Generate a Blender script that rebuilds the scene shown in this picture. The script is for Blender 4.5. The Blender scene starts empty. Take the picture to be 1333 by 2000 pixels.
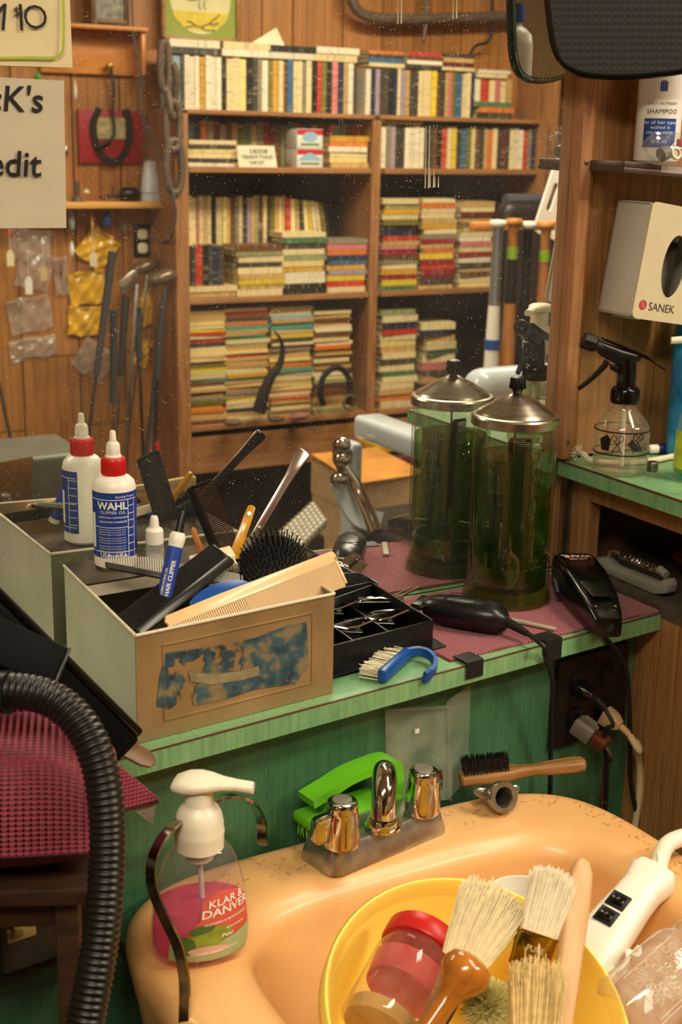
import bpy, bmesh, math, random
from mathutils import Vector, Matrix, Euler
from mathutils.geometry import delaunay_2d_cdt
random.seed(7)
PI = math.pi
scene = bpy.context.scene
COL = scene.collection

# ------------------------------------------------------------------ camera
FL, YAW, PITCH, ROLL = 2627.0, math.radians(29.446), math.radians(15.361), math.radians(1.128)
CAM = Vector((0.0, -1.288, 1.421))
FWD = Vector((math.sin(YAW) * math.cos(PITCH), math.cos(YAW) * math.cos(PITCH), -math.sin(PITCH)))
_r = Vector((math.cos(YAW), -math.sin(YAW), 0.0))
_u = _r.cross(FWD)
RGT = _r * math.cos(ROLL) + _u * math.sin(ROLL)
UPV = -_r * math.sin(ROLL) + _u * math.cos(ROLL)
cd = bpy.data.cameras.new('camera')
cd.sensor_fit = 'HORIZONTAL'
cd.sensor_width = 36.0
cd.lens = 36.0 * FL / 1333.0
cd.clip_start = 0.02
cd.dof.use_dof = True
cd.dof.focus_distance = 1.42
cd.dof.aperture_fstop = 15.0
cam = bpy.data.objects.new('camera', cd)
COL.objects.link(cam)
cam.matrix_world = Matrix((RGT, UPV, -FWD)).transposed().to_4x4()
cam.matrix_world.translation = CAM
scene.camera = cam

# ------------------------------------------------------------------ world, lamps, exposure
scene.view_settings.view_transform = 'Standard'
scene.view_settings.look = 'None'
scene.view_settings.exposure = -0.08
scene.view_settings.gamma = 1.0
scene.view_settings.use_curve_mapping = False
scene.cycles.max_bounces = 14
scene.cycles.transparent_max_bounces = 24
scene.cycles.sample_clamp_indirect = 4.0
scene.cycles.blur_glossy = 0.3
world = bpy.data.worlds.new('world')
scene.world = world
world.use_nodes = True
world.node_tree.nodes['Background'].inputs[0].default_value = (1.0, 0.8, 0.55, 1)
world.node_tree.nodes['Background'].inputs[1].default_value = 0.02
def area(name, loc, size, power, color, aim=None):
    l = bpy.data.lights.new(name, 'AREA')
    l.shape = 'RECTANGLE'; l.size, l.size_y = size
    l.energy = power; l.color = color
    o = bpy.data.objects.new(name, l); COL.objects.link(o)
    o.location = loc
    d = (Vector(aim) - Vector(loc)) if aim else Vector((0, 0, -1))
    o.rotation_euler = d.to_track_quat('-Z', 'Y').to_euler()
    return o
WARM = (1.0, 0.87, 0.67)
area('ceiling_lamp', (1.45, -1.0, 2.38), (0.3, 1.2), 25.0, WARM)
area('ceiling_lamp_rear', (2.3, -1.9, 2.38), (1.2, 0.3), 56.0, WARM)
area('ceiling_lamp_side', (-0.35, -1.55, 2.38), (1.2, 0.3), 42.0, WARM)

# ------------------------------------------------------------------ survey of the photograph: a sight line met with a plane of the room
def sight(px, py): return FWD + RGT * ((px - 666.5) / FL) - UPV * ((py - 1000.0) / FL)
def az(px, py, z): d = sight(px, py); return CAM + d * ((z - CAM.z) / d.z)
def ay(px, py, y): d = sight(px, py); return CAM + d * ((y - CAM.y) / d.y)
def ax(px, py, x): d = sight(px, py); return CAM + d * ((x - CAM.x) / d.x)
def ad(px, py, t): return CAM + sight(px, py) * t
def flip(p): return Vector((p.x, -p.y, p.z))          # a point seen in the mirror -> where it really stands
def my(px, py, y): return flip(ay(px, py, y))

# ------------------------------------------------------------------ mesh helpers
I4 = Matrix.Identity(4)
def T(x, y=None, z=None):
    return Matrix.Translation(Vector((x, y, z)) if y is not None else Vector(x))
def RX(a): return Matrix.Rotation(math.radians(a), 4, 'X')
def RY(a): return Matrix.Rotation(math.radians(a), 4, 'Y')
def RZ(a): return Matrix.Rotation(math.radians(a), 4, 'Z')
def SC(x, y, z): return Matrix.Diagonal((x, y, z, 1))
def frame(o, x, zhint):
    """Local X along x, Z near zhint, origin at o."""
    x = Vector(x).normalized(); z = Vector(zhint); z = (z - x * z.dot(x)).normalized(); y = z.cross(x)
    m = Matrix((x, y, z)).transposed().to_4x4(); m.translation = Vector(o); return m
def smooth_path(pts, n=8):
    pts = [Vector(p) for p in pts]; out = []
    q = [pts[0] * 2 - pts[1]] + pts + [pts[-1] * 2 - pts[-2]]
    for i in range(1, len(q) - 2):
        a, b, c, d = q[i - 1], q[i], q[i + 1], q[i + 2]
        for k in range(n):
            t = k / n
            out.append(0.5 * ((2 * b) + (c - a) * t + (2 * a - 5 * b + 4 * c - d) * t * t + (-a + 3 * b - 3 * c + d) * t ** 3))
    out.append(pts[-1]); return out
class G:
    def __init__(s): s.v = []; s.f = []; s.mi = []
    def add(s, v, f, M=I4, mi=0):
        b = len(s.v)
        s.v += [M @ Vector(p) for p in v]
        s.f += [tuple(b + i for i in q) for q in f]; s.mi += [mi] * len(f)
        return s
    def box(s, size, M=I4, bev=0.0, seg=2, mi=0, zbase=False):
        bm = bmesh.new(); bmesh.ops.create_cube(bm, size=1)
        for q in bm.verts: q.co = Vector((q.co.x * size[0], q.co.y * size[1], (q.co.z + (0.5 if zbase else 0)) * size[2]))
        if bev > 0: bmesh.ops.bevel(bm, geom=bm.edges[:], offset=bev, segments=seg, affect='EDGES', profile=0.5)
        return s.bm(bm, M, mi)
    def bm(s, bm, M=I4, mi=0):
        bm.verts.index_update()
        v = [q.co.copy() for q in bm.verts]; f = [[q.index for q in p.verts] for p in bm.faces]
        bm.free(); return s.add(v, f, M, mi)
    def lathe(s, prof, n=32, M=I4, mi=0, sx=1.0, sy=1.0, a0=0.0, a1=2 * PI):
        full = abs(a1 - a0 - 2 * PI) < 1e-6; v = []; f = []; rows = []
        cnt = n if full else n + 1
        for r, z in prof:
            if r < 1e-7: rows.append([len(v)]); v.append((0, 0, z))
            else:
                rows.append(list(range(len(v), len(v) + cnt)))
                v += [(r * sx * math.cos(a0 + (a1 - a0) * k / n), r * sy * math.sin(a0 + (a1 - a0) * k / n), z) for k in range(cnt)]
        for A, B in zip(rows, rows[1:]):
            for k in range(n):
                k2 = (k + 1) % n if full else k + 1
                if len(A) == 1 and len(B) == 1: continue
                if len(A) == 1: f.append((A[0], B[k2], B[k]))
                elif len(B) == 1: f.append((A[k], A[k2], B[0]))
                else: f.append((A[k], A[k2], B[k2], B[k]))
        return s.add(v, f, M, mi)
    def tube(s, pts, r, n=10, M=I4, mi=0, cap=True, flat=None, hint=None):
        """Round (or flat: (width, thickness)) bar along pts; r may be a list."""
        pts = [Vector(p) for p in pts]; m = len(pts); rr = r if isinstance(r, (list, tuple)) else [r] * m
        v = []; f = []; up = None
        for i, p in enumerate(pts):
            t = (pts[min(i + 1, m - 1)] - pts[max(i - 1, 0)]).normalized()
            if up is None:
                h = Vector(hint) if hint is not None else (Vector((0, 0, 1)) if abs(t.z) < 0.9 else Vector((1, 0, 0)))
                up = (h - t * h.dot(t)).normalized()
            else: up = (up - t * up.dot(t)).normalized()
            sd = t.cross(up)
            if flat:
                w, th = flat[0] / 2, flat[1] / 2; k = rr[i]
                v += [p + sd * w * k + up * th, p - sd * w * k + up * th, p - sd * w * k - up * th, p + sd * w * k - up * th]
            else:
                v += [p + (sd * math.cos(2 * PI * k / n) + up * math.sin(2 * PI * k / n)) * rr[i] for k in range(n)]
        q = 4 if flat else n
        for i in range(m - 1):
            for k in range(q): f.append((i * q + k, i * q + (k + 1) % q, (i + 1) * q + (k + 1) % q, (i + 1) * q + k))
        if cap: f.append(tuple(range(q))[::-1]); f.append(tuple((m - 1) * q + k for k in range(q)))
        return s.add(v, f, M, mi)
    def prism(s, poly, h, M=I4, bev=0.0, seg=2, mi=0, holes=()):
        """Outline in XY, extruded 0..h in Z; with holes: a flat fill with side walls."""
        if holes:
            pts = [Vector(p[:2]) for p in poly]; loops = [list(range(len(poly)))]
            for hl in holes:
                loops.append(list(range(len(pts), len(pts) + len(hl)))); pts += [Vector(p[:2]) for p in hl]
            edges = [(l[i], l[(i + 1) % len(l)]) for l in loops for i in range(len(l))]
            vo, eo, fo, *_ = delaunay_2d_cdt(pts, edges, [], 1, 1e-7)
            def inside(p, lp):
                c = False
                for i in range(len(lp)):
                    a, b = pts[lp[i]], pts[lp[i - 1]]
                    if (a.y > p.y) != (b.y > p.y) and p.x < (b.x - a.x) * (p.y - a.y) / (b.y - a.y) + a.x: c = not c
                return c
            keep = []
            for t in fo:
                c = sum((vo[i] for i in t), Vector((0, 0))) / 3
                if inside(c, loops[0]) and not any(inside(c, l) for l in loops[1:]): keep.append(t)
            n = len(vo); v = [(p.x, p.y, 0) for p in vo] + [(p.x, p.y, h) for p in vo]
            f = [tuple(t[::-1]) for t in keep] + [tuple(n + i for i in t) for t in keep]
            cnt = {}
            for t in keep:
                for i in range(3):
                    e = (t[i], t[(i + 1) % 3]); cnt[e] = 1
            for a, b in cnt:
                if (b, a) not in cnt: f.append((a, b, n + b, n + a))
            return s.add(v, f, M, mi)
        bm = bmesh.new(); a = [bm.verts.new((p[0], p[1], 0)) for p in poly]
        ar = sum(poly[i - 1][0] * poly[i][1] - poly[i][0] * poly[i - 1][1] for i in range(len(poly)))
        fc = bm.faces.new(a if ar < 0 else a[::-1])
        r = bmesh.ops.extrude_face_region(bm, geom=[fc])
        bmesh.ops.translate(bm, verts=[e for e in r['geom'] if isinstance(e, bmesh.types.BMVert)], vec=(0, 0, h))
        if bev > 0:
            ed = [e for e in bm.edges if len(e.link_faces) == 2 and e.calc_face_angle(0) > 0.6]
            bmesh.ops.bevel(bm, geom=ed, offset=bev, segments=seg, affect='EDGES', profile=0.5, clamp_overlap=True)
        return s.bm(bm, M, mi)
    def grid(s, rows, M=I4, mi=0, close_u=False, close_v=False):
        nr, nc = len(rows), len(rows[0]); v = [p for r in rows for p in r]; f = []
        for i in range(nr if close_v else nr - 1):
            for k in range(nc if close_u else nc - 1):
                i2, k2 = (i + 1) % nr, (k + 1) % nc
                f.append((i * nc + k, i * nc + k2, i2 * nc + k2, i2 * nc + k))
        return s.add(v, f, M, mi)
    def mesh(s, name, mats, smooth=35):
        me = bpy.data.meshes.new(name); me.from_pydata([tuple(p) for p in s.v], [], s.f)
        for m in (mats if isinstance(mats, (list, tuple)) else [mats]): me.materials.append(m)
        if any(s.mi): me.polygons.foreach_set('material_index', s.mi)
        bm = bmesh.new(); bm.from_mesh(me); bmesh.ops.recalc_face_normals(bm, faces=bm.faces); bm.to_mesh(me); bm.free()
        if smooth:
            me.shade_smooth(); me.set_sharp_from_angle(angle=math.radians(smooth))
        return me
    def obj(s, name, mats, parent=None, smooth=35, M=None):
        o = bpy.data.objects.new(name, s.mesh(name, mats, smooth)); COL.objects.link(o)
        if parent: o.parent = parent
        if M is not None: o.matrix_local = M
        return o
def tag(o, label=None, cat=None, group=None, kind=None):
    if label: o['label'] = label
    if cat: o['category'] = cat
    if group: o['group'] = group
    if kind: o['kind'] = kind
    return o
def thing(name, label, cat, M=I4, group=None):
    o = bpy.data.objects.new(name, None); COL.objects.link(o); o.empty_display_size = 0.02
    if not isinstance(M, Matrix): M = T(M)
    o.matrix_world = M
    return tag(o, label, cat, group)
def link(me, name, parent=None, M=I4):
    o = bpy.data.objects.new(name, me); COL.objects.link(o); o.matrix_local = M
    if parent: o.parent = parent
    return o
def rrect(w, h, r, n=5, cx=0, cy=0):
    out = []
    for sx, sy, a in ((1, -1, -90), (1, 1, 0), (-1, 1, 90), (-1, -1, 180)):
        for k in range(n + 1):
            t = math.radians(a + 90 * k / n); out.append((cx + sx * (w / 2 - r) + r * math.cos(t), cy + sy * (h / 2 - r) + r * math.sin(t)))
    return out
def oval(rx, ry, n=24, cx=0, cy=0): return [(cx + rx * math.cos(2 * PI * k / n), cy + ry * math.sin(2 * PI * k / n)) for k in range(n)]
# lettering: flat letters as thin meshes, made once while the scene is still small
_TXT = {}
def text_vf(body, size=1.0, align='CENTER', shear=0.0, bold=0.0, spacing=1.0):
    key = (body, align, shear, bold, spacing)
    if key not in _TXT:
        c = bpy.data.curves.new('lettering_curve', 'FONT'); c.body = body; c.align_x = align; c.align_y = 'CENTER'; c.size = 1.0
        c.shear = shear; c.offset = bold; c.resolution_u = 3; c.space_character = spacing
        o = bpy.data.objects.new('lettering_curve', c); COL.objects.link(o)
        me = bpy.data.meshes.new_from_object(o.evaluated_get(bpy.context.evaluated_depsgraph_get()))
        _TXT[key] = ([v.co.copy() for v in me.vertices], [tuple(p.vertices) for p in me.polygons])
        bpy.data.objects.remove(o); bpy.data.curves.remove(c); bpy.data.meshes.remove(me)
    v, f = _TXT[key]
    return [p * size for p in v], f
def around(v, R, z0=0.0, a0=0.0, lift=0.0003):
    """Wrap flat XY lettering on a cylinder of radius R standing on Z, centred at angle a0."""
    return [((R + lift) * math.cos(a0 + p.x / R), (R + lift) * math.sin(a0 + p.x / R), z0 + p.y) for p in v]

# ------------------------------------------------------------------ materials
MATS = {}
def nodes(name):
    m = bpy.data.materials.new(name); m.use_nodes = True
    nt = m.node_tree; p = nt.nodes['Principled BSDF']; MATS[name] = m
    return m, nt, p
def N(nt, t, **kw):
    n = nt.nodes.new('ShaderNode' + t)
    for k, v in kw.items(): setattr(n, k, v)
    return n
def L(nt, a, b): nt.links.new(a, b)
def c4(c): return (c[0], c[1], c[2], 1.0)
def srgb(h):
    h = h.lstrip('#'); o = []
    for i in (0, 2, 4):
        x = int(h[i:i + 2], 16) / 255; o.append(x / 12.92 if x <= 0.04045 else ((x + 0.055) / 1.055) ** 2.4)
    return tuple(o)
def coords(nt, scale=(1, 1, 1), kind='Object'):
    t = N(nt, 'TexCoord'); mp = N(nt, 'Mapping'); mp.inputs['Scale'].default_value = scale
    L(nt, t.outputs[kind], mp.inputs['Vector']); return mp.outputs['Vector']
def ramp(nt, fac, stops):
    r = N(nt, 'ValToRGB'); e = r.color_ramp.elements
    while len(e) < len(stops): e.new(0.5)
    for k, (p, c) in enumerate(stops): e[k].position = p; e[k].color = c4(c) if len(c) == 3 else c
    L(nt, fac, r.inputs['Fac']); return r.outputs['Color']
def noise(nt, vec, scale=5.0, detail=3.0, rough=0.5, dist=0.0):
    n = N(nt, 'TexNoise'); n.inputs['Scale'].default_value = scale; n.inputs['Detail'].default_value = detail
    n.inputs['Roughness'].default_value = rough; n.inputs['Distortion'].default_value = dist; L(nt, vec, n.inputs['Vector']); return n.outputs['Fac']
def bump(nt, p, h, strength=0.3, dist=0.001):
    b = N(nt, 'Bump'); b.inputs['Strength'].default_value = strength; b.inputs['Distance'].default_value = dist
    L(nt, h, b.inputs['Height']); L(nt, b.outputs['Normal'], p.inputs['Normal']); return b
def mixc(nt, fac, a, b, mode='MIX'):
    m = N(nt, 'Mix', data_type='RGBA', blend_type=mode)
    for inp, x in ((m.inputs['Factor'], fac), (m.inputs['A'], a), (m.inputs['B'], b)):
        if hasattr(x, 'is_output'): L(nt, x, inp)
        elif isinstance(x, (int, float)): inp.default_value = x
        else: inp.default_value = c4(x)
    return m.outputs['Result']
def mat(name, col=None, rough=0.45, metal=0.0, var=0.12, vscale=30.0, bmp=0.0, bscale=200.0, coat=0.0, trans=0.0, ior=1.45, alpha=1.0, sss=0.0, sheen=0.0, emit=0.0, stretch=(1, 1, 1)):
    if name in MATS: return MATS[name]
    m, nt, p = nodes(name); c = srgb(col) if isinstance(col, str) else col
    if var > 0:
        v = coords(nt, stretch); f = noise(nt, v, vscale, 4)
        L(nt, ramp(nt, f, [(0.3, tuple(x * (1 - var) for x in c)), (0.7, tuple(min(1, x * (1 + var * 0.6)) for x in c))]), p.inputs['Base Color'])
        rr = N(nt, 'MapRange'); rr.inputs['To Min'].default_value = rough * 0.85; rr.inputs['To Max'].default_value = min(1, rough * 1.2)
        L(nt, f, rr.inputs['Value']); L(nt, rr.outputs['Result'], p.inputs['Roughness'])
    else:
        p.inputs['Base Color'].default_value = c4(c); p.inputs['Roughness'].default_value = rough
    p.inputs['Metallic'].default_value = metal; p.inputs['Coat Weight'].default_value = coat
    p.inputs['Transmission Weight'].default_value = trans; p.inputs['IOR'].default_value = ior; p.inputs['Alpha'].default_value = alpha
    if sheen: p.inputs['Sheen Weight'].default_value = sheen
    if sss:
        p.inputs['Subsurface Weight'].default_value = sss; p.inputs['Subsurface Radius'].default_value = (0.01, 0.007, 0.004); p.inputs['Subsurface Scale'].default_value = 0.5
    if bmp: bump(nt, p, noise(nt, coords(nt), bscale, 3), bmp)
    return m
def wood(name, dark, light, axis=2, scale=14.0, stretch=14.0, rough=0.45, tint=False, bmp=0.08, coat=0.0):
    if name in MATS: return MATS[name]
    m, nt, p = nodes(name); a, b = srgb(dark), srgb(light)
    s = [stretch] * 3; s[axis] = 1.0
    v = coords(nt, s)
    if tint:
        oi = N(nt, 'ObjectInfo'); ad_ = N(nt, 'VectorMath', operation='ADD'); sc_ = N(nt, 'VectorMath', operation='SCALE')
        L(nt, oi.outputs['Random'], sc_.inputs[0]); sc_.inputs['Scale'].default_value = 37.0
        L(nt, v, ad_.inputs[0]); L(nt, sc_.outputs[0], ad_.inputs[1]); v = ad_.outputs[0]
    f = noise(nt, v, scale / 4, 6, 0.6, 1.2); f2 = noise(nt, v, scale * 3, 2, 0.5)
    c = ramp(nt, f, [(0.28, a), (0.5, tuple((x * 0.45 + y * 0.55) for x, y in zip(a, b))), (0.72, b)])
    c = mixc(nt, 0.22, c, ramp(nt, f2, [(0.35, a), (0.65, b)]), 'MULTIPLY')
    c = mixc(nt, 1.0, c, (1.18, 1.18, 1.18), 'MULTIPLY')
    if tint: c = mixc(nt, 1.0, c, oi.outputs['Color'], 'MULTIPLY')
    L(nt, c, p.inputs['Base Color']); p.inputs['Roughness'].default_value = rough; p.inputs['Coat Weight'].default_value = coat
    bump(nt, p, f2, bmp, 0.0006); return m
def thin_glass(name, tint=(0.95, 0.97, 0.95), ior=1.45, rough=0.02, extra=0.0, haze=None):
    """A clear pane or bottle wall: lets light through straight, mirrors at grazing angles."""
    if name in MATS: return MATS[name]
    m, nt, p = nodes(name); nt.nodes.remove(p); out = nt.nodes['Material Output']
    t = N(nt, 'BsdfTransparent'); t.inputs['Color'].default_value = c4(tint)
    g = N(nt, 'BsdfGlossy'); g.inputs['Roughness'].default_value = rough
    fz = N(nt, 'LayerWeight'); fz.inputs['Blend'].default_value = 0.5; pw = N(nt, 'Math', operation='POWER'); pw.inputs[1].default_value = 4.5; L(nt, fz.outputs['Facing'], pw.inputs[0])
    a = N(nt, 'Math', operation='MULTIPLY_ADD'); f0 = ((ior - 1) / (ior + 1)) ** 2; a.inputs[1].default_value = 0.85; a.inputs[2].default_value = f0 + extra; a.use_clamp = True; L(nt, pw.outputs[0], a.inputs[0])
    mx = N(nt, 'MixShader'); L(nt, a.outputs[0], mx.inputs[0]); L(nt, t.outputs[0], mx.inputs[1]); L(nt, g.outputs[0], mx.inputs[2])
    last = mx.outputs[0]
    if haze:
        d = N(nt, 'BsdfDiffuse'); d.inputs['Color'].default_value = c4(haze[0]); m2 = N(nt, 'MixShader')
        f = noise(nt, coords(nt), haze[2] if len(haze) > 2 else 60.0, 4)
        r = N(nt, 'MapRange'); r.inputs['From Min'].default_value = 0.35; r.inputs['From Max'].default_value = 0.75; r.inputs['To Min'].default_value = haze[1] * 0.5; r.inputs['To Max'].default_value = haze[1] * 1.6
        L(nt, f, r.inputs['Value']); L(nt, r.outputs['Result'], m2.inputs[0]); L(nt, last, m2.inputs[1]); L(nt, d.outputs[0], m2.inputs[2]); last = m2.outputs[0]
    L(nt, last, out.inputs['Surface']); return m
def clear_liquid(name, tint, body, amount):
    """A coloured clear liquid: tints what is seen through it and scatters a little."""
    if name in MATS: return MATS[name]
    m, nt, p = nodes(name); nt.nodes.remove(p); t = N(nt, 'BsdfTransparent'); t.inputs['Color'].default_value = c4(srgb(tint))
    d = N(nt, 'BsdfTranslucent'); d.inputs['Color'].default_value = c4(srgb(body)); d2 = N(nt, 'BsdfDiffuse'); d2.inputs['Color'].default_value = c4(srgb(body)); md = N(nt, 'MixShader'); L(nt, d.outputs[0], md.inputs[1]); L(nt, d2.outputs[0], md.inputs[2])
    mx = N(nt, 'MixShader'); mx.inputs[0].default_value = amount; L(nt, t.outputs[0], mx.inputs[1]); L(nt, md.outputs[0], mx.inputs[2])
    g = N(nt, 'BsdfGlossy'); g.inputs['Roughness'].default_value = .05; fz = N(nt, 'LayerWeight'); fz.inputs['Blend'].default_value = 0.5; fr = N(nt, 'Math', operation='POWER'); fr.inputs[1].default_value = 6.0; L(nt, fz.outputs['Facing'], fr.inputs[0]); m2 = N(nt, 'MixShader'); L(nt, fr.outputs[0], m2.inputs[0]); L(nt, mx.outputs[0], m2.inputs[1]); L(nt, g.outputs[0], m2.inputs[2])
    L(nt, m2.outputs[0], nt.nodes['Material Output'].inputs['Surface']); return m
def chrome(name='chrome', col='#d9d6cf', rough=0.08, wear=0.12): 
    if name in MATS: return MATS[name]
    m = mat(name, col, rough, 1.0, wear, 60.0); return m
# ------------------------------------------------------------------ materials of the setting
M_WALNUT = wood('panelling_wood', '#7a4c22', '#c48a4a', 2, 9.0, 9.0, 0.4, tint=True)
M_PANELDARK = mat('panel_groove', '#2a1a0e', 0.7)
M_CAB = wood('cabinet_veneer', '#75502e', '#ab7e4e', 2, 22.0, 22.0, 0.42)
M_STILE = wood('mirror_stile_wood', '#8a5c3a', '#bb8a60', 2, 40.0, 14.0, 0.5)
M_TRIM = wood('trim_oak', '#6e4216', '#a06a2a', 2, 20.0, 20.0, 0.35)
M_PLASTER = mat('ceiling_paint', '#d9cdb4', 0.8)
M_FLOOR = mat('floor_linoleum', '#4a3a2a', 0.5, var=0.3, vscale=8)
def laminate(name, base, hi, rough=0.32):
    m, nt, p = nodes(name)
    v = coords(nt, (1, 1, 1)); a = noise(nt, v, 9, 6, 0.65, 1.0); v2 = coords(nt, (60, 60, 4)); b = noise(nt, v2, 4, 4)
    c = ramp(nt, a, [(0.3, srgb(base)), (0.7, srgb(hi))])
    c = mixc(nt, 0.35, c, ramp(nt, b, [(0.35, tuple(x * 0.75 for x in srgb(base))), (0.65, srgb(hi))]))
    L(nt, c, p.inputs['Base Color']); p.inputs['Roughness'].default_value = rough
    bump(nt, p, a, 0.05, 0.001); return m
M_GREEN = laminate('green_laminate', '#5b8f60', '#8bb680')
M_GREENW = laminate('green_board', '#336144', '#4a7a54', 0.5)
M_DARKSEAM = mat('seam_brown', '#53301c', 0.6)

# ------------------------------------------------------------------ room shell
def struct(g, name, m, parent=None, label=None, smooth=0):
    o = g.obj(name, m, parent, smooth)
    if not parent: tag(o, label, name.split('_')[0], kind='structure')
    return o
struct(G().box((6.5, 3.6, 0.1), T(1.45, -1.6, -0.05)), 'floor', M_FLOOR, label='dark linoleum floor of the barber shop')
struct(G().box((6.5, 3.6, 0.1), T(1.45, -1.6, 2.5)), 'ceiling', M_PLASTER, label='pale ceiling of the barber shop')
struct(G().box((6.5, 0.1, 2.45), T(1.45, 0.07, 1.225)), 'wall_back', mat('mirror_wall_paint', '#8b6a45', 0.7), label='wall that carries the big mirror')
struct(G().box((0.1, 3.4, 2.45), T(-1.75, -1.6, 1.225)), 'wall_left', mat('side_wall_paint', '#b08a5c', 0.7), label='plain side wall left of the mirror')
struct(G().box((0.1, 3.4, 2.45), T(4.65, -1.6, 1.225)), 'wall_right', mat('side_wall_paint', '#b08a5c', 0.7), label='plain side wall right of the mirror')
wf = struct(G().box((6.5, 0.1, 2.45), T(1.45, -3.22, 1.225)), 'wall_front', M_PANELDARK, label='wood panelled wall seen in the mirror behind the bookcase')
# vertical boards of uneven width, each a piece; short cross joints where the sheets meet
plank_me = G().box((1, 1, 1)).mesh('plank', M_WALNUT, 0)
x = 0.62; k = 0
widths = [0.205, 0.14, 0.18, 0.12, 0.20, 0.165]
while x < 4.4:
    w = widths[k % 6]
    cuts = [(0.0, 2.44)] if x > 1.9 or x < 1.1 else ([(0.0, 0.452), (0.456, 2.44)] if k % 2 else [(0.0, 0.70), (0.704, 2.44)])
    for z0, z1 in cuts:
        o = link(plank_me, 'plank', wf, T(x + w / 2, -3.161, (z0 + z1) / 2) @ SC(w - 0.005, 0.018, z1 - z0))
        t = random.uniform(0.82, 1.12); o.color = (t, t * random.uniform(0.96, 1.02), t * random.uniform(0.88, 1.0), 1)
    x += w; k += 1

# ------------------------------------------------------------------ counter under the mirror
def edge_y(x): return -0.2587 + 0.1163 * (x - 0.389)
CX0, CX1 = -0.55, 1.054
counter = thing('counter', 'narrow green laminate counter under the mirror', 'counter', T(0.5, -0.1, 0.9))
Ci = T(-0.5, 0.1, -0.9)
G().prism([(CX0, edge_y(CX0)), (CX1, edge_y(CX1)), (CX1, -0.001), (CX0, -0.001)], 0.018, Ci @ T(0, 0, 0.882)).obj('worktop', M_GREEN, counter, 0)
G().prism([(CX0, edge_y(CX0) - 0.0022), (CX1, edge_y(CX1) - 0.0022), (CX1, edge_y(CX1) - 0.0002), (CX0, edge_y(CX0) - 0.0002)], 0.0195, Ci @ T(0, 0, 0.8795)).obj('edge_band', M_GREEN, counter, 0)
G().prism([(CX0, edge_y(CX0) - 0.0026), (CX1, edge_y(CX1) - 0.0026), (CX1, edge_y(CX1)), (CX0, edge_y(CX0))], 0.0008, Ci @ T(0, 0, 0.8992)).obj('seam', M_DARKSEAM, counter, 0)
G().prism([(CX0, edge_y(CX0) + 0.037), (CX1, edge_y(CX1) + 0.037), (CX1, edge_y(CX1) + 0.05), (CX0, edge_y(CX0) + 0.05)], 0.8795, Ci).obj('apron', M_GREENW, counter, 0)

# ------------------------------------------------------------------ mirror
def mirror_material():
    m, nt, p = nodes('silvered_glass')
    p.inputs['Metallic'].default_value = 1.0; p.inputs['Roughness'].default_value = 0.0; p.inputs['Base Color'].default_value = (0.90, 0.92, 0.88, 1)
    d = N(nt, 'BsdfDiffuse'); d.inputs['Color'].default_value = (0.75, 0.72, 0.66, 1)
    v = coords(nt)
    sp = noise(nt, v, 520, 1, 0.4); cl = noise(nt, v, 7, 4)
    s1 = N(nt, 'MapRange'); s1.inputs['From Min'].default_value = 0.70; s1.inputs['From Max'].default_value = 0.76; s1.inputs['To Max'].default_value = 0.5; L(nt, sp, s1.inputs['Value'])
    s2 = N(nt, 'MapRange'); s2.inputs['From Min'].default_value = 0.35; s2.inputs['From Max'].default_value = 0.75; s2.inputs['To Min'].default_value = 0.012; s2.inputs['To Max'].default_value = 0.05; L(nt, cl, s2.inputs['Value'])
    a = N(nt, 'Math', operation='ADD'); L(nt, s1.outputs[0], a.inputs[0]); L(nt, s2.outputs[0], a.inputs[1])
    mx = N(nt, 'MixShader'); L(nt, a.outputs[0], mx.inputs[0]); L(nt, p.outputs[0], mx.inputs[1]); L(nt, d.outputs[0], mx.inputs[2])
    L(nt, mx.outputs[0], nt.nodes['Material Output'].inputs['Surface']); return m
mirror = thing('wall_mirror', 'large dusty wall mirror above the green counter reflecting the bookcase', 'mirror', T(0.35, 0, 0.901))
G().box((1.386, 0.006, 1.24), T(0, 0.003, 0.62)).obj('glass', mirror_material(), mirror, 0)
st = G().box((0.017, 0.020, 1.20), T(0.6835, -0.010, 0.75), 0.0015).obj('frame_stile', M_STILE, mirror)
M_SCREW = mat('old_screw', '#8a7f70', 0.35, 0.9, 0.3, 300)
for zz in (1.404, 1.072, 1.75):
    s = G().lathe([(0, 0), (0.0032, 0), (0.0030, 0.0008), (0.001, 0.0012), (0, 0.0012)], 12, T(0.6835, -0.020, zz - 0.901) @ RX(90)).obj('screw', M_SCREW, st)
# dried drips and drops standing on the glass
M_DRIP = mat('dried_drip', '#d8cdb4', 0.4)
for px, ya, yb in ((785, 0, 46), (893, 0, 36), (840, 245, 368), (848, 330, 366), (857, 345, 366)):
    a, b = ay(px, ya, -0.0035), ay(px - (yb - ya) * 0.02, yb, -0.0035)
    g = G().tube([a, (a + b) / 2, b], [0.0003, 0.0005, 0.0008], 6, T(-0.35, 0, -0.901)); g.obj('drip', M_DRIP, mirror)
g = G()
for i in range(260):
    px, py = random.uniform(150, 1100), random.uniform(0, 980)
    if random.random() < 0.5: px, py = random.gauss(860, 120), random.gauss(150, 130)
    if not (20 < px < 1090 and py > 0): continue
    p = ay(px, py, -0.0035); r = random.uniform(0.0003, 0.0007)
    g.lathe([(0, 0), (r, 0), (r * 0.7, r * 0.7), (0, r)], 6, T(p.x - 0.35, p.y, p.z - 0.901) @ RX(90))
tag(g.obj('dried_drops', M_DRIP, mirror), kind='stuff')

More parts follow.
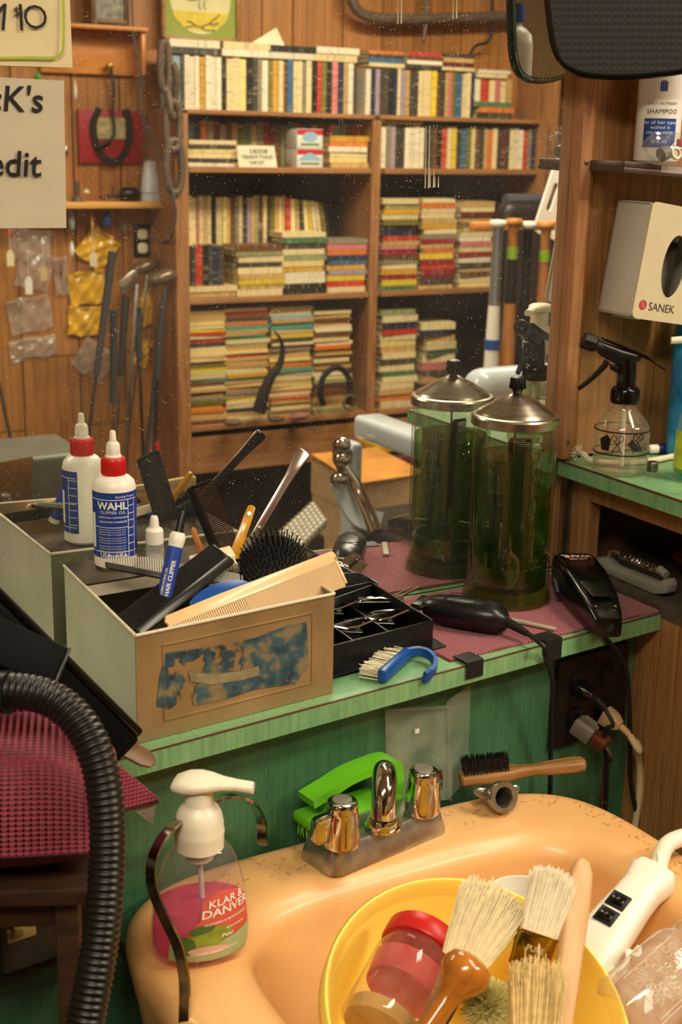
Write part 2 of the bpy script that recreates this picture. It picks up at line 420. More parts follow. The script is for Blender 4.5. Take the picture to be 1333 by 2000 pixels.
# ------------------------------------------------------------------ right-hand cabinet: open shelf above, lower case with an opening
cab = thing('side_cabinet', 'brown wooden cabinet standing against the mirror edge with a green shelf top', 'cabinet', T(1.4, -0.17, 0))
K = T(-1.4, 0.17, 0)
def part(g, name, m, parent, smooth=0): return g.obj(name, m, parent, smooth)
def bx(x0, x1, y0, y1, z0, z1, M=I4, bev=0.0): return G().box((x1 - x0, y1 - y0, z1 - z0), M @ T((x0 + x1) / 2, (y0 + y1) / 2, (z0 + z1) / 2), bev)
part(bx(1.053, 1.78, -0.004, 0.018, 1.05, 2.15, K), 'back_panel', M_CAB, cab)
part(bx(1.043, 1.0525, -0.0135, 0.016, 1.05, 2.15, K, 0.003), 'trim_strip', M_TRIM, cab)
part(bx(1.036, 1.0425, -0.0105, 0.0, 1.05, 2.15, K), 'filler_strip', M_PANELDARK, cab)
# lower case
part(bx(1.055, 1.073, -0.042, -0.001, 0.0, 1.029, K), 'corner_post', M_CAB, cab)
part(bx(1.055, 1.073, -0.33, -0.0425, 1.001, 1.029, K), 'top_rail', M_CAB, cab)
part(bx(1.055, 1.073, -0.33, -0.0425, 0.0, 0.893, K), 'side_panel', M_CAB, cab)
M_DUSTY = mat('dusty_floorboard', '#4d4234', 0.8, var=0.4, vscale=60)
part(bx(1.056, 1.56, -0.33, -0.001, 0.893, 0.907, K), 'case_floor', M_DUSTY, cab)
part(bx(1.55, 1.57, -0.33, -0.001, 0.0, 1.029, K), 'case_back', M_CAB, cab)
part(bx(1.056, 1.57, -0.345, -0.33, 0.0, 1.029, K), 'end_panel', M_CAB, cab)
part(bx(1.03, 1.78, -0.345, -0.0065, 1.029, 1.0475, K), 'shelf_top', M_GREEN, cab)
part(bx(1.0292, 1.032, -0.345, -0.0065, 1.0465, 1.0482, K), 'shelf_seam', M_DARKSEAM, cab)
M_STEEL = mat('dull_steel', '#8f8a80', 0.35, 0.9, 0.3, 40)
part(bx(1.0515, 1.0545, -0.0085, -0.001, 0.9005, 1.029, K), 'metal_channel', M_STEEL, cab)

# ------------------------------------------------------------------ sink
def enamel():
    m, nt, p = nodes('salmon_enamel'); v = coords(nt)
    a = noise(nt, v, 6, 4); c = ramp(nt, a, [(0.3, srgb('#dfa866')), (0.7, srgb('#e9b678'))])
    st_ = noise(nt, v, 25, 6, 0.7); c = mixc(nt, ramp(nt, st_, [(0.62, (0, 0, 0)), (0.85, (0.35, 0.35, 0.35))]), c, srgb('#8a5a2c'))
    L(nt, c, p.inputs['Base Color']); p.inputs['Roughness'].default_value = 0.40; p.inputs['Coat Weight'].default_value = 0.15; p.inputs['Coat Roughness'].default_value = 0.15
    return m
M_ENAMEL = enamel()
SX, SY, SZ = 0.621, -0.467, 0.75
sink = thing('wash_basin', 'salmon orange enamel wash basin below the green counter', 'sink', T(SX, SY, 0))
def sup(cx, cy, a, b, z, n, cnt=112):
    out = []
    for k in range(cnt):
        t = 2 * PI * k / cnt; c, s = math.cos(t), math.sin(t)
        out.append((cx + a * math.copysign(abs(c) ** (2 / n), c), cy + b * math.copysign(abs(s) ** (2 / n), s), z))
    return out
rows = []
for d, z in ((0.035, 0.55), (0.02, 0.60), (0.008, 0.68), (0.0, 0.725)): rows.append(sup(0, 0, 0.277 - d, 0.255 - d, z, 5))
for a in range(1, 7):
    t = PI / 2 * a / 6; r = 0.022
    rows.append(sup(0, 0, 0.277 - r + r * math.cos(t), 0.255 - r + r * math.cos(t), 0.728 + r * math.sin(t), 5))
BW, BD, BY = 0.212, 0.193, -0.023
rows.append(sup(0.006, BY, BW + 0.016, BD + 0.016, 0.750, 4.6))
for a in range(1, 8):
    t = PI / 2 * a / 7; r = 0.03
    rows.append(sup(0.006, BY, BW + 0.012 - r * math.sin(t), BD + 0.012 - r * math.sin(t), 0.750 - r * (1 - math.cos(t)), 4.4))
for s_, z, n in ((0.022, 0.695, 4.2), (0.028, 0.665, 4.0), (0.036, 0.64, 3.6), (0.050, 0.622, 3.2), (0.075, 0.612, 2.8), (0.11, 0.608, 2.4), (0.15, 0.606, 2.2)):
    rows.append(sup(0.006, BY, BW - s_, BD - s_, z, n))
g = G().grid(rows, close_u=True)
n0 = (len(rows) - 1) * 112; g.f.append(tuple(range(n0, n0 + 112))); g.mi.append(0)
g.obj('basin', M_ENAMEL, sink, 50)
# stray hair clippings lying on the rim and in the bowl
g = G(); R0 = random.Random(3)
for i in range(330):
    x0, y0 = R0.uniform(-0.25, 0.26), R0.uniform(0.115, 0.23)
    if R0.random() < 0.3: x0, y0 = R0.uniform(0.235, 0.265), R0.uniform(-0.15, 0.23)
    a = R0.uniform(0, PI * 2); l = R0.uniform(0.003, 0.009); b = R0.uniform(-0.8, 0.8)
    if y0 < 0.188 and x0 < 0.232: continue
    pts = [(x0 + l * t * math.cos(a + b * t), y0 + l * t * math.sin(a + b * t), 0.7507) for t in (0, 0.5, 1)]
    g.tube(pts, 0.00016, 3)
tag(g.obj('hair_clippings', mat('dark_hair', '#2a1c12', 0.6), sink), kind='stuff')
# ------------------------------------------------------------------ common materials of the small things
M_BLACK = mat('black_plastic', '#121110', 0.35, var=0.1)
M_BLACKGLOSS = mat('glossy_black_plastic', '#0b0a0a', 0.16, var=0.1)
M_RUBBER = mat('black_rubber', '#151413', 0.55, var=0.15)
M_WHITE = mat('white_plastic', '#eee8da', 0.35, var=0.04)
M_CREAM = mat('cream_plastic', '#e6d9b8', 0.4, var=0.05)
M_CHROME = chrome()
M_NICKEL = chrome('worn_nickel', '#d2cbbc', 0.26, 0.2)
M_RED = mat('red_plastic', '#c4201c', 0.35, var=0.08)
M_BLUE = mat('blue_plastic', '#1b4f9c', 0.3, var=0.1)
M_INKW = mat('white_ink', '#efeadd', 0.5, var=0)
M_INKB = mat('black_ink', '#15110e', 0.6, var=0)
M_WATER = thin_glass('bottle_plastic', (0.93, 0.95, 0.93), 1.4, 0.04)
M_GLASS = thin_glass('jar_glass', (0.95, 0.97, 0.93), 1.6, 0.02, 0.02)

def comb(name, label, p0, p1, facing, width, m, coarse=0.5, teeth_up=False, handle=0.0, mt=None, thick=0.003, pitch=0.0013):
    """p0 -> p1 along the spine, face towards `facing`; teeth hang to local -Y (or +Y)."""
    p0, p1 = Vector(p0), Vector(p1); ln = (p1 - p0).length
    t = thing(name, label, 'comb', frame(p0, p1 - p0, facing))
    sg = 1 if teeth_up else -1; sp = width * 0.30
    poly = [(0, 0), (0.003, -sg * sp * 0.45), (ln * 0.3, -sg * sp * 0.55), (ln - 0.003, -sg * sp * 0.55), (ln, -sg * sp * 0.3), (ln, sg * sp * 0.45), (handle * ln, sg * sp * 0.45), (0.002, sg * sp * 0.3)]
    g = G().prism(poly, thick, T(0, 0, -thick / 2), 0.0007); 
    g.prism([(ln - 0.004, 0), (ln - 0.0005, 0), (ln - 0.001, sg * width * 0.72), (ln - 0.0035, sg * width * 0.72)], thick, T(0, 0, -thick / 2), 0.0004)
    g.obj('spine', m, t)
    g = G(); x = handle * ln + 0.003
    while x < ln - 0.0045:
        co = x < handle * ln + (1 - handle) * ln * coarse
        pw = pitch * (1.9 if co else 1.0); tw = pw * 0.5
        l = width * 0.72 * (0.55 + 0.45 * min(1, (x - handle * ln) / (0.35 * ln) + 0.2) if co else 1)
        g.box((tw, l, thick * 0.72), T(x + tw / 2, sg * (sp * 0.4 + (l - sp * 0.4) / 2), 0)); x += pw
    g.obj('teeth', mt or m, t, 0)
    return t
def camdir(p): return (CAM - Vector(p)).normalized()

# ------------------------------------------------------------------ price cards taped to the glass
M_CARD = mat('cream_card', '#e3d2a4', 0.7, var=0.05); M_CARD2 = mat('grey_card', '#c9bda2', 0.7, var=0.05)
M_LIME = mat('lime_marker', '#a9bd2e', 0.6, var=0.1)
def card(name, label, x0, x1, z0, z1, m, tilt, letters, y=-0.004):
    t = thing(name, label, 'sign', T((x0 + x1) / 2, y, z0) @ RY(tilt))
    w = x1 - x0; rows = [[(-w / 2 + w * i / 8, -0.002 * math.sin(i / 8 * PI) - 0.0005 * k, (z1 - z0) * k / 6) for i in range(9)] for k in range(7)]
    g = G().grid(rows); g.grid([[(p[0], p[1] + 0.0006, p[2]) for p in r] for r in rows]); g.obj('card', m, t)
    for txt, px, py, size, mm, nm, sh, bo in letters:
        p = ay(px, py, y - 0.0085); v, f = text_vf(txt, size, 'RIGHT', sh, bo)
        G().add(v, f, T(p.x - (x0 + x1) / 2, -0.0047, p.z - z0) @ RX(90)).obj(nm, mm, t, 0)
    return t
p1, p2 = ay(0, 134, -0.004), ay(142, 132, -0.004)
c1 = card('price_card', 'cream price card reading ten dollars with a lime border on the mirror', 0.20, p2.x, p2.z - 0.002, p2.z + 0.14, M_CARD, -1.0,
          [('O', 99, 40, 0.030, M_INKB, 'lettering', 0, -0.006), ('1', 63, 40, 0.034, M_INKB, 'lettering', 0, -0.006), ('$', 43, 26, 0.011, M_INKB, 'lettering', 0, 0.0), ('M', 17, 38, 0.034, M_INKB, 'lettering', 0.15, -0.006)])
a = [ay(*q, -0.0045) for q in ((120, -30), (121, 60), (120, 95), (114, 107), (100, 113), (50, 113), (-40, 114))]
o = G().tube(smooth_path([Vector((q.x, -0.0088, q.z)) for q in a], 4), 1, flat=(0.0022, 0.0003), hint=(0, 1, 0)).obj('border_line', M_LIME, c1, 0)
o.matrix_parent_inverse = c1.matrix_world.inverted()
p3, p4 = ay(118, 155, -0.004), ay(130, 443, -0.004)
card('notice_card', 'plain grey beige card with black handwriting below the price card', 0.20, 0.4145, p4.z, p3.z, M_CARD2, 0.6,
     [("cK's", 84, 196, 0.032, M_INKB, 'lettering', 0.12, 0.012), ('edit', 80, 322, 0.033, M_INKB, 'lettering', 0.1, 0.012)])

# ------------------------------------------------------------------ the tin file box
M_TIN = mat('tan_enamel', '#a1855c', 0.35, 0.35, 0.25, 14); M_TINW = mat('grey_enamel', '#cfc6b8', 0.4, 0.0, 0.1, 12); M_TINRIM = mat('ivory_rim', '#d8ceb2', 0.35, 0, 0.12, 60)
M_TINDARK = mat('dark_tin', '#5a4f40', 0.35, 0.6, 0.35, 25); M_TINGREEN = mat('olive_tin', '#7f7a62', 0.35, 0.3, 0.2, 20)
FLc, FRc, BRc, BLc = Vector((.387, -.242)), Vector((.598, -.219)), Vector((.604, -.016)), Vector((.394, -.022))
TZ, TH = 0.9006, 0.1025
tin = thing('tin_box', 'open metal file tin with a worn blue label holding combs on the counter', 'tin', T(FLc.x, FLc.y, TZ))
def wall_(a, b, n, th, z0, z1, m, name, parent, bev=0):
    a, b = Vector(a) - FLc, Vector(b) - FLc; d = (b - a).normalized(); q = Vector((-d.y, d.x)) * th
    return G().prism([a, b, b + q, a + q], z1 - z0, T(0, 0, z0), bev).obj(name, m, parent, 0)
fp = wall_(FLc, FRc, 1, 0.0016, 0, TH, M_TIN, 'front_panel', tin)
wall_(BLc, FLc + Vector((0, .002)), 1, 0.0016, 0, TH, M_TINW, 'side_panel', tin); wall_(FRc + Vector((0, .002)), BRc, 1, 0.0016, 0, TH, M_TINGREEN, 'side_panel', tin)
wall_(BRc, BLc, 1, 0.0016, 0, TH, M_TINGREEN, 'back_panel', tin)
G().prism([q - FLc for q in (FLc + Vector((.003, .003)), FRc + Vector((-.003, .003)), BRc + Vector((-.003, -.003)), BLc + Vector((.003, -.003)))], 0.0014).obj('floor_panel', M_TINGREEN, tin, 0)
# pressed border on the front, rolled rim, and the fixed cover over the rear end
fm = frame((FLc.x, FLc.y, TZ), (FRc - FLc).to_3d(), (0, 0, 1)); fw = (FRc - FLc).length
def onfront(u, w, d): return tin.matrix_world.inverted() @ (fm @ Vector((u, -d, w)))
for u0, u1, w0, w1 in ((.026, .028, .017, .087), (fw - .026, fw - .024, .017, .087), (.026, fw - .024, .087, .089), (.026, fw - .024, .015, .017)):
    c = onfront((u0 + u1) / 2, (w0 + w1) / 2, 0.0004)
    G().box((u1 - u0, 0.0012, w1 - w0), T(c) @ RZ(6.2), 0.0005).obj('pressed_border', M_TIN, tin)
def label_mat():
    m, nt, p = nodes('worn_blue_label'); v = coords(nt)
    a = noise(nt, v, 26, 5, 0.6); b = noise(nt, v, 60, 4)
    c = ramp(nt, b, [(0.40, srgb('#24404c')), (0.52, srgb('#3d5a62')), (0.58, srgb('#75694c')), (0.75, srgb('#8c7a56'))])
    L(nt, c, p.inputs['Base Color']); p.inputs['Roughness'].default_value = 0.5
    tr = N(nt, 'BsdfTransparent'); mx = N(nt, 'MixShader'); r = ramp(nt, a, [(0.42, (0, 0, 0)), (0.46, (1, 1, 1))])
    L(nt, r, mx.inputs[0]); L(nt, tr.outputs[0], mx.inputs[1]); L(nt, p.outputs[0], mx.inputs[2]); L(nt, mx.outputs[0], nt.nodes['Material Output'].inputs['Surface']); return m
M_LAB = label_mat()
def fq(px, py):   # a point of the front panel under a pixel -> (u, w)
    d = sight(px, py); nrm = fm.to_3x3() @ Vector((0, 1, 0)); t = (fm.translation - CAM).dot(nrm) / d.dot(nrm); q = fm.inverted() @ (CAM + d * t); return q.x, q.z
poly = [fq(*q) for q in ((325, 1275), (420, 1262), (500, 1245), (560, 1222), (598, 1215), (602, 1300), (575, 1335), (500, 1345), (440, 1365), (378, 1378), (372, 1352), (330, 1385), (306, 1378), (312, 1320))]
G().prism(poly, 0.0004, frame(onfront(0, 0, 0.0006), (FRc - FLc).to_3d(), (FRc - FLc).to_3d().cross(Vector((0, 0, 1))))).obj('worn_label', M_LAB, tin, 0)
# lettering ribbon of the label: a paler curved band
rib = [fq(*q) for q in ((368, 1312), (420, 1316), (470, 1310), (505, 1300), (505, 1318), (470, 1328), (410, 1336), (372, 1330))]
G().prism(rib, 0.0003, frame(onfront(0, 0, 0.0011), (FRc - FLc).to_3d(), (FRc - FLc).to_3d().cross(Vector((0, 0, 1))))).obj('label_ribbon', mat('old_label_tan', '#8f8360', 0.6, var=0.3, vscale=90), tin, 0)
loop = [q - FLc for q in (FLc, FRc, BRc, BLc, FLc)]
for a, b in zip(loop, loop[1:]): G().tube([(a.x, a.y, TH), (b.x, b.y, TH)], 0.0016, 8).obj('rolled_rim', M_TINRIM, tin)
def lerp2(a, b, t): return a + (b - a) * t
CVL, CVR = lerp2(FLc, BLc, 0.67), lerp2(FRc, BRc, 0.67)
G().prism([q - FLc for q in (CVL, CVR, BRc, BLc)], 0.0018, T(0, 0, TH)).obj('rear_cover', M_TINDARK, tin, 0)
G().prism([q - FLc for q in (CVL, CVR, CVR + Vector((0, .0018)), CVL + Vector((0, .0018)))], 0.012, T(0, 0, TH - 0.012)).obj('cover_lip', M_TINRIM, tin, 0)
COVER = TZ + TH + 0.002

# ------------------------------------------------------------------ clipper oil bottle
def wrap_box(g, R, a0, a1, z0, z1, lift=0.0002, mi=0, n=24):
    rows = [[((R + lift) * math.cos(a0 + (a1 - a0) * k / n), (R + lift) * math.sin(a0 + (a1 - a0) * k / n), z) for k in range(n + 1)] for z in (z0, z1)]
    g.grid(rows, mi=mi); return g
ob = thing('clipper_oil_bottle', 'white and blue clipper oil bottle with red collar standing on the tin', 'bottle', T(.4400, -.0480, COVER))
R = 0.0215
G().lathe([(0, 0), (R - .003, 0), (R, .003), (R, .083), (R - .0015, .088), (R - .006, .0925), (.011, .0945), (.010, .098), (0, .098)], 40).obj('body', M_WHITE, ob)
M_OILBLUE = mat('label_blue', '#20398f', 0.4, var=0.05)
FA = math.atan2(-.0480 + 1.288 - 0, .4400) + PI    # towards the camera
FA = math.atan2(CAM.y + .048, CAM.x - .44)
lab = wrap_box(G(), R, FA - 2.2, FA + 1.75, .013, .080, n=48).obj('label', M_OILBLUE, ob, 60)
g = G()
for (a0, a1, z0, z1) in ((-2.1, 1.2, .0725, .0732), (-2.1, 0.62, .0445, .0451), (-2.1, 1.2, .0190, .0196)): wrap_box(g, R, FA + a0, FA + a1, z0, z1, .0004, n=30)
for aa in (0.62, 1.0): wrap_box(g, R, FA + aa, FA + aa + .03, .0135, .0732, .0004, n=2)
for zz in (.066, .058, .051, .043, .035, .027): wrap_box(g, R, FA + .62, FA + 1.02, zz, zz + .0006, .0004, n=6)
for zz in (.070, .062, .054, .046, .038, .030, .022): wrap_box(g, R, FA - 2.15, FA - 1.7, zz, zz + .0006, .0004, n=6)
wrap_box(g, R, FA - 1.72, FA - 1.69, .0135, .0732, .0004, n=2); wrap_box(g, R, FA - 1.35, FA - 1.05, .0225, .058, .0004, n=8)
g.obj('label_lines', M_INKW, lab, 0)
def wrap_text(txt, size, z, a, parent, m=M_INKW, R=R, bold=0.0, nm='lettering', sp=1.0, lift=.0005):
    v, f = text_vf(txt, size, 'CENTER', 0, bold, sp); return G().add(around(v, R, z, a, lift), f).obj(nm, m, parent, 0)
wrap_text('WAHL', .0105, .0665, FA - .12, lab, bold=.03); wrap_text('CLIPPER OIL', .0042, .0600, FA - .1, lab, sp=1.15)
wrap_text('ACEITE PARA CORTADORAS', .0024, .0550, FA - .1, lab, bold=.01); wrap_text('HUILE POUR TONDEUSE', .0026, .0505, FA - .1, lab, bold=.01)
wrap_text('Specialty Products', .0030, .0760, FA + .55, lab)
for k in range(9): wrap_text('Directions: Place 2 to 3 drops of oil', .0019, .0425 - k * .0025 - (.001 if k > 2 else 0) - (.001 if k > 5 else 0), FA - .16, lab)
wrap_text('USA   USA', .0062, .0158, FA - .1, lab, bold=.02)
G().lathe([(0, .0945), (.0118, .0945), (.0122, .0955), (.0122, .110), (.0112, .1115), (.008, .112), (0, .112)], 36).obj('collar', M_RED, ob)
g = G()
for k in range(36): g.box((.0006, .0007, .013), T(0, 0, .1025) @ RZ(k * 10) @ T(.0122, 0, 0))
tag(g.obj('collar_ribs', M_RED, ob, 0), kind='stuff')
G().lathe([(.0082, .1115), (.0084, .113), (.0072, .1145), (.0068, .124), (.0055, .1265), (.0035, .128), (.0028, .1375), (.002, .1385), (0, .1385)], 24).obj('nozzle', mat('old_nozzle', '#e6e0cc', 0.5, var=0.2, vscale=300), ob)

# ------------------------------------------------------------------ small things in and on the tin
p = az(303, 1106, COVER)
db = thing('dropper_bottle', 'small clear dropper bottle with white cap beside the oil bottle', 'bottle', T(p))
G().lathe([(0, 0), (.0085, 0), (.0092, .001), (.0092, .022), (.0078, .0245), (.0070, .026), (0, .026)], 24).obj('body', thin_glass('cloudy_plastic', (.8, .8, .78), 1.4, .15, .05, ((.75, .73, .68), .35)), db)
G().lathe([(0, .0005), (.0086, .0005), (.0088, .010), (0, .010)], 20).obj('inner_fill', mat('pale_oil', '#c9c4b4', 0.3), db)
G().lathe([(0, .0245), (.0090, .0245), (.0092, .0255), (.0090, .038), (.0075, .040), (.0050, .041), (.0042, .050), (.0032, .0525), (0, .053)], 24).obj('cap', M_WHITE, db)
p0, p1 = ay(316, 1188, -.165), ay(349, 1040, -.150)
tb = thing('oil_tube', 'blue oil tube with a black tip leaning in the tin', 'tube', frame(p0, p1 - p0, camdir(p0)) @ RY(90))
ln = (p1 - p0).length
G().lathe([(0, 0), (.0068, 0), (.0070, .004), (.0071, ln - .012), (.0076, ln - .010), (.0078, ln - .003), (.006, ln), (0, ln)], 24).obj('body', M_WHITE, tb)
G().lathe([(.0073, .006), (.0074, ln - .014)], 24).obj('sleeve', mat('tube_blue', '#2846a0', 0.35, var=0.06), tb)
G().lathe([(0, ln), (.0042, ln), (.0038, ln + .004), (.0036, ln + .012), (.0022, ln + .020), (0, ln + .021)], 16).obj('tip', M_BLACK, tb)
for off, sz, tx in ((0.25, .0056, 'HAIR CLIPPER'), (-0.45, .0032, 'LUBRICATING OIL')):
    v, f = text_vf(tx, sz, 'LEFT', 0, .02)
    vv = [Vector((p.y, p.x, 0)) for p in v]
    G().add([((.0077) * math.cos(PI + off - q.x / .0077), (.0077) * math.sin(PI + off - q.x / .0077), .012 + q.y) for q in vv], f).obj('lettering', M_INKW, tb, 0)
M_TAN = mat('ivory_comb', '#e0bd84', 0.3, var=0.05, coat=0.2); M_BCOMB = mat('black_comb', '#1a1816', 0.25, var=0.1); M_GCOMB = mat('grey_comb', '#3a3834', 0.25, var=0.1)
comb('barber_comb', 'long ivory comb lying across the open tin', ay(322, 1216, -.216), ay(656, 1087, -.175), camdir((.5, -.19, 1.0)) + Vector((0, 0, .1)), .040, M_TAN, .42, thick=.0035)
comb('flat_top_comb', 'wide black comb slanting down into the front corner of the tin', ay(268, 1237, -.205), ay(452, 1092, -.125), camdir((.45, -.15, 1.0)) + Vector((.1, 0, .5)), .032, M_BCOMB, .0, True, pitch=.0021)
comb('styling_comb', 'dark comb, teeth coloured as lit, lying level over the left rim of the tin', ay(205, 1104, -.120), ay(480, 1152, -.145), (0, -.55, 1), .026, M_GCOMB, .5, True, mt=mat('lit_teeth', '#a9a596', 0.3, var=0.05))  # glossy light on the teeth put into their pale colour
comb('thinning_comb', 'narrow black comb leaning upright behind the dropper bottle', ay(438, 1112, -.085), ay(372, 950, -.070), (-.25, -.9, .35), .031, M_BCOMB, .0, False, pitch=.0021)
# folding razor: bowed handle plate with a dark edge
p0, p1 = ay(493, 1052, -.075), ay(592, 880, -.050)
rz = thing('folding_razor', 'pinkish metal razor handle standing upright in the tin', 'razor', frame(p0, p1 - p0, camdir(p0) + Vector((.15, 0, 0))))
ln = (p1 - p0).length
ol = [(0, -.004), (ln * .6, -.0045), (ln * .8, -.006), (ln * .9, -.0075), (ln * .98, -.0085), (ln, -.006), (ln * 1.005, .004), (ln * .98, .0068), (ln * .9, .0062), (ln * .7, .004), (0, .004)]
G().prism(ol, .0022, T(0, 0, .0010), .0006).obj('scale', mat('rose_metal', '#a8948a', 0.22, 0.85, 0.15), rz)
G().prism([(x * 1.0, y * 1.0 - .0012) for x, y in ol], .0030, T(0, 0, -.0022), .0006).obj('scale', M_BLACK, rz)
G().lathe([(0, 0), (.0022, 0), (.0016, .001), (0, .0012)], 12, T(ln * .12, 0, .0032)).obj('pin', M_NICKEL, rz)
p0, p1 = ay(456, 1090, -.095), ay(492, 990, -.080)
yh = thing('tail_comb_handle', 'amber translucent plastic handle standing in the tin', 'handle', frame(p0, p1 - p0, camdir(p0)))
ln = (p1 - p0).length
G().prism([(0, -.0055), (ln * .8, -.0048), (ln, -.0042), (ln + .002, 0), (ln, .0042), (ln * .8, .0048), (0, .0055)], .004, T(0, 0, -.002), .001).obj('grip', mat('amber_plastic', '#c98f1c', 0.25, var=0.25, vscale=80, coat=.3), yh)
G().lathe([(0, 0), (.002, 0), (.002, .001), (0, .001)], 10, T(ln * .86, 0, .002)).obj('rivet', M_NICKEL, yh)
p0, p1 = ay(402, 1108, -.10), ay(378, 1034, -.09)
st_ = thing('orange_stick', 'short orange wooden stick beside the upright black comb', 'stick', frame(p0, p1 - p0, camdir(p0)))
G().prism([(0, -.004), ((p1 - p0).length, -.0028), ((p1 - p0).length + .003, 0), ((p1 - p0).length, .0028), (0, .004)], .002, I4, .0005).obj('stick', mat('orange_wood', '#b06a34', 0.5, var=0.2), st_)
# round vent brush
p = ay(535, 1100, -.115); nrm = (camdir(p) * 0.75 + Vector((-.1, 0, .75))).normalized()
vb = thing('round_brush', 'round black hair brush with stiff bristles in the tin', 'brush', frame(p, Vector((1, 0, 0)).cross(nrm).cross(nrm) * -1, nrm))
G().lathe([(0, -.012), (.026, -.010), (.0335, -.005), (.035, 0), (.0335, .003), (.030, .0045), (0, .0062)], 36).obj('pad', mat('brush_pad', '#141312', 0.5), vb)
G().tube([(.0, -.02, -.008), (.0, -.035, -.03), (0, -.045, -.07)], [.009, .007, .008], 12).obj('handle', M_BLACK, vb)
g = G(); bl = []
for i in range(8):
    for k in range(max(1, int(i * 5))):
        r = .0042 * i; a = 2 * PI * k / max(1, i * 5) + i
        b0 = Vector((r * math.cos(a), r * math.sin(a), .004)); b1 = b0 + Vector((b0.x * .14 + random.gauss(0, .0005), b0.y * .14 + random.gauss(0, .0005), .0112))
        g.tube([b0, b1], [.0008, .0006], 5); g.lathe([(0, -.0009), (.0011, 0), (0, .0010)], 5, T(b1))
tag(g.obj('bristles', M_BLACK, vb), kind='stuff')
# blue brush back peeping out of the tin
p = ay(436, 1166, -.165)
bb = thing('blue_brush', 'blue oval brush back lying inside the tin under the combs', 'brush', frame(p, (1, .1, .12), (-.1, -.6, .8)))
G().lathe([(0, -.006), (.9, -.004), (1, 0), (.9, .004), (.5, .0065), (0, .0075)], 36, SC(.036, .016, 1)).obj('back', M_BLUE, bb)
G().tube([(.03, 0, 0), (.05, -.004, -.01), (.07, -.006, -.02)], [.008, .006, .006], 10).obj('handle', M_BLUE, bb)
p = ay(415, 1092, -.10)
cg = thing('clipper_guard', 'cream clipper guard lying behind the blue tube in the tin', 'guard', frame(p, (1, -.1, .15), (0, -.4, 1)))
G().box((.045, .018, .010), I4, .002).obj('body', M_CREAM, cg)
g = G()
for k in range(14): g.box((.0014, .010, .006), T(-.0195 + .003 * k, -.013, -.001))
tag(g.obj('teeth', M_CREAM, cg, 0), kind='stuff')

# ------------------------------------------------------------------ trays of hair clips
MATZ_ = .9036
def tray(name, label, FRp, FLp, BRp, h, nx, ny, foot=0.0):
    FRp, FLp, BRp = (Vector((q.x, q.y)) for q in (FRp, FLp, BRp)); ux = FRp - FLp; uy = BRp - FRp
    t = thing(name, label, 'tray', T(FLp.x, FLp.y, MATZ_))
    def P(u, v): return ux * u + uy * v
    lx, ly = ux.length, uy.length; wx, wy = .0018 / lx, .0018 / ly
    G().prism([P(0, 0), P(1, 0), P(1, 1), P(0, 1)], .0015).obj('floor', M_BLACK, t, 0)
    if foot:
        e = .012; g = G(); g.prism([P(-e / lx, -e / ly), P(1 + e / lx, -e / ly), P(1 + e / lx, 1), P(-e / lx, 1)], .0012, T(0, 0, 0)); 
        g.obj('base_flange', M_BLACK, t, 0)
    for k in range(nx + 1):
        u = k / nx; G().prism([P(u - wx / 2, 0), P(u + wx / 2, 0), P(u + wx / 2, 1), P(u - wx / 2, 1)], h - (0 if k in (0, nx) else .010), I4, .0004).obj('divider' if 0 < k < nx else 'side_wall', M_BLACK, t)
    for k in range(ny + 1):
        v = k / ny; G().prism([P(0, v - wy / 2), P(1, v - wy / 2), P(1, v + wy / 2), P(0, v + wy / 2)], h - (0 if k in (0, ny) else .010), I4, .0004).obj('divider' if 0 < k < ny else 'side_wall', M_BLACK, t)
    return t
TZt = .9325
tray('clip_tray', 'black divided tray with silver hair clips beside the tin', az(846, 1211, TZt), az(636, 1264, TZt), az(724, 1136, TZt), .029, 3, 2, 1)
q1, q2, q3 = az(738, 1136, .932), az(640, 1170, .932), az(662, 1086, .932)
tray('small_clip_tray', 'black tray of clips pushed back against the mirror behind the first tray', q1, q2, q3, .027, 2, 1)
def clip(label, p, ang, z):
    t = thing('hair_clip', label, 'hair clip', T(p.x, p.y, z) @ RZ(ang) @ RX(12) @ SC(1.22, 1.22, 1.22), 'silver clips in the black trays')
    G().prism([(-.004, -.0055), (.010, -.0050), (.040, -.0024), (.043, 0), (.040, .0024), (.010, .0050), (-.004, .0055)], .0008, I4, .0002).obj('lower_jaw', M_NICKEL, t, 0)
    rows = []
    for x, zc, w in ((-.016, .012, .005), (-.008, .0085, .0055), (0, .0045, .0055), (.010, .0030, .0045), (.020, .0042, .0035), (.030, .0030, .0026), (.041, .0012, .002)):
        rows.append([(x, w * s_, zc + (1 - s_ * s_) * .0012) for s_ in (-1, -.5, 0, .5, 1)])
    g = G().grid(rows); g.grid([[(q[0], q[1], q[2] - .0007) for q in r] for r in rows]); g.obj('upper_jaw', M_CHROME, t)
    G().tube([(0, -.0062, .0035), (0, .0062, .0035)], .0022, 10).obj('spring_hinge', M_NICKEL, t)
    G().tube([(-.017, -.005, .012), (-.017, .005, .012)], .0014, 8).obj('grip_roll', M_CHROME, t)
for (px, py), a, lb in (((768, 1172), 155, 'silver hair clip in the far right compartment of the black tray'), ((812, 1198), 152, 'silver hair clip in the front right corner compartment of the tray'),
                        ((762, 1215), 150, 'silver hair clip in the front middle compartment of the tray'), ((700, 1232), 148, 'silver hair clip in the compartment next to the tin, at the front'),
                        ((664, 1196), 145, 'silver hair clip half hidden behind the tin corner'), ((782, 1182), 160, 'second silver clip crossed over the far right one in the tray')):
    q = az(px, py, .917); clip(lb, q, a, .9155 + (.006 if 'crossed' in lb else 0))
for k, (px, py) in enumerate(((672, 1118), (700, 1128))):
    q = az(px, py, .918); clip(('dull' if k else 'dark') + ' hair clip in the rear tray against the mirror', q, 150, .916)

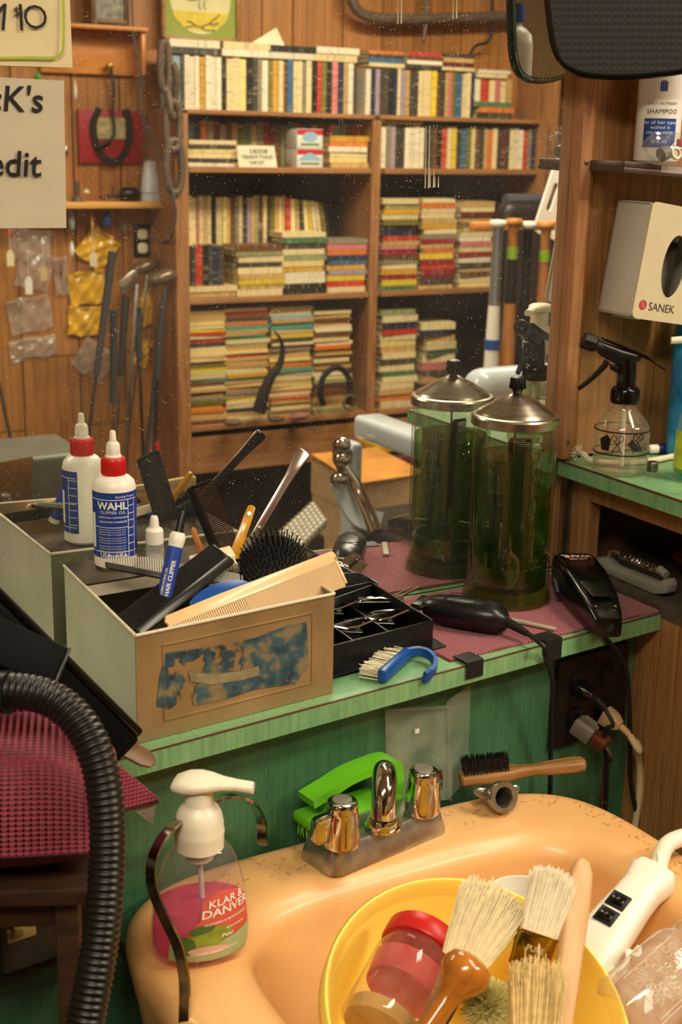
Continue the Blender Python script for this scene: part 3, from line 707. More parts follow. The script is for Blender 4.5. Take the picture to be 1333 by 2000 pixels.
# ------------------------------------------------------------------ blue nail brush
p0, p1 = az(745, 1322, .9085), az(797, 1276, .9085)
nb = thing('nail_brush', 'blue nail brush with white bristles and a hooked handle on the counter edge', 'brush', frame(p0, p1 - p0, (0, 0, 1)))
ln = (p1 - p0).length
G().box((ln, .010, .014), T(ln / 2, 0, 0), .003).obj('block', M_BLUE, nb)
G().tube(smooth_path([(ln - .004, 0, .002), (ln + .004, -.012, .003), (ln + .001, -.026, .001), (ln - .014, -.036, -.003), (ln - .032, -.036, -.0055), (ln - .040, -.034, -.0060)], 6), [.9] * 15 + [1.0] * 10 + [1.15] * 6, flat=(.011, .0045), hint=(0, 1, 0)).obj('hook_handle', M_BLUE, nb, 60)
g = G()
for i in range(14):
    for k in range(4):
        x = .003 + (ln - .006) * i / 13; z = -.0048 + .0032 * k
        for q in range(3):
            a = Vector((x + random.gauss(0, .0006), .004, z + random.gauss(0, .0006)))
            g.tube([a, a + Vector((random.gauss(0, .0012), .021 + random.gauss(0, .0008), random.gauss(0, .0012)))], .00045, 4)
tag(g.obj('bristles', mat('white_bristle', '#e9e0c4', 0.5, var=0.08), nb), kind='stuff')

# ------------------------------------------------------------------ woven mat held by tape
def knit(name, base, hi, s=260.0, strength=0.9):
    m, nt, p = nodes(name); t = N(nt, 'TexCoord'); v = t.outputs['Object']
    def wv(ax_, sc, ph=0):
        w = N(nt, 'TexWave', wave_type='BANDS', bands_direction=ax_, wave_profile='SIN'); w.inputs['Scale'].default_value = sc; w.inputs['Distortion'].default_value = 0.6; w.inputs['Detail'].default_value = 1.0
        w.inputs['Phase Offset'].default_value = ph; L(nt, v, w.inputs['Vector']); return w.outputs['Fac']
    a, b = wv('X', s / 6.2), wv('Y', s / 6.2)
    mx = N(nt, 'Math', operation='MULTIPLY'); L(nt, a, mx.inputs[0]); L(nt, b, mx.inputs[1])
    L(nt, ramp(nt, mx.outputs[0], [(0.02, srgb(base)), (0.6, srgb(hi))]), p.inputs['Base Color']); p.inputs['Roughness'].default_value = 0.85
    p.inputs['Sheen Weight'].default_value = 0.25; bump(nt, p, mx.outputs[0], strength, 0.0022); return m
M_MAT = knit('burgundy_weave', '#7a2431', '#c05462', 420.0)
corners = [az(828, 1266, .9), az(879, 1294, .9), az(1294, 1199, .9)]
mt_poly = [(corners[0].x, corners[0].y), (corners[1].x, corners[1].y), (corners[2].x, edge_y(corners[2].x) + .001), (1.050, -.012), (.70, -.012), (.70, -.06)]
mt = thing('counter_mat', 'burgundy woven mat on the counter under the clippers and jar', 'mat', T(.9, -.1, .9003))
G().prism([(x - .9, y + .1) for x, y in mt_poly], .0028, I4, .0008).obj('weave', M_MAT, mt, 0)
MATZ = .9034
M_TAPE = mat('black_tape', '#1d1a17', 0.45, var=0.15)
for (xa, xb), lb in (((.7555, .779), 'short piece of black tape over the counter edge near the nail brush'), ((.868, .893), 'short piece of black tape over the counter edge below the clipper cord')):
    xm = (xa + xb) / 2; t = thing('tape_strip', lb, 'tape', T(xm, edge_y(xm) - .0032, .885) @ RZ(6.6), 'black tape holding the mat')
    w = (xb - xa) / 2
    pts = [(-.0006, 0), (-.0006, .0185), (.004, .0192), (.012, .0192), (.022, .0192)]
    if xa > .8: pts = [(-.0006, -.006)] + pts[1:]
    rows = [[(s_ * w, y, z) for s_ in (-1, 1)] for y, z in pts]; g = G().grid(rows); g.grid([[(q[0], q[1] - .0004, q[2] + .0004) for q in r] for r in rows]); g.obj('tape', M_TAPE, t, 0)

# ------------------------------------------------------------------ disinfectant jar
jar = thing('disinfectant_jar', 'tall glass jar of green disinfectant with a nickel lid', 'jar', T(.918, -.0655, MATZ))
JR = .0487
G().lathe([(0, .004), (.040, .003), (.0525, 0), (.0530, .004), (.0515, .010), (.0492, .018), (JR, .026), (JR, .186), (JR - .0006, .190), (JR - .003, .1945), (JR - .0035, .198), (JR - .001, .2015), (JR - .001, .206), (JR - .003, .2085), (JR - .003, .2145), (JR - .0055, .2145),
           (JR - .0055, .208), (JR - .0055, .19), (JR - .0035, .186), (JR - .0035, .02), (.043, .011), (0, .010)], 56).obj('glass', M_GLASS, jar, 50)
M_LIQ = clear_liquid('green_disinfectant', '#bccf96', '#668a3a', .10)
G().lathe([(0, .0005), (.050, .0005), (.0505, .004), (.0490, .010), (.0470, .0175), (0, .0175)], 56).obj('base_glass', clear_liquid('base_glass', '#cfcf9a', '#8f8f48', .22), jar, 40)
G().lathe([(0, .0185), (.0440, .0188), (.0448, .0225), (.0448, .173), (.0440, .1745), (0, .1745)], 56).obj('disinfectant', M_LIQ, jar, 40)
G().lathe([(.0500, .2100), (.0512, .2105), (.0512, .2195), (.0498, .2215), (.046, .2225), (.044, .2245), (.0425, .2262), (.028, .2345), (.0265, .2362), (.012, .2430), (.008, .2455), (0, .2462)], 56).obj('lid', mat('brushed_nickel', '#c4baa6', 0.26, 1.0, 0.12, 30, stretch=(1, 1, 12)), jar, 30)
kn = G().lathe([(0, .246), (.0045, .246), (.0055, .248), (.0085, .253), (.0092, .259), (.0078, .264), (.005, .2655), (0, .266)], 20).obj('knob', M_BLACK, jar)
g = G()
for k in range(12): g.box((.0012, .0014, .012), RZ(30 * k) @ T(.0086, 0, .2575) @ RY(-6))
tag(g.obj('knob_ribs', M_BLACK, kn, 0), kind='stuff')
bk = G().lathe([(.0405, .024), (.0412, .024), (.0412, .046), (.0405, .046), (.0405, .024)], 48).obj('basket_ring', M_NICKEL, jar, 30)
G().lathe([(0, .0235), (.0405, .0235), (.0405, .0245), (0, .0245)], 40).obj('basket_plate', mat('perforated_steel', '#6f675a', 0.4, 0.8, 0.3, 90), jar, 30)
G().tube([(0, 0, .0245), (0, 0, .246)], .0013, 8).obj('lift_rod', M_NICKEL, jar)
M_JC = mat('soaked_black_comb', '#15160f', 0.3)
def jarcomb(label, a, b, w, m, face):
    p0 = Vector((.918, -.0655, MATZ)) + Vector(a); p1 = Vector((.918, -.0655, MATZ)) + Vector(b)
    comb('soaking_comb', label, p0, p1, face, w, m, .0, thick=.003, pitch=.0022)
jarcomb('broad black comb soaking in the disinfectant jar', (-.002, .004, .026), (.002, .006, .192), .030, M_JC, (-.4, -1, 0))
jarcomb('dark comb soaking at the left wall of the disinfectant jar', (-.030, -.004, .026), (-.020, .006, .168), .022, M_JC, (-.6, -.8, 0))
p0 = Vector((.918 + .010, -.0655 - .022, MATZ + .030)); p1 = Vector((.918 + .030, -.0655 - .004, MATZ + .160))
sc_ = thing('soaking_scissors', 'pair of slim steel scissors soaking in the disinfectant jar', 'scissors', frame(p0, p1 - p0, camdir(p0)))
for s_ in (-1, 1):
    G().prism([(0, 0), (.06, s_ * .003 - .002), (.085, s_ * .006 - .0015), (.112, s_ * .0085 - .001), (.112, s_ * .0085 + .0015), (.085, s_ * .006 + .0015), (.06, s_ * .003 + .002), (0, .001)], .0014, T(0, 0, s_ * .0008), .0003).obj('blade', M_CHROME, sc_, 0)
    rr = [(.112 + .010 + .010 * math.cos(k * PI / 6), s_ * .009 + .007 * math.sin(k * PI / 6), s_ * .0008) for k in range(13)]
    G().tube(rr, .0013, 6).obj('finger_ring', M_CHROME, sc_)

# ------------------------------------------------------------------ trimmer, clipper and their cords
def loft(g, secs, n=20, e=2.6, M=I4):
    """secs: (x, width, height, zc) superellipse sections along X."""
    rows = []
    for x, w, h, zc in secs:
        rows.append([(x, w / 2 * math.copysign(abs(math.cos(2 * PI * k / n)) ** (2 / e), math.cos(2 * PI * k / n)), zc + h / 2 * math.copysign(abs(math.sin(2 * PI * k / n)) ** (2 / e), math.sin(2 * PI * k / n))) for k in range(n)])
    b = len(g.v); g.grid(rows, M, close_u=True); m_ = len(rows)
    g.f.append(tuple(b + k for k in range(n))[::-1]); g.f.append(tuple(b + (m_ - 1) * n + k for k in range(n))); g.mi += [0, 0]
    return g
p0, p1 = az(836, 1186, MATZ + .017), az(992, 1212, MATZ + .017)
tr = thing('hair_trimmer', 'black rounded hair trimmer lying on the mat in front of the jar', 'trimmer', frame((p0.x, p0.y, MATZ), (p1.x - p0.x, p1.y - p0.y, 0), (0, 0, 1)))
ln = (p1 - p0).length
g = loft(G(), [(-.004, .020, .012, .020), (0, .028, .022, .019), (ln * .12, .036, .030, .018), (ln * .35, .040, .034, .0182), (ln * .65, .041, .034, .0185), (ln * .85, .037, .032, .0175), (ln * .95, .028, .026, .016), (ln, .016, .016, .015)], 24, 2.4); g.obj('body', mat('satin_black', '#161514', 0.3, var=0.1), tr)
G().tube(smooth_path([(ln * .25, -.012, .0345), (ln * .45, -.016, .0335), (ln * .62, -.010, .0352), (ln * .60, .010, .0352), (ln * .42, .014, .0343), (ln * .27, .010, .0347), (ln * .25, -.012, .0345)], 4), .0006, 5).obj('grip_line', M_RUBBER, tr)
G().lathe([(0, 0), (.007, 0), (.0065, .0012), (0, .0016)], 24, T(ln * .80, 0, .0335) @ RY(4)).obj('switch_button', M_RUBBER, tr)
G().box((.012, .034, .007), T(-.008, 0, .021), .001).obj('blade', M_BLACK, tr)
def cord(name, label, pts, r, m, group=None, n=8):
    pts = [Vector(q) for q in pts]; t = thing(name, label, 'cable', T(pts[0]), group)
    G().tube(smooth_path(pts, 8), r, n, T(-pts[0])).obj('lead', m, t); return t
def apron_at(px, py, off):   # a point in front of the apron board
    d = sight(px, py); nrm = Vector((-.1163, 1, 0)).normalized(); o_ = Vector((.389, -.2587, 0)) + nrm * (.037 - off)
    return CAM + d * ((o_ - CAM).dot(nrm) / d.dot(nrm))
ce = Vector((1.0, edge_y(1.0)))
pend = frame((p0.x, p0.y, MATZ), (p1.x - p0.x, p1.y - p0.y, 0), (0, 0, 1)) @ Vector((ln, 0, .015))
e1 = az(1062, 1262, .908); 
tc = cord('trimmer_cable', 'black cord of the trimmer hanging over the counter edge', [pend, az(1030, 1237, .914), e1, Vector((e1.x + .012, edge_y(e1.x) - .008, .893)), apron_at(1080, 1330, .042), apron_at(1077, 1400, .030), apron_at(1076, 1500, .020), apron_at(1074, 1640, .03)], .0028, M_RUBBER)
G().tube([pend, az(1008, 1224, .9165), az(1030, 1237, .914)], [.0055, .005, .0036], 10, T(-pend)).obj('strain_relief', M_RUBBER, tc)
# corded clipper, blade towards the mirror
p0, p1 = az(1118, 1118, MATZ + .02), az(1190, 1212, MATZ + .02)
cl = thing('corded_clipper', 'large black corded hair clipper pointing at the mirror', 'clipper', frame((p0.x, p0.y, MATZ), (p1.x - p0.x, p1.y - p0.y, 0), (0, 0, 1)))
ln = (p1 - p0).length
g = loft(G(), [(-.002, .046, .034, .0235), (.004, .052, .042, .0235), (ln * .35, .053, .043, .0225), (ln * .7, .046, .036, .0190), (ln * .92, .036, .028, .0145), (ln, .030, .022, .0115)], 28, 7.0); g.obj('housing', M_BLACKGLOSS, cl, 40)
pl = G().prism([(.002, -.018), (ln * .36, -.018), (ln * .82, -.011), (ln * .82, .011), (ln * .36, .018), (.002, .018)], .0012, T(0, 0, .0440) @ RY(3.2), .0004).obj('top_plate', mat('plate_black', '#100f0f', 0.25), cl)
v, f = text_vf('WAHL', .012, 'CENTER', 0, .03); G().add(v, f, T(.014, 0, .0452) @ RZ(-90)).obj('lettering', M_INKW, cl, 0)
G().box((.0016, .028, .0003), T(.0215, 0, .0450)).obj('red_stripe', mat('red_stripe', '#b3322a', 0.4, var=0), cl)
v, f = text_vf('SUPER TAPER', .0036, 'CENTER', 0, .02); G().add(v, f, T(.0255, 0, .0450) @ RZ(-90)).obj('lettering', M_INKW, cl, 0)
for s_ in (-1, 1): G().lathe([(0, 0), (.0026, 0), (.0022, .001), (0, .0014)], 12, T(ln * .90, s_ * .011, .0305) @ RY(12)).obj('screw', M_CHROME, cl)
G().box((.014, .040, .006), T(-.008, 0, .026), .001).obj('blade', M_NICKEL, cl)
G().tube([(ln * .2, -.028, .020), (ln * .38, -.031, .014)], .004, 8).obj('taper_lever', M_RUBBER, cl)
cend = cl.matrix_world @ Vector((ln, 0, .012))
cc = cord('clipper_cable', 'black cord of the big clipper running down the apron past the outlet', [cend, az(1206, 1222, .908), Vector((az(1213, 1236, .905).x, edge_y(.995) - .010, .893)), apron_at(1222, 1300, .040), apron_at(1231, 1420, .030), apron_at(1232, 1520, .026), apron_at(1246, 1595, .03), apron_at(1262, 1680, .03)], .0030, M_RUBBER)
G().tube([cend, (cend + az(1206, 1222, .908)) / 2, az(1206, 1222, .908)], [.0055, .005, .004], 10, T(-cend)).obj('strain_relief', M_RUBBER, cc)
# pale plastic strip under the cord
p0, p1 = az(998, 1209, MATZ + .003), az(1086, 1228, MATZ + .003)
stp = thing('plastic_strip', 'narrow pale plastic strip lying on the mat behind the trimmer cord', 'strip', frame(p0, p1 - p0, (0, 0, 1)))
G().prism([(0, -.004), ((p1 - p0).length, -.0035), ((p1 - p0).length, .0035), (0, .004)], .003, T(0, 0, -.002), .0008).obj('strip', mat('dusty_plastic', '#a49a80', 0.5, var=0.15), stp)
# ------------------------------------------------------------------ faucet
DECK = .7503
fa, fb = az(650, 1719, DECK), az(881, 1624, DECK)
fdir = Vector((fb.x - fa.x, fb.y - fa.y, 0)); FLN = fdir.length
FM = frame((fa.x, fa.y, DECK), fdir, (0, 0, 1))
fct = thing('faucet', 'chrome two handle faucet on the wash basin deck', 'faucet', FM)
def frustum_rows(w, d, r, levels):
    rows = []
    for z, ins in levels: rows.append([(x, y, z) for x, y in rrect(w - 2 * ins, d - 2 * ins, max(.001, r - ins * .4), 6)])
    return rows
rows = frustum_rows(FLN, .058, .014, ((0, 0), (.004, .0002), (.023, .0050), (.0265, .0070), (.0275, .010)))
g = G().grid(rows, T(FLN / 2, .029, 0), close_u=True); nn = len(rows[0]); g.f.append(tuple(range((len(rows) - 1) * nn, len(rows) * nn))); g.mi.append(0); g.f.append(tuple(range(nn))[::-1]); g.mi.append(0)
g.obj('base_plate', mat('faucet_chrome', '#b2aca0', 0.26, 0.85, 0.25, 60), fct, 40)
def knob(px, py, lever_ang, lz):
    q = az(px, py, DECK + .0275); l = FM.inverted() @ q; l = Matrix.Translation(l) @ SC(1.14, 1.14, 1.05)
    k = G().lathe([(0, 0), (.0150, 0), (.0156, .002), (.0156, .012), (.0150, .020), (.0135, .032), (.0128, .037), (.0134, .0385), (.0134, .041), (.0120, .0432), (.009, .0440), (0, .0436)], 32, l).obj('handle', M_CHROME, fct, 40)
    g = G()
    for i in range(8): g.tube([(.0152, 0, .004), (.0145, 0, .020), (.0130, 0, .034)], .0012, 5, l @ RZ(45 * i + 20))
    tag(g.obj('flutes', M_CHROME, k), kind='stuff')
    G().prism([(.008, .006), (.026, .008), (.029, .012), (.029, .030), (.026, .0335), (.008, .036)], .010, l @ RZ(lever_ang) @ RX(90) @ T(0, 0, -.005), .0025).obj('lever', M_CHROME, k, 40)
    G().lathe([(0, .0438), (.0085, .0440), (.0080, .0452), (0, .0456)], 24, l).obj('index_cap', mat('clouded_cap', '#b8b2a4', 0.25, 0.6, 0.15, 120), k)
    return q
kl = knob(667, 1648, 175, 0); kr = knob(825, 1584, 18, 0)
sp = (FM.inverted() @ ((kl + kr) / 2)); sp = Vector((sp.x, sp.y, .0275))
td = FM.to_3x3().inverted() @ Vector((CAM.x - .62, CAM.y + .28, 0)); td.z = 0; td.normalize()
path = [sp, sp + Vector((0, 0, .03)), sp + Vector((0, 0, .048)) + td * .003, sp + Vector((0, 0, .064)) + td * .012, sp + Vector((0, 0, .071)) + td * .028, sp + Vector((0, 0, .066)) + td * .045, sp + Vector((0, 0, .054)) + td * .054, sp + Vector((0, 0, .040)) + td * .057]
pp = smooth_path(path, 6); G().tube(pp, [.0126 - .0014 * min(1, i / len(pp) * 2) for i in range(len(pp))], 20).obj('spout', M_CHROME, fct, 60)
G().lathe([(0, 0), (.0180, 0), (.0180, .003), (.0160, .005), (.0155, .008), (.0132, .011), (0, .011)], 28, T(sp)).obj('spout_collar', M_CHROME, fct, 40)
e = path[-1]; G().lathe([(0, -.009), (.0100, -.009), (.0130, -.008), (.0132, -.002), (.0115, .001), (0, .001)], 24, T(e)).obj('aerator', M_CHROME, fct, 40)

# ------------------------------------------------------------------ lime scrub brush behind the faucet
M_LIMEP = mat('lime_plastic', '#66bc1e', 0.35, var=0.06)
a, b = apron_at(592, 1600, .030), apron_at(768, 1553, .030)
lb_ = thing('scrub_brush', 'lime green scrub brush with an arched grip behind the faucet', 'brush', frame(Vector((a.x, a.y, .7525)), (b.x - a.x, b.y - a.y, 0), (0, 0, 1)))
ln = Vector((b.x - a.x, b.y - a.y)).length
G().box((ln, .040, .012), T(ln / 2, 0, .022), .004).obj('block', M_LIMEP, lb_)
hp = smooth_path([(.030, 0, .026), (.030, 0, .036), (.018, 0, .044), (.005, 0, .047), (.020, 0, .052), (ln * .55, 0, .062), (ln * .85, 0, .064), (ln * .97, 0, .052), (ln * .98, 0, .028)], 6)
G().tube(smooth_path([(.004, 0, .046), (.03, 0, .053), (ln * .5, 0, .060), (ln * .9, 0, .062), (ln * .985, 0, .05), (ln * .985, 0, .026)], 6), 1, flat=(.026, .009), hint=(0, 0, 1)).obj('grip', M_LIMEP, lb_, 50)
G().prism([(.022, .026), (.045, .026), (.040, .040), (.030, .055), (.016, .052), (.026, .040)], .022, RX(90) @ T(0, 0, -.011), .002).obj('grip_root', M_LIMEP, lb_)
g = G(); RR = random.Random(5)
for i in range(22):
    for k in range(5):
        q = Vector((.006 + (ln - .012) * i / 21, -.016 + .008 * k, .017))
        for _ in range(3): g.tube([q, q + Vector((RR.gauss(0, .0015), RR.gauss(0, .0015), -.0155))], .0006, 3)
tag(g.obj('bristles', mat('lime_bristle', '#76c22a', 0.5, var=0.1), lb_), kind='stuff')

# ------------------------------------------------------------------ clear plastic holder
M_HAZY = thin_glass('hazy_plastic', (.92, .93, .90), 1.4, .18, .03, ((.72, .76, .66), .11, 25.0))
hd = thing('clear_plastic_holder', 'clear folded plastic holder standing behind the faucet against the green board', 'holder', T(apron_at(815, 1560, .006)))
hi = hd.matrix_world.inverted()
def sheet(pts, th, name, parent, inv):
    pts = [inv @ Vector(p) for p in pts]; n = (pts[1] - pts[0]).cross(pts[3] - pts[0]).normalized() * th
    g = G().add(pts + [p + n for p in pts], [(0, 1, 2, 3), (7, 6, 5, 4), (0, 4, 5, 1), (1, 5, 6, 2), (2, 6, 7, 3), (3, 7, 4, 0)]); return g.obj(name, M_HAZY, parent, 0)
A_, B_, C_, D_ = apron_at(753, 1383, .006), apron_at(873, 1378, .012), apron_at(876, 1562, .022), apron_at(757, 1572, .016)
sheet([A_, B_, C_, D_], .0012, 'back_sheet', hd, hi)
E_, F_ = apron_at(921, 1334, .006), apron_at(914, 1520, .016)
sheet([B_ + Vector((0, -.0004, .004)), E_, F_, C_], .0012, 'side_sheet', hd, hi)
sheet([A_ + Vector((0, 0, 0)), B_, B_ + Vector((0, -.007, .001)), A_ + Vector((0, -.007, .001))], .0010, 'top_flange', hd, hi)
sheet([B_, B_ + Vector((.001, -.004, 0)), C_ + Vector((.001, -.004, 0)), C_], .0010, 'fold_ridge', hd, hi)
q = (A_ + B_ + C_ + D_) / 4 + Vector((-.002, -.001, .028)); G().box((.005, .0008, .005), T(hi @ q)).obj('label_tab', mat('white_tab', '#e4dfc8', 0.6), hd)

# ------------------------------------------------------------------ wooden brush with black bristles
M_BRW = wood('brush_wood', '#6e4822', '#a67a42', 0, 30, 12, 0.5)
a, b = az(899, 1531, .7535), az(1143, 1502, .7645)
wb = thing('wooden_brush', 'wooden handled brush with short black bristles at the back of the basin', 'brush', frame(a, b - a, (0, 0, 1)))
ln = (b - a).length
rows = []
for x, w, h in ((0, .020, .010), (.002, .023, .012), (.045, .024, .013), (.055, .022, .013), (.068, .015, .012), (.085, .013, .011), (ln * .7, .017, .012), (ln * .9, .021, .013), (ln * .985, .018, .012), (ln, .012, .010)):
    rows.append([(x, p_[0], p_[1] + .0065) for p_ in rrect(w, h, .004, 3)])
g = G().grid(rows, close_u=True); nn = len(rows[0]); g.f += [tuple(range(nn))[::-1], tuple(range((len(rows) - 1) * nn, len(rows) * nn))]; g.mi += [0, 0]
g.obj('handle', M_BRW, wb)
g = G()
for i in range(15):
    for k in range(5):
        q = Vector((.005 + .0034 * i, -.008 + .004 * k, .012))
        for _ in range(5): g.tube([q + Vector((RR.gauss(0, .0004), RR.gauss(0, .0004), 0)), q + Vector((RR.gauss(0, .0014), RR.gauss(0, .0014), .0165 + RR.gauss(0, .0008)))], .00045, 3)
tag(g.obj('bristles', mat('black_bristle', '#0d0b0a', 0.5), wb), kind='stuff')

# ------------------------------------------------------------------ loose chrome pipe fitting
q = az(972, 1583, DECK)
ax_ = (camdir(q) * .75 + RGT * .42 - Vector((0, 0, .12))).normalized()
pf = thing('pipe_fitting', 'loose chrome pipe fitting with two ears lying on the basin deck', 'fitting', T(q.x, q.y, DECK))
FMx = T(0, 0, .0168) @ frame((0, 0, 0), Vector((0, 0, 1)).cross(ax_), ax_)
G().lathe([(.0085, -.022), (.0105, -.022), (.0118, -.012), (.0128, -.002), (.0162, .004), (.0166, .010), (.0160, .0125), (.0110, .0125), (.0098, .010), (.0085, 0), (.0085, -.022)], 36, FMx).obj('collar', mat('scuffed_chrome', '#b0aa9c', 0.24, 0.92, 0.3, 90), pf, 35)
G().lathe([(0, -.012), (.0084, -.012), (.0084, -.0115), (0, -.0115)], 24, FMx).obj('bore', mat('bore_black', '#080706', 0.8, var=0), pf)
for s_, an in ((1, 8), (-1, -20)):
    G().prism([(.010, -.006), (.023, -.0050), (.0290, 0), (.023, .0050), (.010, .006)], .0055, FMx @ RZ(an if s_ > 0 else 180 + an) @ T(0, 0, -.003 if s_ > 0 else -.006), .0018).obj('ear', mat('scuffed_chrome'), pf, 40)

# ------------------------------------------------------------------ soap pump bottle
q = az(392, 1856, DECK)
SAx = math.degrees(math.atan2(CAM.y - q.y, CAM.x - q.x)) + 90 + 12     # local -Y towards the camera, label turned a little
sb = thing('soap_pump_bottle', 'clear pump bottle of pink hand soap on the basin corner', 'soap bottle', T(q.x, q.y, DECK) @ RZ(SAx))
RXs, RYs = .0420, .0290
prof = [(0, .003), (.80, .0005), (.93, .003), (.985, .010), (1.0, .022), (.99, .036), (.95, .052), (.88, .068), (.79, .082), (.70, .092), (.60, .0985), (.50, .1015)]
G().lathe([(r * 1.0, z) for r, z in prof], 48, SC(RXs, RYs, 1)).obj('bottle', thin_glass('soap_bottle_plastic', (.98, .96, .96), 1.42, .03, .0, ((.9, .8, .82), .05)), sb, 60)
def prof_r(z):
    for (r0, z0), (r1, z1) in zip(prof[2:], prof[3:]):
        if z0 <= z <= z1: return r0 + (r1 - r0) * (z - z0) / (z1 - z0)
    return prof[2][0]
m = clear_liquid('pink_soap', '#fbc4da', '#f0609a', .45)
lv = [(0, .004), (.78, .004), (.90, .006), (.955, .012), (.97, .022), (.96, .036), (.92, .048), (.915, .0495), (0, .0515)]
G().lathe(lv, 48, SC(RXs, RYs, 1)).obj('soap', m, sb, 60)
def on_bottle(u, z, lift): # u: angle from local -Y
    r = prof_r(z) + lift / .03; return (RXs * r * math.sin(u), -RYs * r * math.cos(u), z)
def patch(uv, n, m, name, parent, lift):
    """A closed outline in (angle, height), filled as a fan grid over the bottle."""
    cu = sum(a for a, _ in uv) / len(uv); cz = sum(b for _, b in uv) / len(uv); rows = []
    for k in range(n + 1):
        t = k / n; rows.append([on_bottle(cu + (a - cu) * t, cz + (b - cz) * t, lift) for a, b in uv])
    return G().grid(rows, close_u=True).obj(name, m, parent, 60)
def dense(poly, k=6):
    out = []
    for i in range(len(poly)):
        a, b = poly[i], poly[(i + 1) % len(poly)]
        for t in range(k): out.append((a[0] + (b[0] - a[0]) * t / k, a[1] + (b[1] - a[1]) * t / k))
    return out
M_LBR = mat('label_coral', '#d8604e', 0.45, var=0.15, vscale=40); M_LBG = mat('label_sage', '#a6b37a', 0.45, var=0.05); M_PEAR = mat('pear_green', '#8c9a34', 0.5, var=0.25, vscale=120)
patch(dense([(-.62, .024), (1.12, .030), (1.12, .058), (.86, .066), (.30, .070), (-.08, .063), (-.15, .045)]), 8, M_LBR, 'label', sb, .0004)
patch(dense([(-.85, .008), (1.05, .008), (1.10, .031), (.5, .027), (-.2, .021), (-.8, .024)]), 8, M_LBG, 'label_foot', sb, .0006)
for tx, u, z, s_, mm in (('KLAR &', .48, .0605, .0088, M_INKW), ('DANVER', .47, .0525, .0098, M_INKW), ('CLEANING & MOISTURISING', .45, .0435, .0026, M_INKW), ('Pear', .42, .0300, .0050, M_INKW), ('MOISTURISING', .62, .0365, .0022, M_INKW), ('LIQUID HAND SOAP', .15, .0165, .0034, M_INKW)):
    v, f = text_vf(tx, s_, 'CENTER', .08, .015); G().add([on_bottle(u + p.x / .032, z + p.y + p.x * .10, .0012) for p in v], f).obj('lettering', mm, sb, 0)
patch([(.06 + .0105 * math.cos(t) / .02 * .9, .030 + .0085 * math.sin(t) + .004 * math.cos(t)) for t in [2 * PI * k / 24 for k in range(24)]], 5, M_PEAR, 'pear_print', sb, .0010)
patch([(-.12 + .28 * math.cos(t), .038 + .004 * math.sin(t) + .002 * math.cos(t)) for t in [2 * PI * k / 16 for k in range(16)]], 3, mat('leaf_print', '#4f6e2c', 0.5, var=0.2), 'leaf_print', sb, .0011)
patch([(-.45 + .22 * math.cos(t), .024 + .009 * math.sin(t)) for t in [2 * PI * k / 16 for k in range(16)]], 3, mat('leaf_print', '#4f6e2c'), 'leaf_print', sb, .0011)
patch([(.02 + .42 * math.cos(t), .0185 + .004 * math.sin(t)) for t in [2 * PI * k / 20 for k in range(20)]], 3, mat('petal_print', '#dcae9c', 0.5, var=0.12), 'petal_print', sb, .0012)
M_PUMP = mat('pump_ivory', '#ece4cc', 0.35, var=0.03, sss=0.15)
G().lathe([(.0195, .099), (.0205, .100), (.0208, .112), (.0212, .1145), (.0205, .117), (.0205, .122), (.0190, .130), (.0160, .1355), (.0125, .1385), (.0120, .140), (.0118, .153), (0, .153)], 40).obj('pump_collar', M_PUMP, sb, 40)
hd_ = [(-.022, .020, .004, .156), (-.020, .026, .010, .156), (-.010, .034, .0145, .1575), (0, .034, .0145, .1585), (.010, .028, .012, .1590), (.020, .018, .0095, .1590), (.032, .013, .0085, .1585), (.044, .012, .009, .1575), (.046, .0115, .0085, .157)]
loft(G(), hd_, 24, 2.4, RZ(-26)).obj('pump_head', M_PUMP, sb, 50)
G().lathe([(.0105, .088), (.0115, .089), (.0115, .0985), (.0105, .0985)], 24).obj('pump_inner', mat('pump_inner_clear', '#d8cfc0', 0.3, var=0.03), sb)
G().tube([(0, 0, .010), (.002, 0, .05), (0, 0, .09)], .0022, 8).obj('dip_tube', mat('dip_tube', '#cbbab4', 0.3, var=0.03), sb)

# ------------------------------------------------------------------ bent chrome band round the bottle
pts = [apron_at(513, 1650, .03), apron_at(510, 1600, .03), ad(490, 1567, 1.19), ad(460, 1555, 1.17), ad(425, 1562, 1.16), ad(380, 1585, 1.14), ad(340, 1612, 1.10), ad(312, 1645, 1.085), ad(296, 1690, 1.075), ad(300, 1740, 1.07), ad(325, 1800, 1.07), ad(348, 1850, 1.075), ad(360, 1910, 1.075), ad(361, 1970, 1.07), ad(357, 2060, 1.075)]
cb = thing('chrome_band', 'thin bent chrome band curving round the soap bottle', 'metal band', T(pts[0]))
G().tube(smooth_path(pts, 8), 1, flat=(.0095, .0026), M=T(-pts[0]), hint=(-.75, -.6, .1)).obj('band', chrome('band_chrome', '#b8b2a6', 0.15, 0.15), cb, 60)

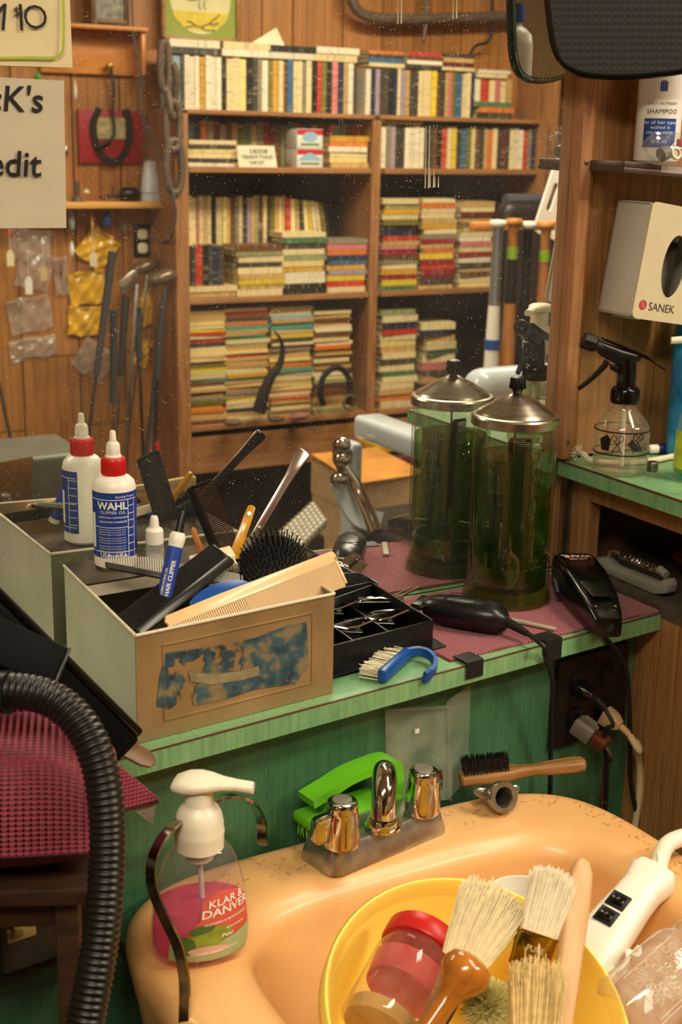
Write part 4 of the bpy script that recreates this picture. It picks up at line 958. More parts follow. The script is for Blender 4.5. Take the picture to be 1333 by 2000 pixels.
# ------------------------------------------------------------------ yellow bucket and what stands in it
BC = ad(937.6, 1973.6, 1.075); BN = Vector((.247, -.462, 1)).normalized(); BR = .134 * 1.075 / 1.12
BM = frame(BC, Vector((1, 0, 0)), BN)
bk_ = thing('plastic_bucket', 'yellow plastic bucket of brushes tilted in the wash basin', 'bucket', BM @ T(0, 0, -.135))
m, nt, p = nodes('yellow_plastic'); p.inputs['Base Color'].default_value = c4(srgb('#fddc62')); p.inputs['Roughness'].default_value = .38; p.inputs['Subsurface Weight'].default_value = .25; p.inputs['Subsurface Radius'].default_value = (.012, .007, .002); p.inputs['Subsurface Scale'].default_value = .6
bump(nt, p, noise(nt, coords(nt), 40, 3), .02)
G().lathe([(0, 0), (BR * .74, 0), (BR * .76, .003), (BR * .90, .110), (BR * .93, .116), (BR * .94, .120), (BR * .955, .132), (BR * .972, .1352), (BR * .985, .1352), (BR, .1325), (BR, .118), (BR * .985, .112), (BR * .96, .112), (BR * .81, .0), (BR * .81, -.002), (0, -.002)][::1], 72).obj('wall', m, bk_, 50)
# jar with a red lid lying in the bucket
p0, p1 = ad(742, 2010, 1.06), ad(832, 1843, 1.125)
rj = thing('red_lid_jar', 'clear plastic jar with a red screw lid lying in the yellow bucket', 'jar', frame(p0, p1 - p0, camdir(p0)) @ RY(90))
ln = (p1 - p0).length
G().lathe([(0, -.004), (.030, -.004), (.034, 0), (.0345, ln - .024), (.0325, ln - .018), (.031, ln - .014)], 40).obj('body', thin_glass('scuffed_clear', (.97, .93, .86), 1.42, .05, .02, ((.85, .74, .55), .08)), rj, 50)
G().lathe([(0, ln - .014), (.0345, ln - .014), (.0355, ln - .012), (.0355, ln + .002), (.0340, ln + .004), (0, ln + .004)], 40).obj('lid', M_RED, rj, 40)
G().lathe([(0, ln * .42), (.030, ln * .42), (.0325, ln - .030), (0, ln - .022)], 32).obj('inner_fill', mat('lid_glow_red', '#d8505a', 0.4, var=0.25, vscale=30), rj, 50)  # stands in for red light through the lid; the jar holds nothing red
G().lathe([(0, -.0035), (.030, -.003), (.032, .009), (0, .0105)], 32).obj('liquid', mat('amber_liquid', '#c9a05a', 0.2, var=0.2, coat=.5), rj, 50)
M_BHAIR = mat('pale_bristle', '#f4e6b8', 0.55, var=0.12, vscale=200); M_BHAIR2 = mat('cream_bristle', '#faf0d2', 0.55, var=0.08, vscale=200); M_BHAIR3 = mat('straw_bristle', '#e2c684', 0.55, var=0.18, vscale=200)
def tuft(g, base, tip, w0, w1, d0, d1, side, n, r=.0005, jitter=.004, seed=1, bend=.0):
    """Bristles from a flat base (w0 x d0) fanning to the tip (w1 x d1)."""
    rr_ = random.Random(seed); base, tip = Vector(base), Vector(tip); t = (tip - base).normalized(); s_ = Vector(side); s_ = (s_ - t * s_.dot(t)).normalized(); n_ = t.cross(s_); L_ = (tip - base).length
    for i in range(n):
        u, v = rr_.uniform(-1, 1), rr_.uniform(-1, 1)
        a = base + s_ * u * w0 / 2 + n_ * v * d0 / 2
        b = base + t * (L_ * (1 - .12 * u * u) + rr_.gauss(0, jitter)) + s_ * (u * w1 / 2 + rr_.gauss(0, .0012)) + n_ * (v * d1 / 2 + rr_.gauss(0, .0012)) 
        mid = (a + b) / 2 + s_ * (u * (w1 - w0) * .03 + bend) 
        g.tube([a, mid, b], [r, r, r * .5], 3, cap=False)
    return g
# duster with pale bristles
db0, db1 = ad(905, 1880, 1.045), ad(972, 1745, 1.055)
du = thing('neck_duster', 'neck duster with pale fanned bristles behind the wooden knob', 'brush', T(db0))
tag(tuft(G(), (0, 0, 0), db1 - db0, .034, .054, .012, .022, RGT, 900, .0009, .004, 2).obj('bristles', M_BHAIR, du), kind='stuff')
sd = RGT * .8 + UPV * .3
G().tube([(0, 0, 0) , -(db1 - db0) * .35, -(db1 - db0) * 1.25], [1, .8, .6], flat=(.030, .014), hint=camdir(db0)).obj('handle', M_BRW, du)
# turned wooden handle with a knob
wk0, wk1 = ad(830, 2015, .99), ad(912, 1896, 1.01)
wkn = thing('turned_handle', 'varnished turned wooden handle with a mushroom knob in the bucket', 'handle', frame(wk0, wk1 - wk0, camdir(wk0)) @ RY(90))
ln = (wk1 - wk0).length
M_VARN = wood('varnished_wood', '#8a4c12', '#c07c2a', 2, 18, 8, 0.2, coat=.5)
G().lathe([(0, -.055), (.009, -.055), (.0085, ln * .45), (.010, ln * .65), (.0165, ln * .80), (.0195, ln * .90), (.0195, ln * 1.02), (.017, ln * 1.13), (.010, ln * 1.20), (0, ln * 1.22)], 32).obj('turning', M_VARN, wkn, 60)
# paint brush with a gold ferrule
pb0, pb1 = ad(1030, 1893, 1.04), ad(1050, 1826, 1.045); pbt = ad(1082, 1706, 1.05)
pb = thing('paint_brush', 'flat paint brush with a shiny gold ferrule and white bristles in the bucket', 'brush', T(pb0))
up_ = (pb1 - pb0).normalized(); side_ = (ad(1085, 1860, 1.045) - ad(1003, 1820, 1.04)).normalized(); side_ = (side_ - up_ * side_.dot(up_)).normalized(); nn_ = up_.cross(side_)
fm_ = Matrix((side_, up_, -nn_ if nn_.dot(camdir(pb0)) < 0 else nn_)).transposed().to_4x4()
G().prism([(-.0155, 0), (.0155, 0), (.0165, .029), (-.0165, .029)], .009, fm_ @ T(0, 0, -.0045), .002).obj('ferrule', mat('gold_ferrule', '#c9ae3c', 0.16, 1.0, 0.1), pb)
G().box((.0335, .002, .0105), fm_ @ T(0, .0275, 0), .0008).obj('ferrule_band', mat('gold_ferrule', '#c9ae3c'), pb)
v, f = text_vf('PURE', .0065, 'CENTER', 0, .02); G().add(v, f, fm_ @ T(0, .016, .0048)).obj('lettering', mat('pale_gold', '#efe2a0', 0.3, 0.6), pb, 0)
v, f = text_vf('2 IN', .005, 'CENTER', 0, .02); G().add(v, f, fm_ @ T(0, .009, .0048)).obj('lettering', mat('pale_gold', '#efe2a0'), pb, 0)
tag(tuft(G(), up_ * .027, pbt - pb0, .029, .034, .008, .014, side_, 900, .0009, .0025, 4).obj('bristles', M_BHAIR2, pb), kind='stuff')
G().prism([(-.014, 0), (.014, 0), (.008, -.03), (.0085, -.07), (-.0085, -.07), (-.008, -.03)], .007, fm_ @ T(0, 0, -.0035), .002).obj('handle', mat('pink_wood', '#c79a72', 0.5, var=0.15), pb)
# straw brush head at the bottom edge
sbx, sbt = ad(1042, 2070, .985), ad(1052, 1898, 1.0)
sw = thing('straw_brush', 'straw coloured brush with soft ragged bristles in front of the paint brush', 'brush', T(sbx))
tag(tuft(G(), (0, 0, 0), sbt - sbx, .030, .040, .012, .020, RGT, 900, .0009, .006, 8).obj('bristles', M_BHAIR3, sw), kind='stuff')
G().tube([(0, 0, 0), -(sbt - sbx) * .3, -(sbt - sbx) * 1.0], [1, .7, .6], flat=(.030, .014), hint=camdir(sbx)).obj('handle', M_BRW, sw)
# fluffy green-yellow puff between handle and straw brush
pq = ad(955, 1968, 1.03)
pu = thing('bath_puff', 'small yellow green fluffy puff between the wooden handle and brushes', 'puff', T(pq)); g = G(); rr_ = random.Random(12)
for i in range(1600):
    d = Vector((rr_.gauss(0, 1), rr_.gauss(0, 1), rr_.gauss(0, 1))).normalized(); l = rr_.uniform(.016, .024)
    g.tube([d * .004, d * l * .6 + Vector((rr_.gauss(0, .001), rr_.gauss(0, .001), 0)), d * l], [.0006, .0006, .0003], 3, cap=False)
tag(g.obj('fluff', mat('puff_yarn', '#dcd28a', 0.8, var=0.15), pu), kind='stuff')
# long pale wooden handle
hp0, hp1 = ad(1088, 2050, 1.0), ad(1140, 1678, 1.075)
lh = thing('long_wooden_handle', 'long pale wooden brush handle rising out of the bucket', 'handle', frame(hp0, hp1 - hp0, (camdir(hp0) + RGT * .5)))
ln = (hp1 - hp0).length
rows = []
for t, w, h in ((0, .018, .012), (.3, .019, .012), (.6, .020, .012), (.8, .021, .011), (.93, .018, .010), (.985, .011, .008), (1.0, .004, .004)):
    rows.append([(t * ln, p_[0], p_[1]) for p_ in rrect(w, h, min(w, h) * .35, 4)])
g = G().grid(rows, close_u=True); nn = len(rows[0]); g.f += [tuple(range(nn))[::-1], tuple(range((len(rows) - 1) * nn, len(rows) * nn))]; g.mi += [0, 0]
g.obj('stick', wood('pale_wood', '#b98f5c', '#dcb98a', 0, 20, 10, 0.5), lh, 50)

# ------------------------------------------------------------------ white shower-massager with two rocker switches
pm0, pm1 = ad(1128, 1900, 1.20), ad(1285, 1700, 1.28)
ms = thing('hand_massager', 'white hand held massager with two black rocker switches in the basin', 'massager', frame(pm0, pm1 - pm0, (camdir(pm0) * 1.0 + UPV * .25 - RGT * .35)))
ln = (pm1 - pm0).length
loft(G(), [(-.01, .050, .030, 0), (0, .052, .034, 0), (ln * .25, .047, .034, .000), (ln * .50, .043, .033, .001), (ln * .66, .039, .032, .001), (ln * .80, .038, .032, .0), (ln * .92, .046, .032, .0), (ln * .985, .040, .028, 0), (ln, .026, .018, 0)], 32, 3.2).obj('housing', mat('white_housing', '#efe8d8', 0.28, var=0.03), ms, 50)
for x in (ln * .40, ln * .40 + .0205):
    k_ = G().box((.0175, .019, .002), T(x, .004, .0178), .0006).obj('rocker_switch', M_BLACK, ms)
    G().box((.010, .0125, .003), T(x, .004, .0192) @ RY(7), .0008).obj('rocker', M_BLACKGLOSS, k_)
    v, f = text_vf('HI', .0035); G().add(v, f, T(x, .004, .0212) @ RZ(-40)).obj('lettering', mat('grey_ink', '#8b8778', 0.5, var=0), k_, 0)
tg = smooth_path([(ln * .10, -.026, .000), (ln * .16, -.031, .002), (ln * .24, -.031, .002), (ln * .30, -.027, .002), (ln * .31, -.034, .002), (ln * .36, -.030, .002)], 5)
G().tube(tg, 1, flat=(.012, .004), hint=(0, 1, 0)).obj('trigger', M_WHITE, ms, 50)
G().box((.014, .008, .014), T(ln * .10, -.027, 0), .002).obj('trigger_pivot', M_CREAM, ms)
ce0 = ms.matrix_world @ Vector((ln, 0, 0))
cw = cord('massager_cable', 'thick white cable leaving the top of the massager', [ce0 - (pm1 - pm0) * .04, ce0, ad(1300, 1655, 1.30), ad(1330, 1637, 1.31), ad(1380, 1628, 1.32)], .0085, mat('white_cable', '#ece3cd', 0.4, var=0.04), n=14)
tw = [ad(1286, 1665, 1.285), ad(1290, 1700, 1.27), ad(1298, 1733, 1.265), ad(1314, 1722, 1.265), ad(1314, 1706, 1.27), ad(1294, 1698, 1.28)]
o = G().tube(smooth_path(tw, 5), .0013, 6, T(-cw.matrix_world.translation)).obj('wire_tie', M_WHITE, cw)

# ------------------------------------------------------------------ glass jar lying at the right edge, white cup behind the brushes
gj0, gj1 = ad(1215, 1990, 1.12), ad(1350, 1868, 1.165)
gj = thing('mason_jar', 'clear glass jar with white printed fruit pattern lying in the basin', 'jar', frame(gj0, gj1 - gj0, camdir(gj0)) @ RY(90))
ln = (gj1 - gj0).length; R2 = .034
G().lathe([(0, 0), (R2 - .006, 0), (R2, .006), (R2, ln - .012), (R2 - .003, ln - .004), (R2 - .008, ln), (R2 - .008, ln + .004), (R2 - .006, ln + .006), (R2 - .006, ln + .016), (R2 - .009, ln + .016)], 48).obj('glass', thin_glass('clear_glass', (.98, .98, .96), 1.5, .02, .02, ((.85, .80, .70), .20)), gj, 50)
M_FROST = mat('white_frost_print', '#d8cfba', 0.6, var=0.1)
g = G(); rr_ = random.Random(6)
# camera side of this frame is local -X after the quarter turn
def jp(a, z): return ((R2 + .0004) * math.cos(PI + a), (R2 + .0004) * math.sin(PI + a), z)
for a0, z0, a1, z1 in ((-.7, .012, .75, .012), (-.7, ln - .018, .75, ln - .018), (-.7, .012, -.7, ln - .018), (.75, .012, .75, ln - .018), (.62, .012, .62, ln - .018)):
    g.tube([jp(a0 + (a1 - a0) * t / 10, z0 + (z1 - z0) * t / 10) for t in range(11)], .0004, 4)
g.obj('frame_print', M_FROST, gj)
g = G()
for i in range(60):
    a, z, s_ = rr_.uniform(-.62, .5), rr_.uniform(.016, ln - .022), rr_.uniform(.0015, .0035)
    n_ = 8; g.tube([jp(a + s_ / R2 * math.cos(2 * PI * t / n_), z + s_ * math.sin(2 * PI * t / n_)) for t in range(n_ + 1)], .00032, 4, cap=False)
tag(g.obj('fruit_print', M_FROST, gj), kind='stuff')
q = ad(1020, 1775, 1.24)
cup = thing('white_cup', 'white cup standing in the basin behind the paint brush', 'cup', T(q.x, q.y, .612))
ch = q.z - .612 + .016; G().lathe([(0, 0), (.022, 0), (.026, .004), (.032, ch), (.030, ch), (.024, .006), (0, .004)], 36).obj('bowl', M_WHITE, cup, 50)
# ------------------------------------------------------------------ things on the green shelf of the side cabinet
SHF = 1.0485
q = az(1213, 913, SHF)
IL = -RGT.copy(); IL.z = 0; IL.normalize()                    # image-left, level
spb = thing('spray_bottle', 'clear spray bottle with black trigger and scissors print on the green shelf', 'spray bottle', frame((1.0595, -.087, SHF), IL, (0, 0, 1)))
SR = .0325
G().lathe([(0, .004), (.020, .002), (SR - .003, 0), (SR, .004), (SR, .052), (SR - .002, .058), (SR - .008, .066), (.0165, .0735), (.0140, .078), (.0135, .088)], 48).obj('bottle', thin_glass('spray_plastic', (.96, .95, .92), 1.5, .03, .03, ((.75, .66, .5), .10)), spb, 50)
G().lathe([(0, .005), (.028, .004), (.0318, .006), (.0318, .0185), (0, .0185)], 40).obj('water', thin_glass('still_water', (.96, .96, .93), 1.33, .01, .01), spb, 40)
for zz in (.0245, .0515): G().lathe([(SR + .0002, zz), (SR + .0007, zz), (SR + .0007, zz + .0016), (SR + .0002, zz + .0016), (SR + .0002, zz)], 48).obj('black_ring', M_INKB, spb)
# printed combs and scissors: thin raised shapes wrapped on the wall; the camera side is local +Y here
def spray_print(poly, a0, z0): return [((SR + .0006) * math.sin(a0 + x / SR), (SR + .0006) * math.cos(a0 + x / SR), z0 + y) for x, y in poly]
CA = math.atan2(*( (spb.matrix_world.to_3x3().inverted() @ camdir(q)).xy ))
def wrap_poly(poly, a0, z0, nm):
    g = G().prism(poly, .0002); g.v = [Vector(((SR + .0006 + p.z) * math.sin(a0 + p.x / SR), (SR + .0006 + p.z) * math.cos(a0 + p.x / SR), z0 + p.y)) for p in g.v]; return g.obj(nm, M_INKB, spb, 0)
wrap_poly([(-.006, -.010), (.004, -.010), (.007, .003), (-.003, .009), (-.008, .004)], CA + .62, .040, 'comb_print')
wrap_poly([(-.007, -.004), (.001, -.004), (.009, .005), (.004, .011), (-.004, .002)], CA - .50, .0345, 'dryer_print')
for s_ in (-1, 1):
    pts = [(s_ * .004 + .0028 * math.cos(t) * 1.0, .009 + .0036 * math.sin(t)) for t in [2 * PI * k / 12 for k in range(13)]]
    for dx, dz in ((.14, 0), (-.62, .002)):
        G().tube([((SR + .0007) * math.sin(CA + dx + x / SR), (SR + .0007) * math.cos(CA + dx + x / SR), .0365 + dz + y) for x, y in pts], .0005, 4).obj('scissors_print', M_INKB, spb)
        G().tube([((SR + .0007) * math.sin(CA + dx + x / SR), (SR + .0007) * math.cos(CA + dx + x / SR), .0365 + dz + y) for x, y in ((s_ * .003, .006), (-s_ * .002, -.001), (-s_ * .006, -.009))], .0006, 4).obj('scissors_print', M_INKB, spb)
G().tube([(-.002, 0, .006), (-.001, 0, .05), (0, 0, .088)], .0028, 10).obj('dip_tube', mat('white_tube', '#d9d2c0', 0.4, var=0.03), spb)
cp = G().lathe([(0, .083), (.0165, .083), (.0170, .085), (.0165, .099), (.0150, .101), (.0115, .1025), (.0110, .108), (0, .108)], 32).obj('collar', M_BLACKGLOSS, spb)
g = G()
for k in range(28): g.box((.0008, .0012, .012), RZ(360 / 28 * k) @ T(.0166, 0, .092))
tag(g.obj('collar_ribs', M_BLACKGLOSS, cp, 0), kind='stuff')
G().tube([(0, 0, .106), (0, 0, .118), (.001, 0, .130), (.004, 0, .137)], [.0110, .0112, .0108, .009], 18).obj('head_stem', M_BLACKGLOSS, spb)
SA = 17     # head tips up towards the nozzle
HM_ = T(.006, 0, .139) @ RY(-SA)
loft(G(), [(-.020, .012, .008, .003), (-.012, .018, .014, .000), (.004, .019, .019, -.003), (.024, .018, .016, -.001), (.034, .016, .013, .002), (.036, .013, .011, .002)], 20, 4, HM_).obj('head', M_BLACK, spb, 40)
G().prism([(-.052, -.0016), (-.030, .004), (.030, .0095), (.030, .012), (-.026, .0085), (-.042, .002), (-.052, .0012)], .015, HM_ @ RX(90) @ T(0, 0, -.0075), .0008).obj('top_cover', M_BLACKGLOSS, spb)
G().lathe([(0, 0), (.0085, 0), (.0098, .002), (.0098, .016), (.0088, .018), (.004, .0185), (0, .0165)], 14, HM_ @ T(.034, 0, .002) @ RY(90)).obj('nozzle', M_BLACK, spb, 25)
G().tube(smooth_path([(.024, 0, .132), (.027, 0, .126), (.034, 0, .118), (.045, 0, .107), (.056, 0, .098)], 4), [1.1, 1.05, 1, .95, .9, .85, .8, .75, .7, .65, .6, .55, .5, .45, .4, .35, .3], flat=(.014, .0045), hint=(1, 0, .5)).obj('trigger', M_BLACK, spb, 50)
G().prism([(.0, .112), (.020, .122), (.020, .128), (.004, .126)], .010, RX(90) @ T(0, 0, -.005), .001).obj('trigger_guard', M_BLACK, spb)

q = az(1337, 884, SHF)
bs = thing('blue_bottle', 'tall bright blue bottle with white lettering at the right edge of the shelf', 'bottle', T(q.x, q.y, SHF) @ RZ(35))
m, nt, p = nodes('swirled_blue'); v = coords(nt, (1, 1, 1)); f = noise(nt, v, 14, 2, .4, 2.0); L(nt, ramp(nt, f, [(.35, srgb('#1372b4')), (.6, srgb('#2f9ad6')), (.75, srgb('#6cc0e6'))]), p.inputs['Base Color']); p.inputs['Roughness'].default_value = .3
G().lathe([(0, 0), (.92, 0), (1, .004), (1, .150), (.96, .165), (.8, .176), (.45, .184), (.4, .19), (0, .19)], 40, SC(.034, .024, 1)).obj('body', m, bs, 40)
G().lathe([(0, .189), (.013, .189), (.0135, .192), (.0125, .215), (0, .216)], 24).obj('cap', M_WHITE, bs)
for tx, off, s_ in (('WARM', .30, .006), ('shower and bath', .05, .008), ('FRESH', -.25, .006)):
    v, f = text_vf(tx, s_, 'LEFT')
    G().add([(.034 * 1.02 * math.cos(-2.35 + off - p.y / .028), .024 * 1.025 * math.sin(-2.35 + off - p.y / .028), .030 + p.x) for p in v], f).obj('lettering', M_INKW, bs, 0)
q = az(1374, 937, SHF)
gs = thing('green_soap_bottle', 'clear pump bottle with lime green soap at the right edge of the shelf', 'soap bottle', T(q.x, q.y, SHF) @ RZ(-60))
G().lathe([(0, .003), (.8, .0005), (.93, .003), (.99, .010), (1, .03), (.97, .055), (.85, .080), (.62, .100), (.48, .106)], 40, SC(.037, .027, 1)).obj('bottle', thin_glass('soap_bottle_plastic'), gs, 60)
m = clear_liquid('lime_soap', '#a8e858', '#7fd030', .4)
G().lathe([(0, .004), (.78, .004), (.93, .008), (.96, .024), (0, .025)], 40, SC(.037, .027, 1)).obj('soap', m, gs, 60)
G().lathe([(1.015, .014), (1.015, .058)], 30, SC(.037, .027, 1), a0=-2.6, a1=.4).obj('label', mat('label_lime', '#b9c93a', 0.45, var=0.35, vscale=60), gs, 60)
G().lathe([(.0195, .103), (.0205, .104), (.0208, .118), (.0205, .125), (.0180, .134), (.0125, .140), (.0118, .158), (0, .158)], 36).obj('pump_collar', M_PUMP, gs, 40)
loft(G(), [(-.022, .020, .005, .161), (-.012, .032, .0135, .1625), (.002, .032, .0135, .1635), (.016, .020, .010, .164), (.034, .013, .0085, .1632), (.050, .0115, .008, .1615)], 24, 2.4, RZ(205)).obj('pump_head', M_PUMP, gs, 50)
# frayed rope end along the shelf
pts = [az(1131, 884, SHF + .010), az(1142, 888, SHF + .012), az(1152, 898, SHF + .006), az(1180, 903, SHF + .004), az(1260, 901, SHF + .004), az(1330, 888, SHF + .004), az(1400, 875, SHF + .004)]
pts = [Vector((p.x, min(p.y, -.012), p.z)) for p in pts]
M_ROPE = mat('cotton_rope', '#d9cdb0', 0.8, var=0.15, vscale=300)
rp = thing('cotton_rope', 'white cotton rope with a frayed end behind the spray bottle', 'rope', T(pts[0]))
G().tube(smooth_path(pts, 6), .0036, 8, T(-pts[0])).obj('cord_body', M_ROPE, rp)
g = G()
for i in range(40):
    d = Vector((random.gauss(-.6, .5), random.gauss(-.1, .4), random.gauss(.3, .6))).normalized() * random.uniform(.006, .012)
    g.tube([(0, 0, 0), d * .5 + Vector((0, 0, random.gauss(0, .001))), d], .0007, 4)
tag(g.obj('frayed_strands', M_ROPE, rp), kind='stuff')
q = az(1268, 878, SHF + .006)
tbl = thing('small_tube', 'small dark blue tube with a white cap lying behind the spray bottle', 'tube', frame((q.x, q.y, SHF + .0065), (1, -.25, 0), (0, 0, 1)) @ RY(90))
G().lathe([(0, .012), (.006, .012), (.0062, .014), (.0062, .055), (0, .056)], 20).obj('body', mat('navy_label', '#232a66', 0.4, var=0.1), tbl)
G().lathe([(0, 0), (.0045, 0), (.006, .003), (.006, .012), (0, .0125)], 20).obj('cap', M_WHITE, tbl)
q = az(1275, 919, SHF)
thc = thing('metal_cap', 'small metal cap beside the spray bottle on the shelf', 'cap', T(q.x, q.y, SHF))
G().lathe([(0, 0), (.0062, 0), (.0066, .001), (.0066, .010), (.006, .011), (0, .011)], 20).obj('shell', M_STEEL, thc)

# ------------------------------------------------------------------ neck strip dispenser hung a little askew on the back panel
q = ay(1229, 618, -.0785)
dp = thing('neck_strip_dispenser', 'grey and beige neck strip dispenser with an oval opening on the cabinet wall', 'dispenser', T(q.x, -.0205, q.z) @ RY(8.5))
DW, DD, DH = .108, .060, .132
M_DGREY = mat('dispenser_grey', '#c3beb2', 0.4, var=0.06); M_DBEIGE = mat('dispenser_beige', '#cdbf9f', 0.4, var=0.04)
for x in (0, DW - .002): G().prism(rrect(DD, DH, .006, 4, DD / 2, DH / 2), .002, T(x + .002, 0, 0) @ RZ(-90) @ RX(90) @ T(0, 0, -.002), .0006).obj('side_panel', M_DGREY, dp)
G().box((DW - .004, DD - .004, .002), T(DW / 2, -DD / 2, .002)).obj('bottom_panel', M_DGREY, dp); G().box((DW - .004, DD - .004, .002), T(DW / 2, -DD / 2, DH - .002)).obj('top_panel', M_DGREY, dp)
G().box((DW - .004, .002, DH - .004), T(DW / 2, -.001, DH / 2)).obj('back_panel', M_DGREY, dp)
G().prism(rrect(DW, DH + .002, .008, 5, DW / 2, DH / 2), .0028, T(0, -DD, 0) @ RX(90), holes=[oval(.0180, .0370, 36, .050, .064)]).obj('front_panel', M_DBEIGE, dp, 30)
ring = [(.050 + .0182 * math.cos(2 * PI * k / 36), -DD - .002, .064 + .0372 * math.sin(2 * PI * k / 36)) for k in range(37)]
G().tube(ring, .0011, 6, cap=False).obj('opening_rim', M_DBEIGE, dp)
for k in range(3): G().box((.030, .0014, .10 - .012 * k), T(.052 + .004 * k, -.018 - .010 * k, .055) @ RZ(8), .0005).obj('paper_strip', mat('grey_paper', '#6d675c', 0.8, var=0.1), dp)
v, f = text_vf('SANEK', .0135, 'LEFT', 0, .006); G().add(v, f, T(.0225, -DD - .0031, .0145) @ RX(90)).obj('lettering', mat('charcoal_ink', '#3a352e', 0.6, var=0), dp, 0)
lg = G().lathe([(0, 0), (.0058, 0), (.0058, .0003), (0, .0003)], 28, T(.0135, -DD - .0029, .0155) @ RX(90)).obj('round_logo', mat('logo_red', '#b8323a', 0.5, var=0), dp)
for k in (-1, 0, 1): G().tube([(.0135 + .0016 * k - .0012, -DD - .0033, .0155 + .0035 - abs(k) * .0008), (.0135 + .0016 * k + .0012, -DD - .0033, .0155 - .0035 + abs(k) * .0008)], .00035, 4).obj('logo_stripe', M_DBEIGE, lg)
G().box((.028, .020, .003), T(.03, -.020, -.0018), .0008).obj('mounting_foot', M_DGREY, dp); G().box((.05, .016, .06), T(.05, .008, .06)).obj('wall_bracket', M_DGREY, dp)

# ------------------------------------------------------------------ brown plastic ledge with shampoo and a plastic bag
q = ay(1219, 318, -.078)
lg_ = thing('plastic_ledge', 'brown plastic ledge fixed to the cabinet wall under the shampoo', 'ledge', T(q.x, -.0045, q.z - .004) @ RY(3.2))
M_BRP = mat('brown_plastic', '#4e3c33', 0.35, var=0.08)
G().box((.26, .072, .003), T(.13, -.036, .0045), .001).obj('top', M_BRP, lg_)
for k, (zz, hh) in enumerate(((.0, .006), (-.0065, .006))): G().box((.26, .003, hh), T(.13, -.0728 - .001 * k, zz + .003), .001).obj('front_rib', M_BRP, lg_)
G().box((.003, .072, .012), T(.0012, -.036, 0), .001).obj('end_cap', M_BRP, lg_)
G().box((.055, .0006, .0075), T(.082, -.0752, .001), .0).obj('price_strip', mat('clear_strip', '#b9aea6', 0.15, 0.3, 0.2), lg_)
LZ = lg_.matrix_world @ Vector((.055, -.036, .0062))
q = ay(1282, 305, -.042)
shb = thing('shampoo_bottle', 'white shampoo bottle with a blue square label on the brown ledge', 'bottle', T(q.x, -.042, LZ.z + .0005))
RS = .0262
G().lathe([(0, 0), (RS - .003, 0), (RS, .003), (RS, .135), (RS - .002, .150), (RS - .010, .158), (.011, .161), (.011, .166), (0, .166)], 40).obj('body', mat('shampoo_white', '#ece6dc', 0.32, var=0.02), shb, 40)
G().lathe([(0, .164), (.014, .164), (.0145, .166), (.014, .186), (0, .187)], 28).obj('cap', M_BLUE, shb)
FS = math.atan2(CAM.y + .042, CAM.x - q.x) + .12
wrap_box(G(), RS, FS - .78, FS + .72, .018, .050, .0003, n=20).obj('blue_label', mat('label_blue2', '#1f4796', 0.4, var=0.06), shb, 60)
for tx, zz, s_, mm in (('for all hair types', .0455, .0052, M_INKW), ('washed in', .0400, .0052, M_INKW), ('city tap water', .0345, .0052, M_INKW), ('10 FL OZ', .0240, .0042, M_INKW), ('SHAMPOO', .0575, .0072, M_INKB), ('DAILY NUTRIENT', .0665, .0042, M_INKB)):
    wrap_text(tx, s_, zz, FS - .03 + (0 if mm is M_INKW else .05), shb, mm, RS, sp=1.1)
for k in range(4):
    w = .0018; wrap_box(G(), RS, FS - .15 + .085 * k, FS - .15 + .085 * k + .06, .080, .0925 - abs(k - 1.5) * .0012, .0003, n=3).obj('crest_print', mat('label_blue2', '#1f4796'), shb, 60)
# crumpled clear bag with a few small things
q = ay(1312, 288, -.062)
bag = thing('plastic_bag', 'crumpled clear plastic bag with small parts lying against the shampoo bottle', 'bag', T(1.090, -.089, LZ.z + .002))
M_BAG = thin_glass('bag_film', (.96, .96, .95), 1.5, .08, .06, ((.8, .8, .78), .05, 120.0))
def crumple(rx, ry, rz, seed, n=26, amp=.35):
    rr_ = random.Random(seed); ph = [(rr_.uniform(2, 9), rr_.uniform(2, 9), rr_.uniform(0, 6), rr_.uniform(.3, 1)) for _ in range(9)]; rows = []
    for i in range(n + 1):
        th = PI * i / n; row = []
        for k in range(n * 2):
            a = 2 * PI * k / (n * 2); d = 1 + amp * sum(w * math.sin(fa_ * th + fb_ * a + pp_) * math.sin(th) for fa_, fb_, pp_, w in [(int(x), int(y), z, w) for x, y, z, w in ph]) / 5
            row.append((rx * d * math.sin(th) * math.cos(a), ry * d * math.sin(th) * math.sin(a), rz * d * math.cos(th)))
        rows.append(row)
    return G().grid(rows, close_u=True)
crumple(.030, .014, .017, 3).obj('film', M_BAG, bag, 20, T(0, 0, .017))
G().lathe([(0, 0), (.008, 0), (.008, .010), (.006, .012), (0, .012)], 20, T(-.010, -.004, .008) @ RY(70)).obj('grey_part', mat('grey_part', '#7c786e', 0.5), bag)
G().lathe([(.005, 0), (.0075, 0), (.0075, .004), (.005, .004), (.005, 0)], 20, T(.008, -.006, .010) @ RX(70)).obj('cream_ring', M_CREAM, bag)
G().box((.010, .006, .008), T(.020, -.002, .022) @ RZ(20), .001).obj('red_part', M_RED, bag)

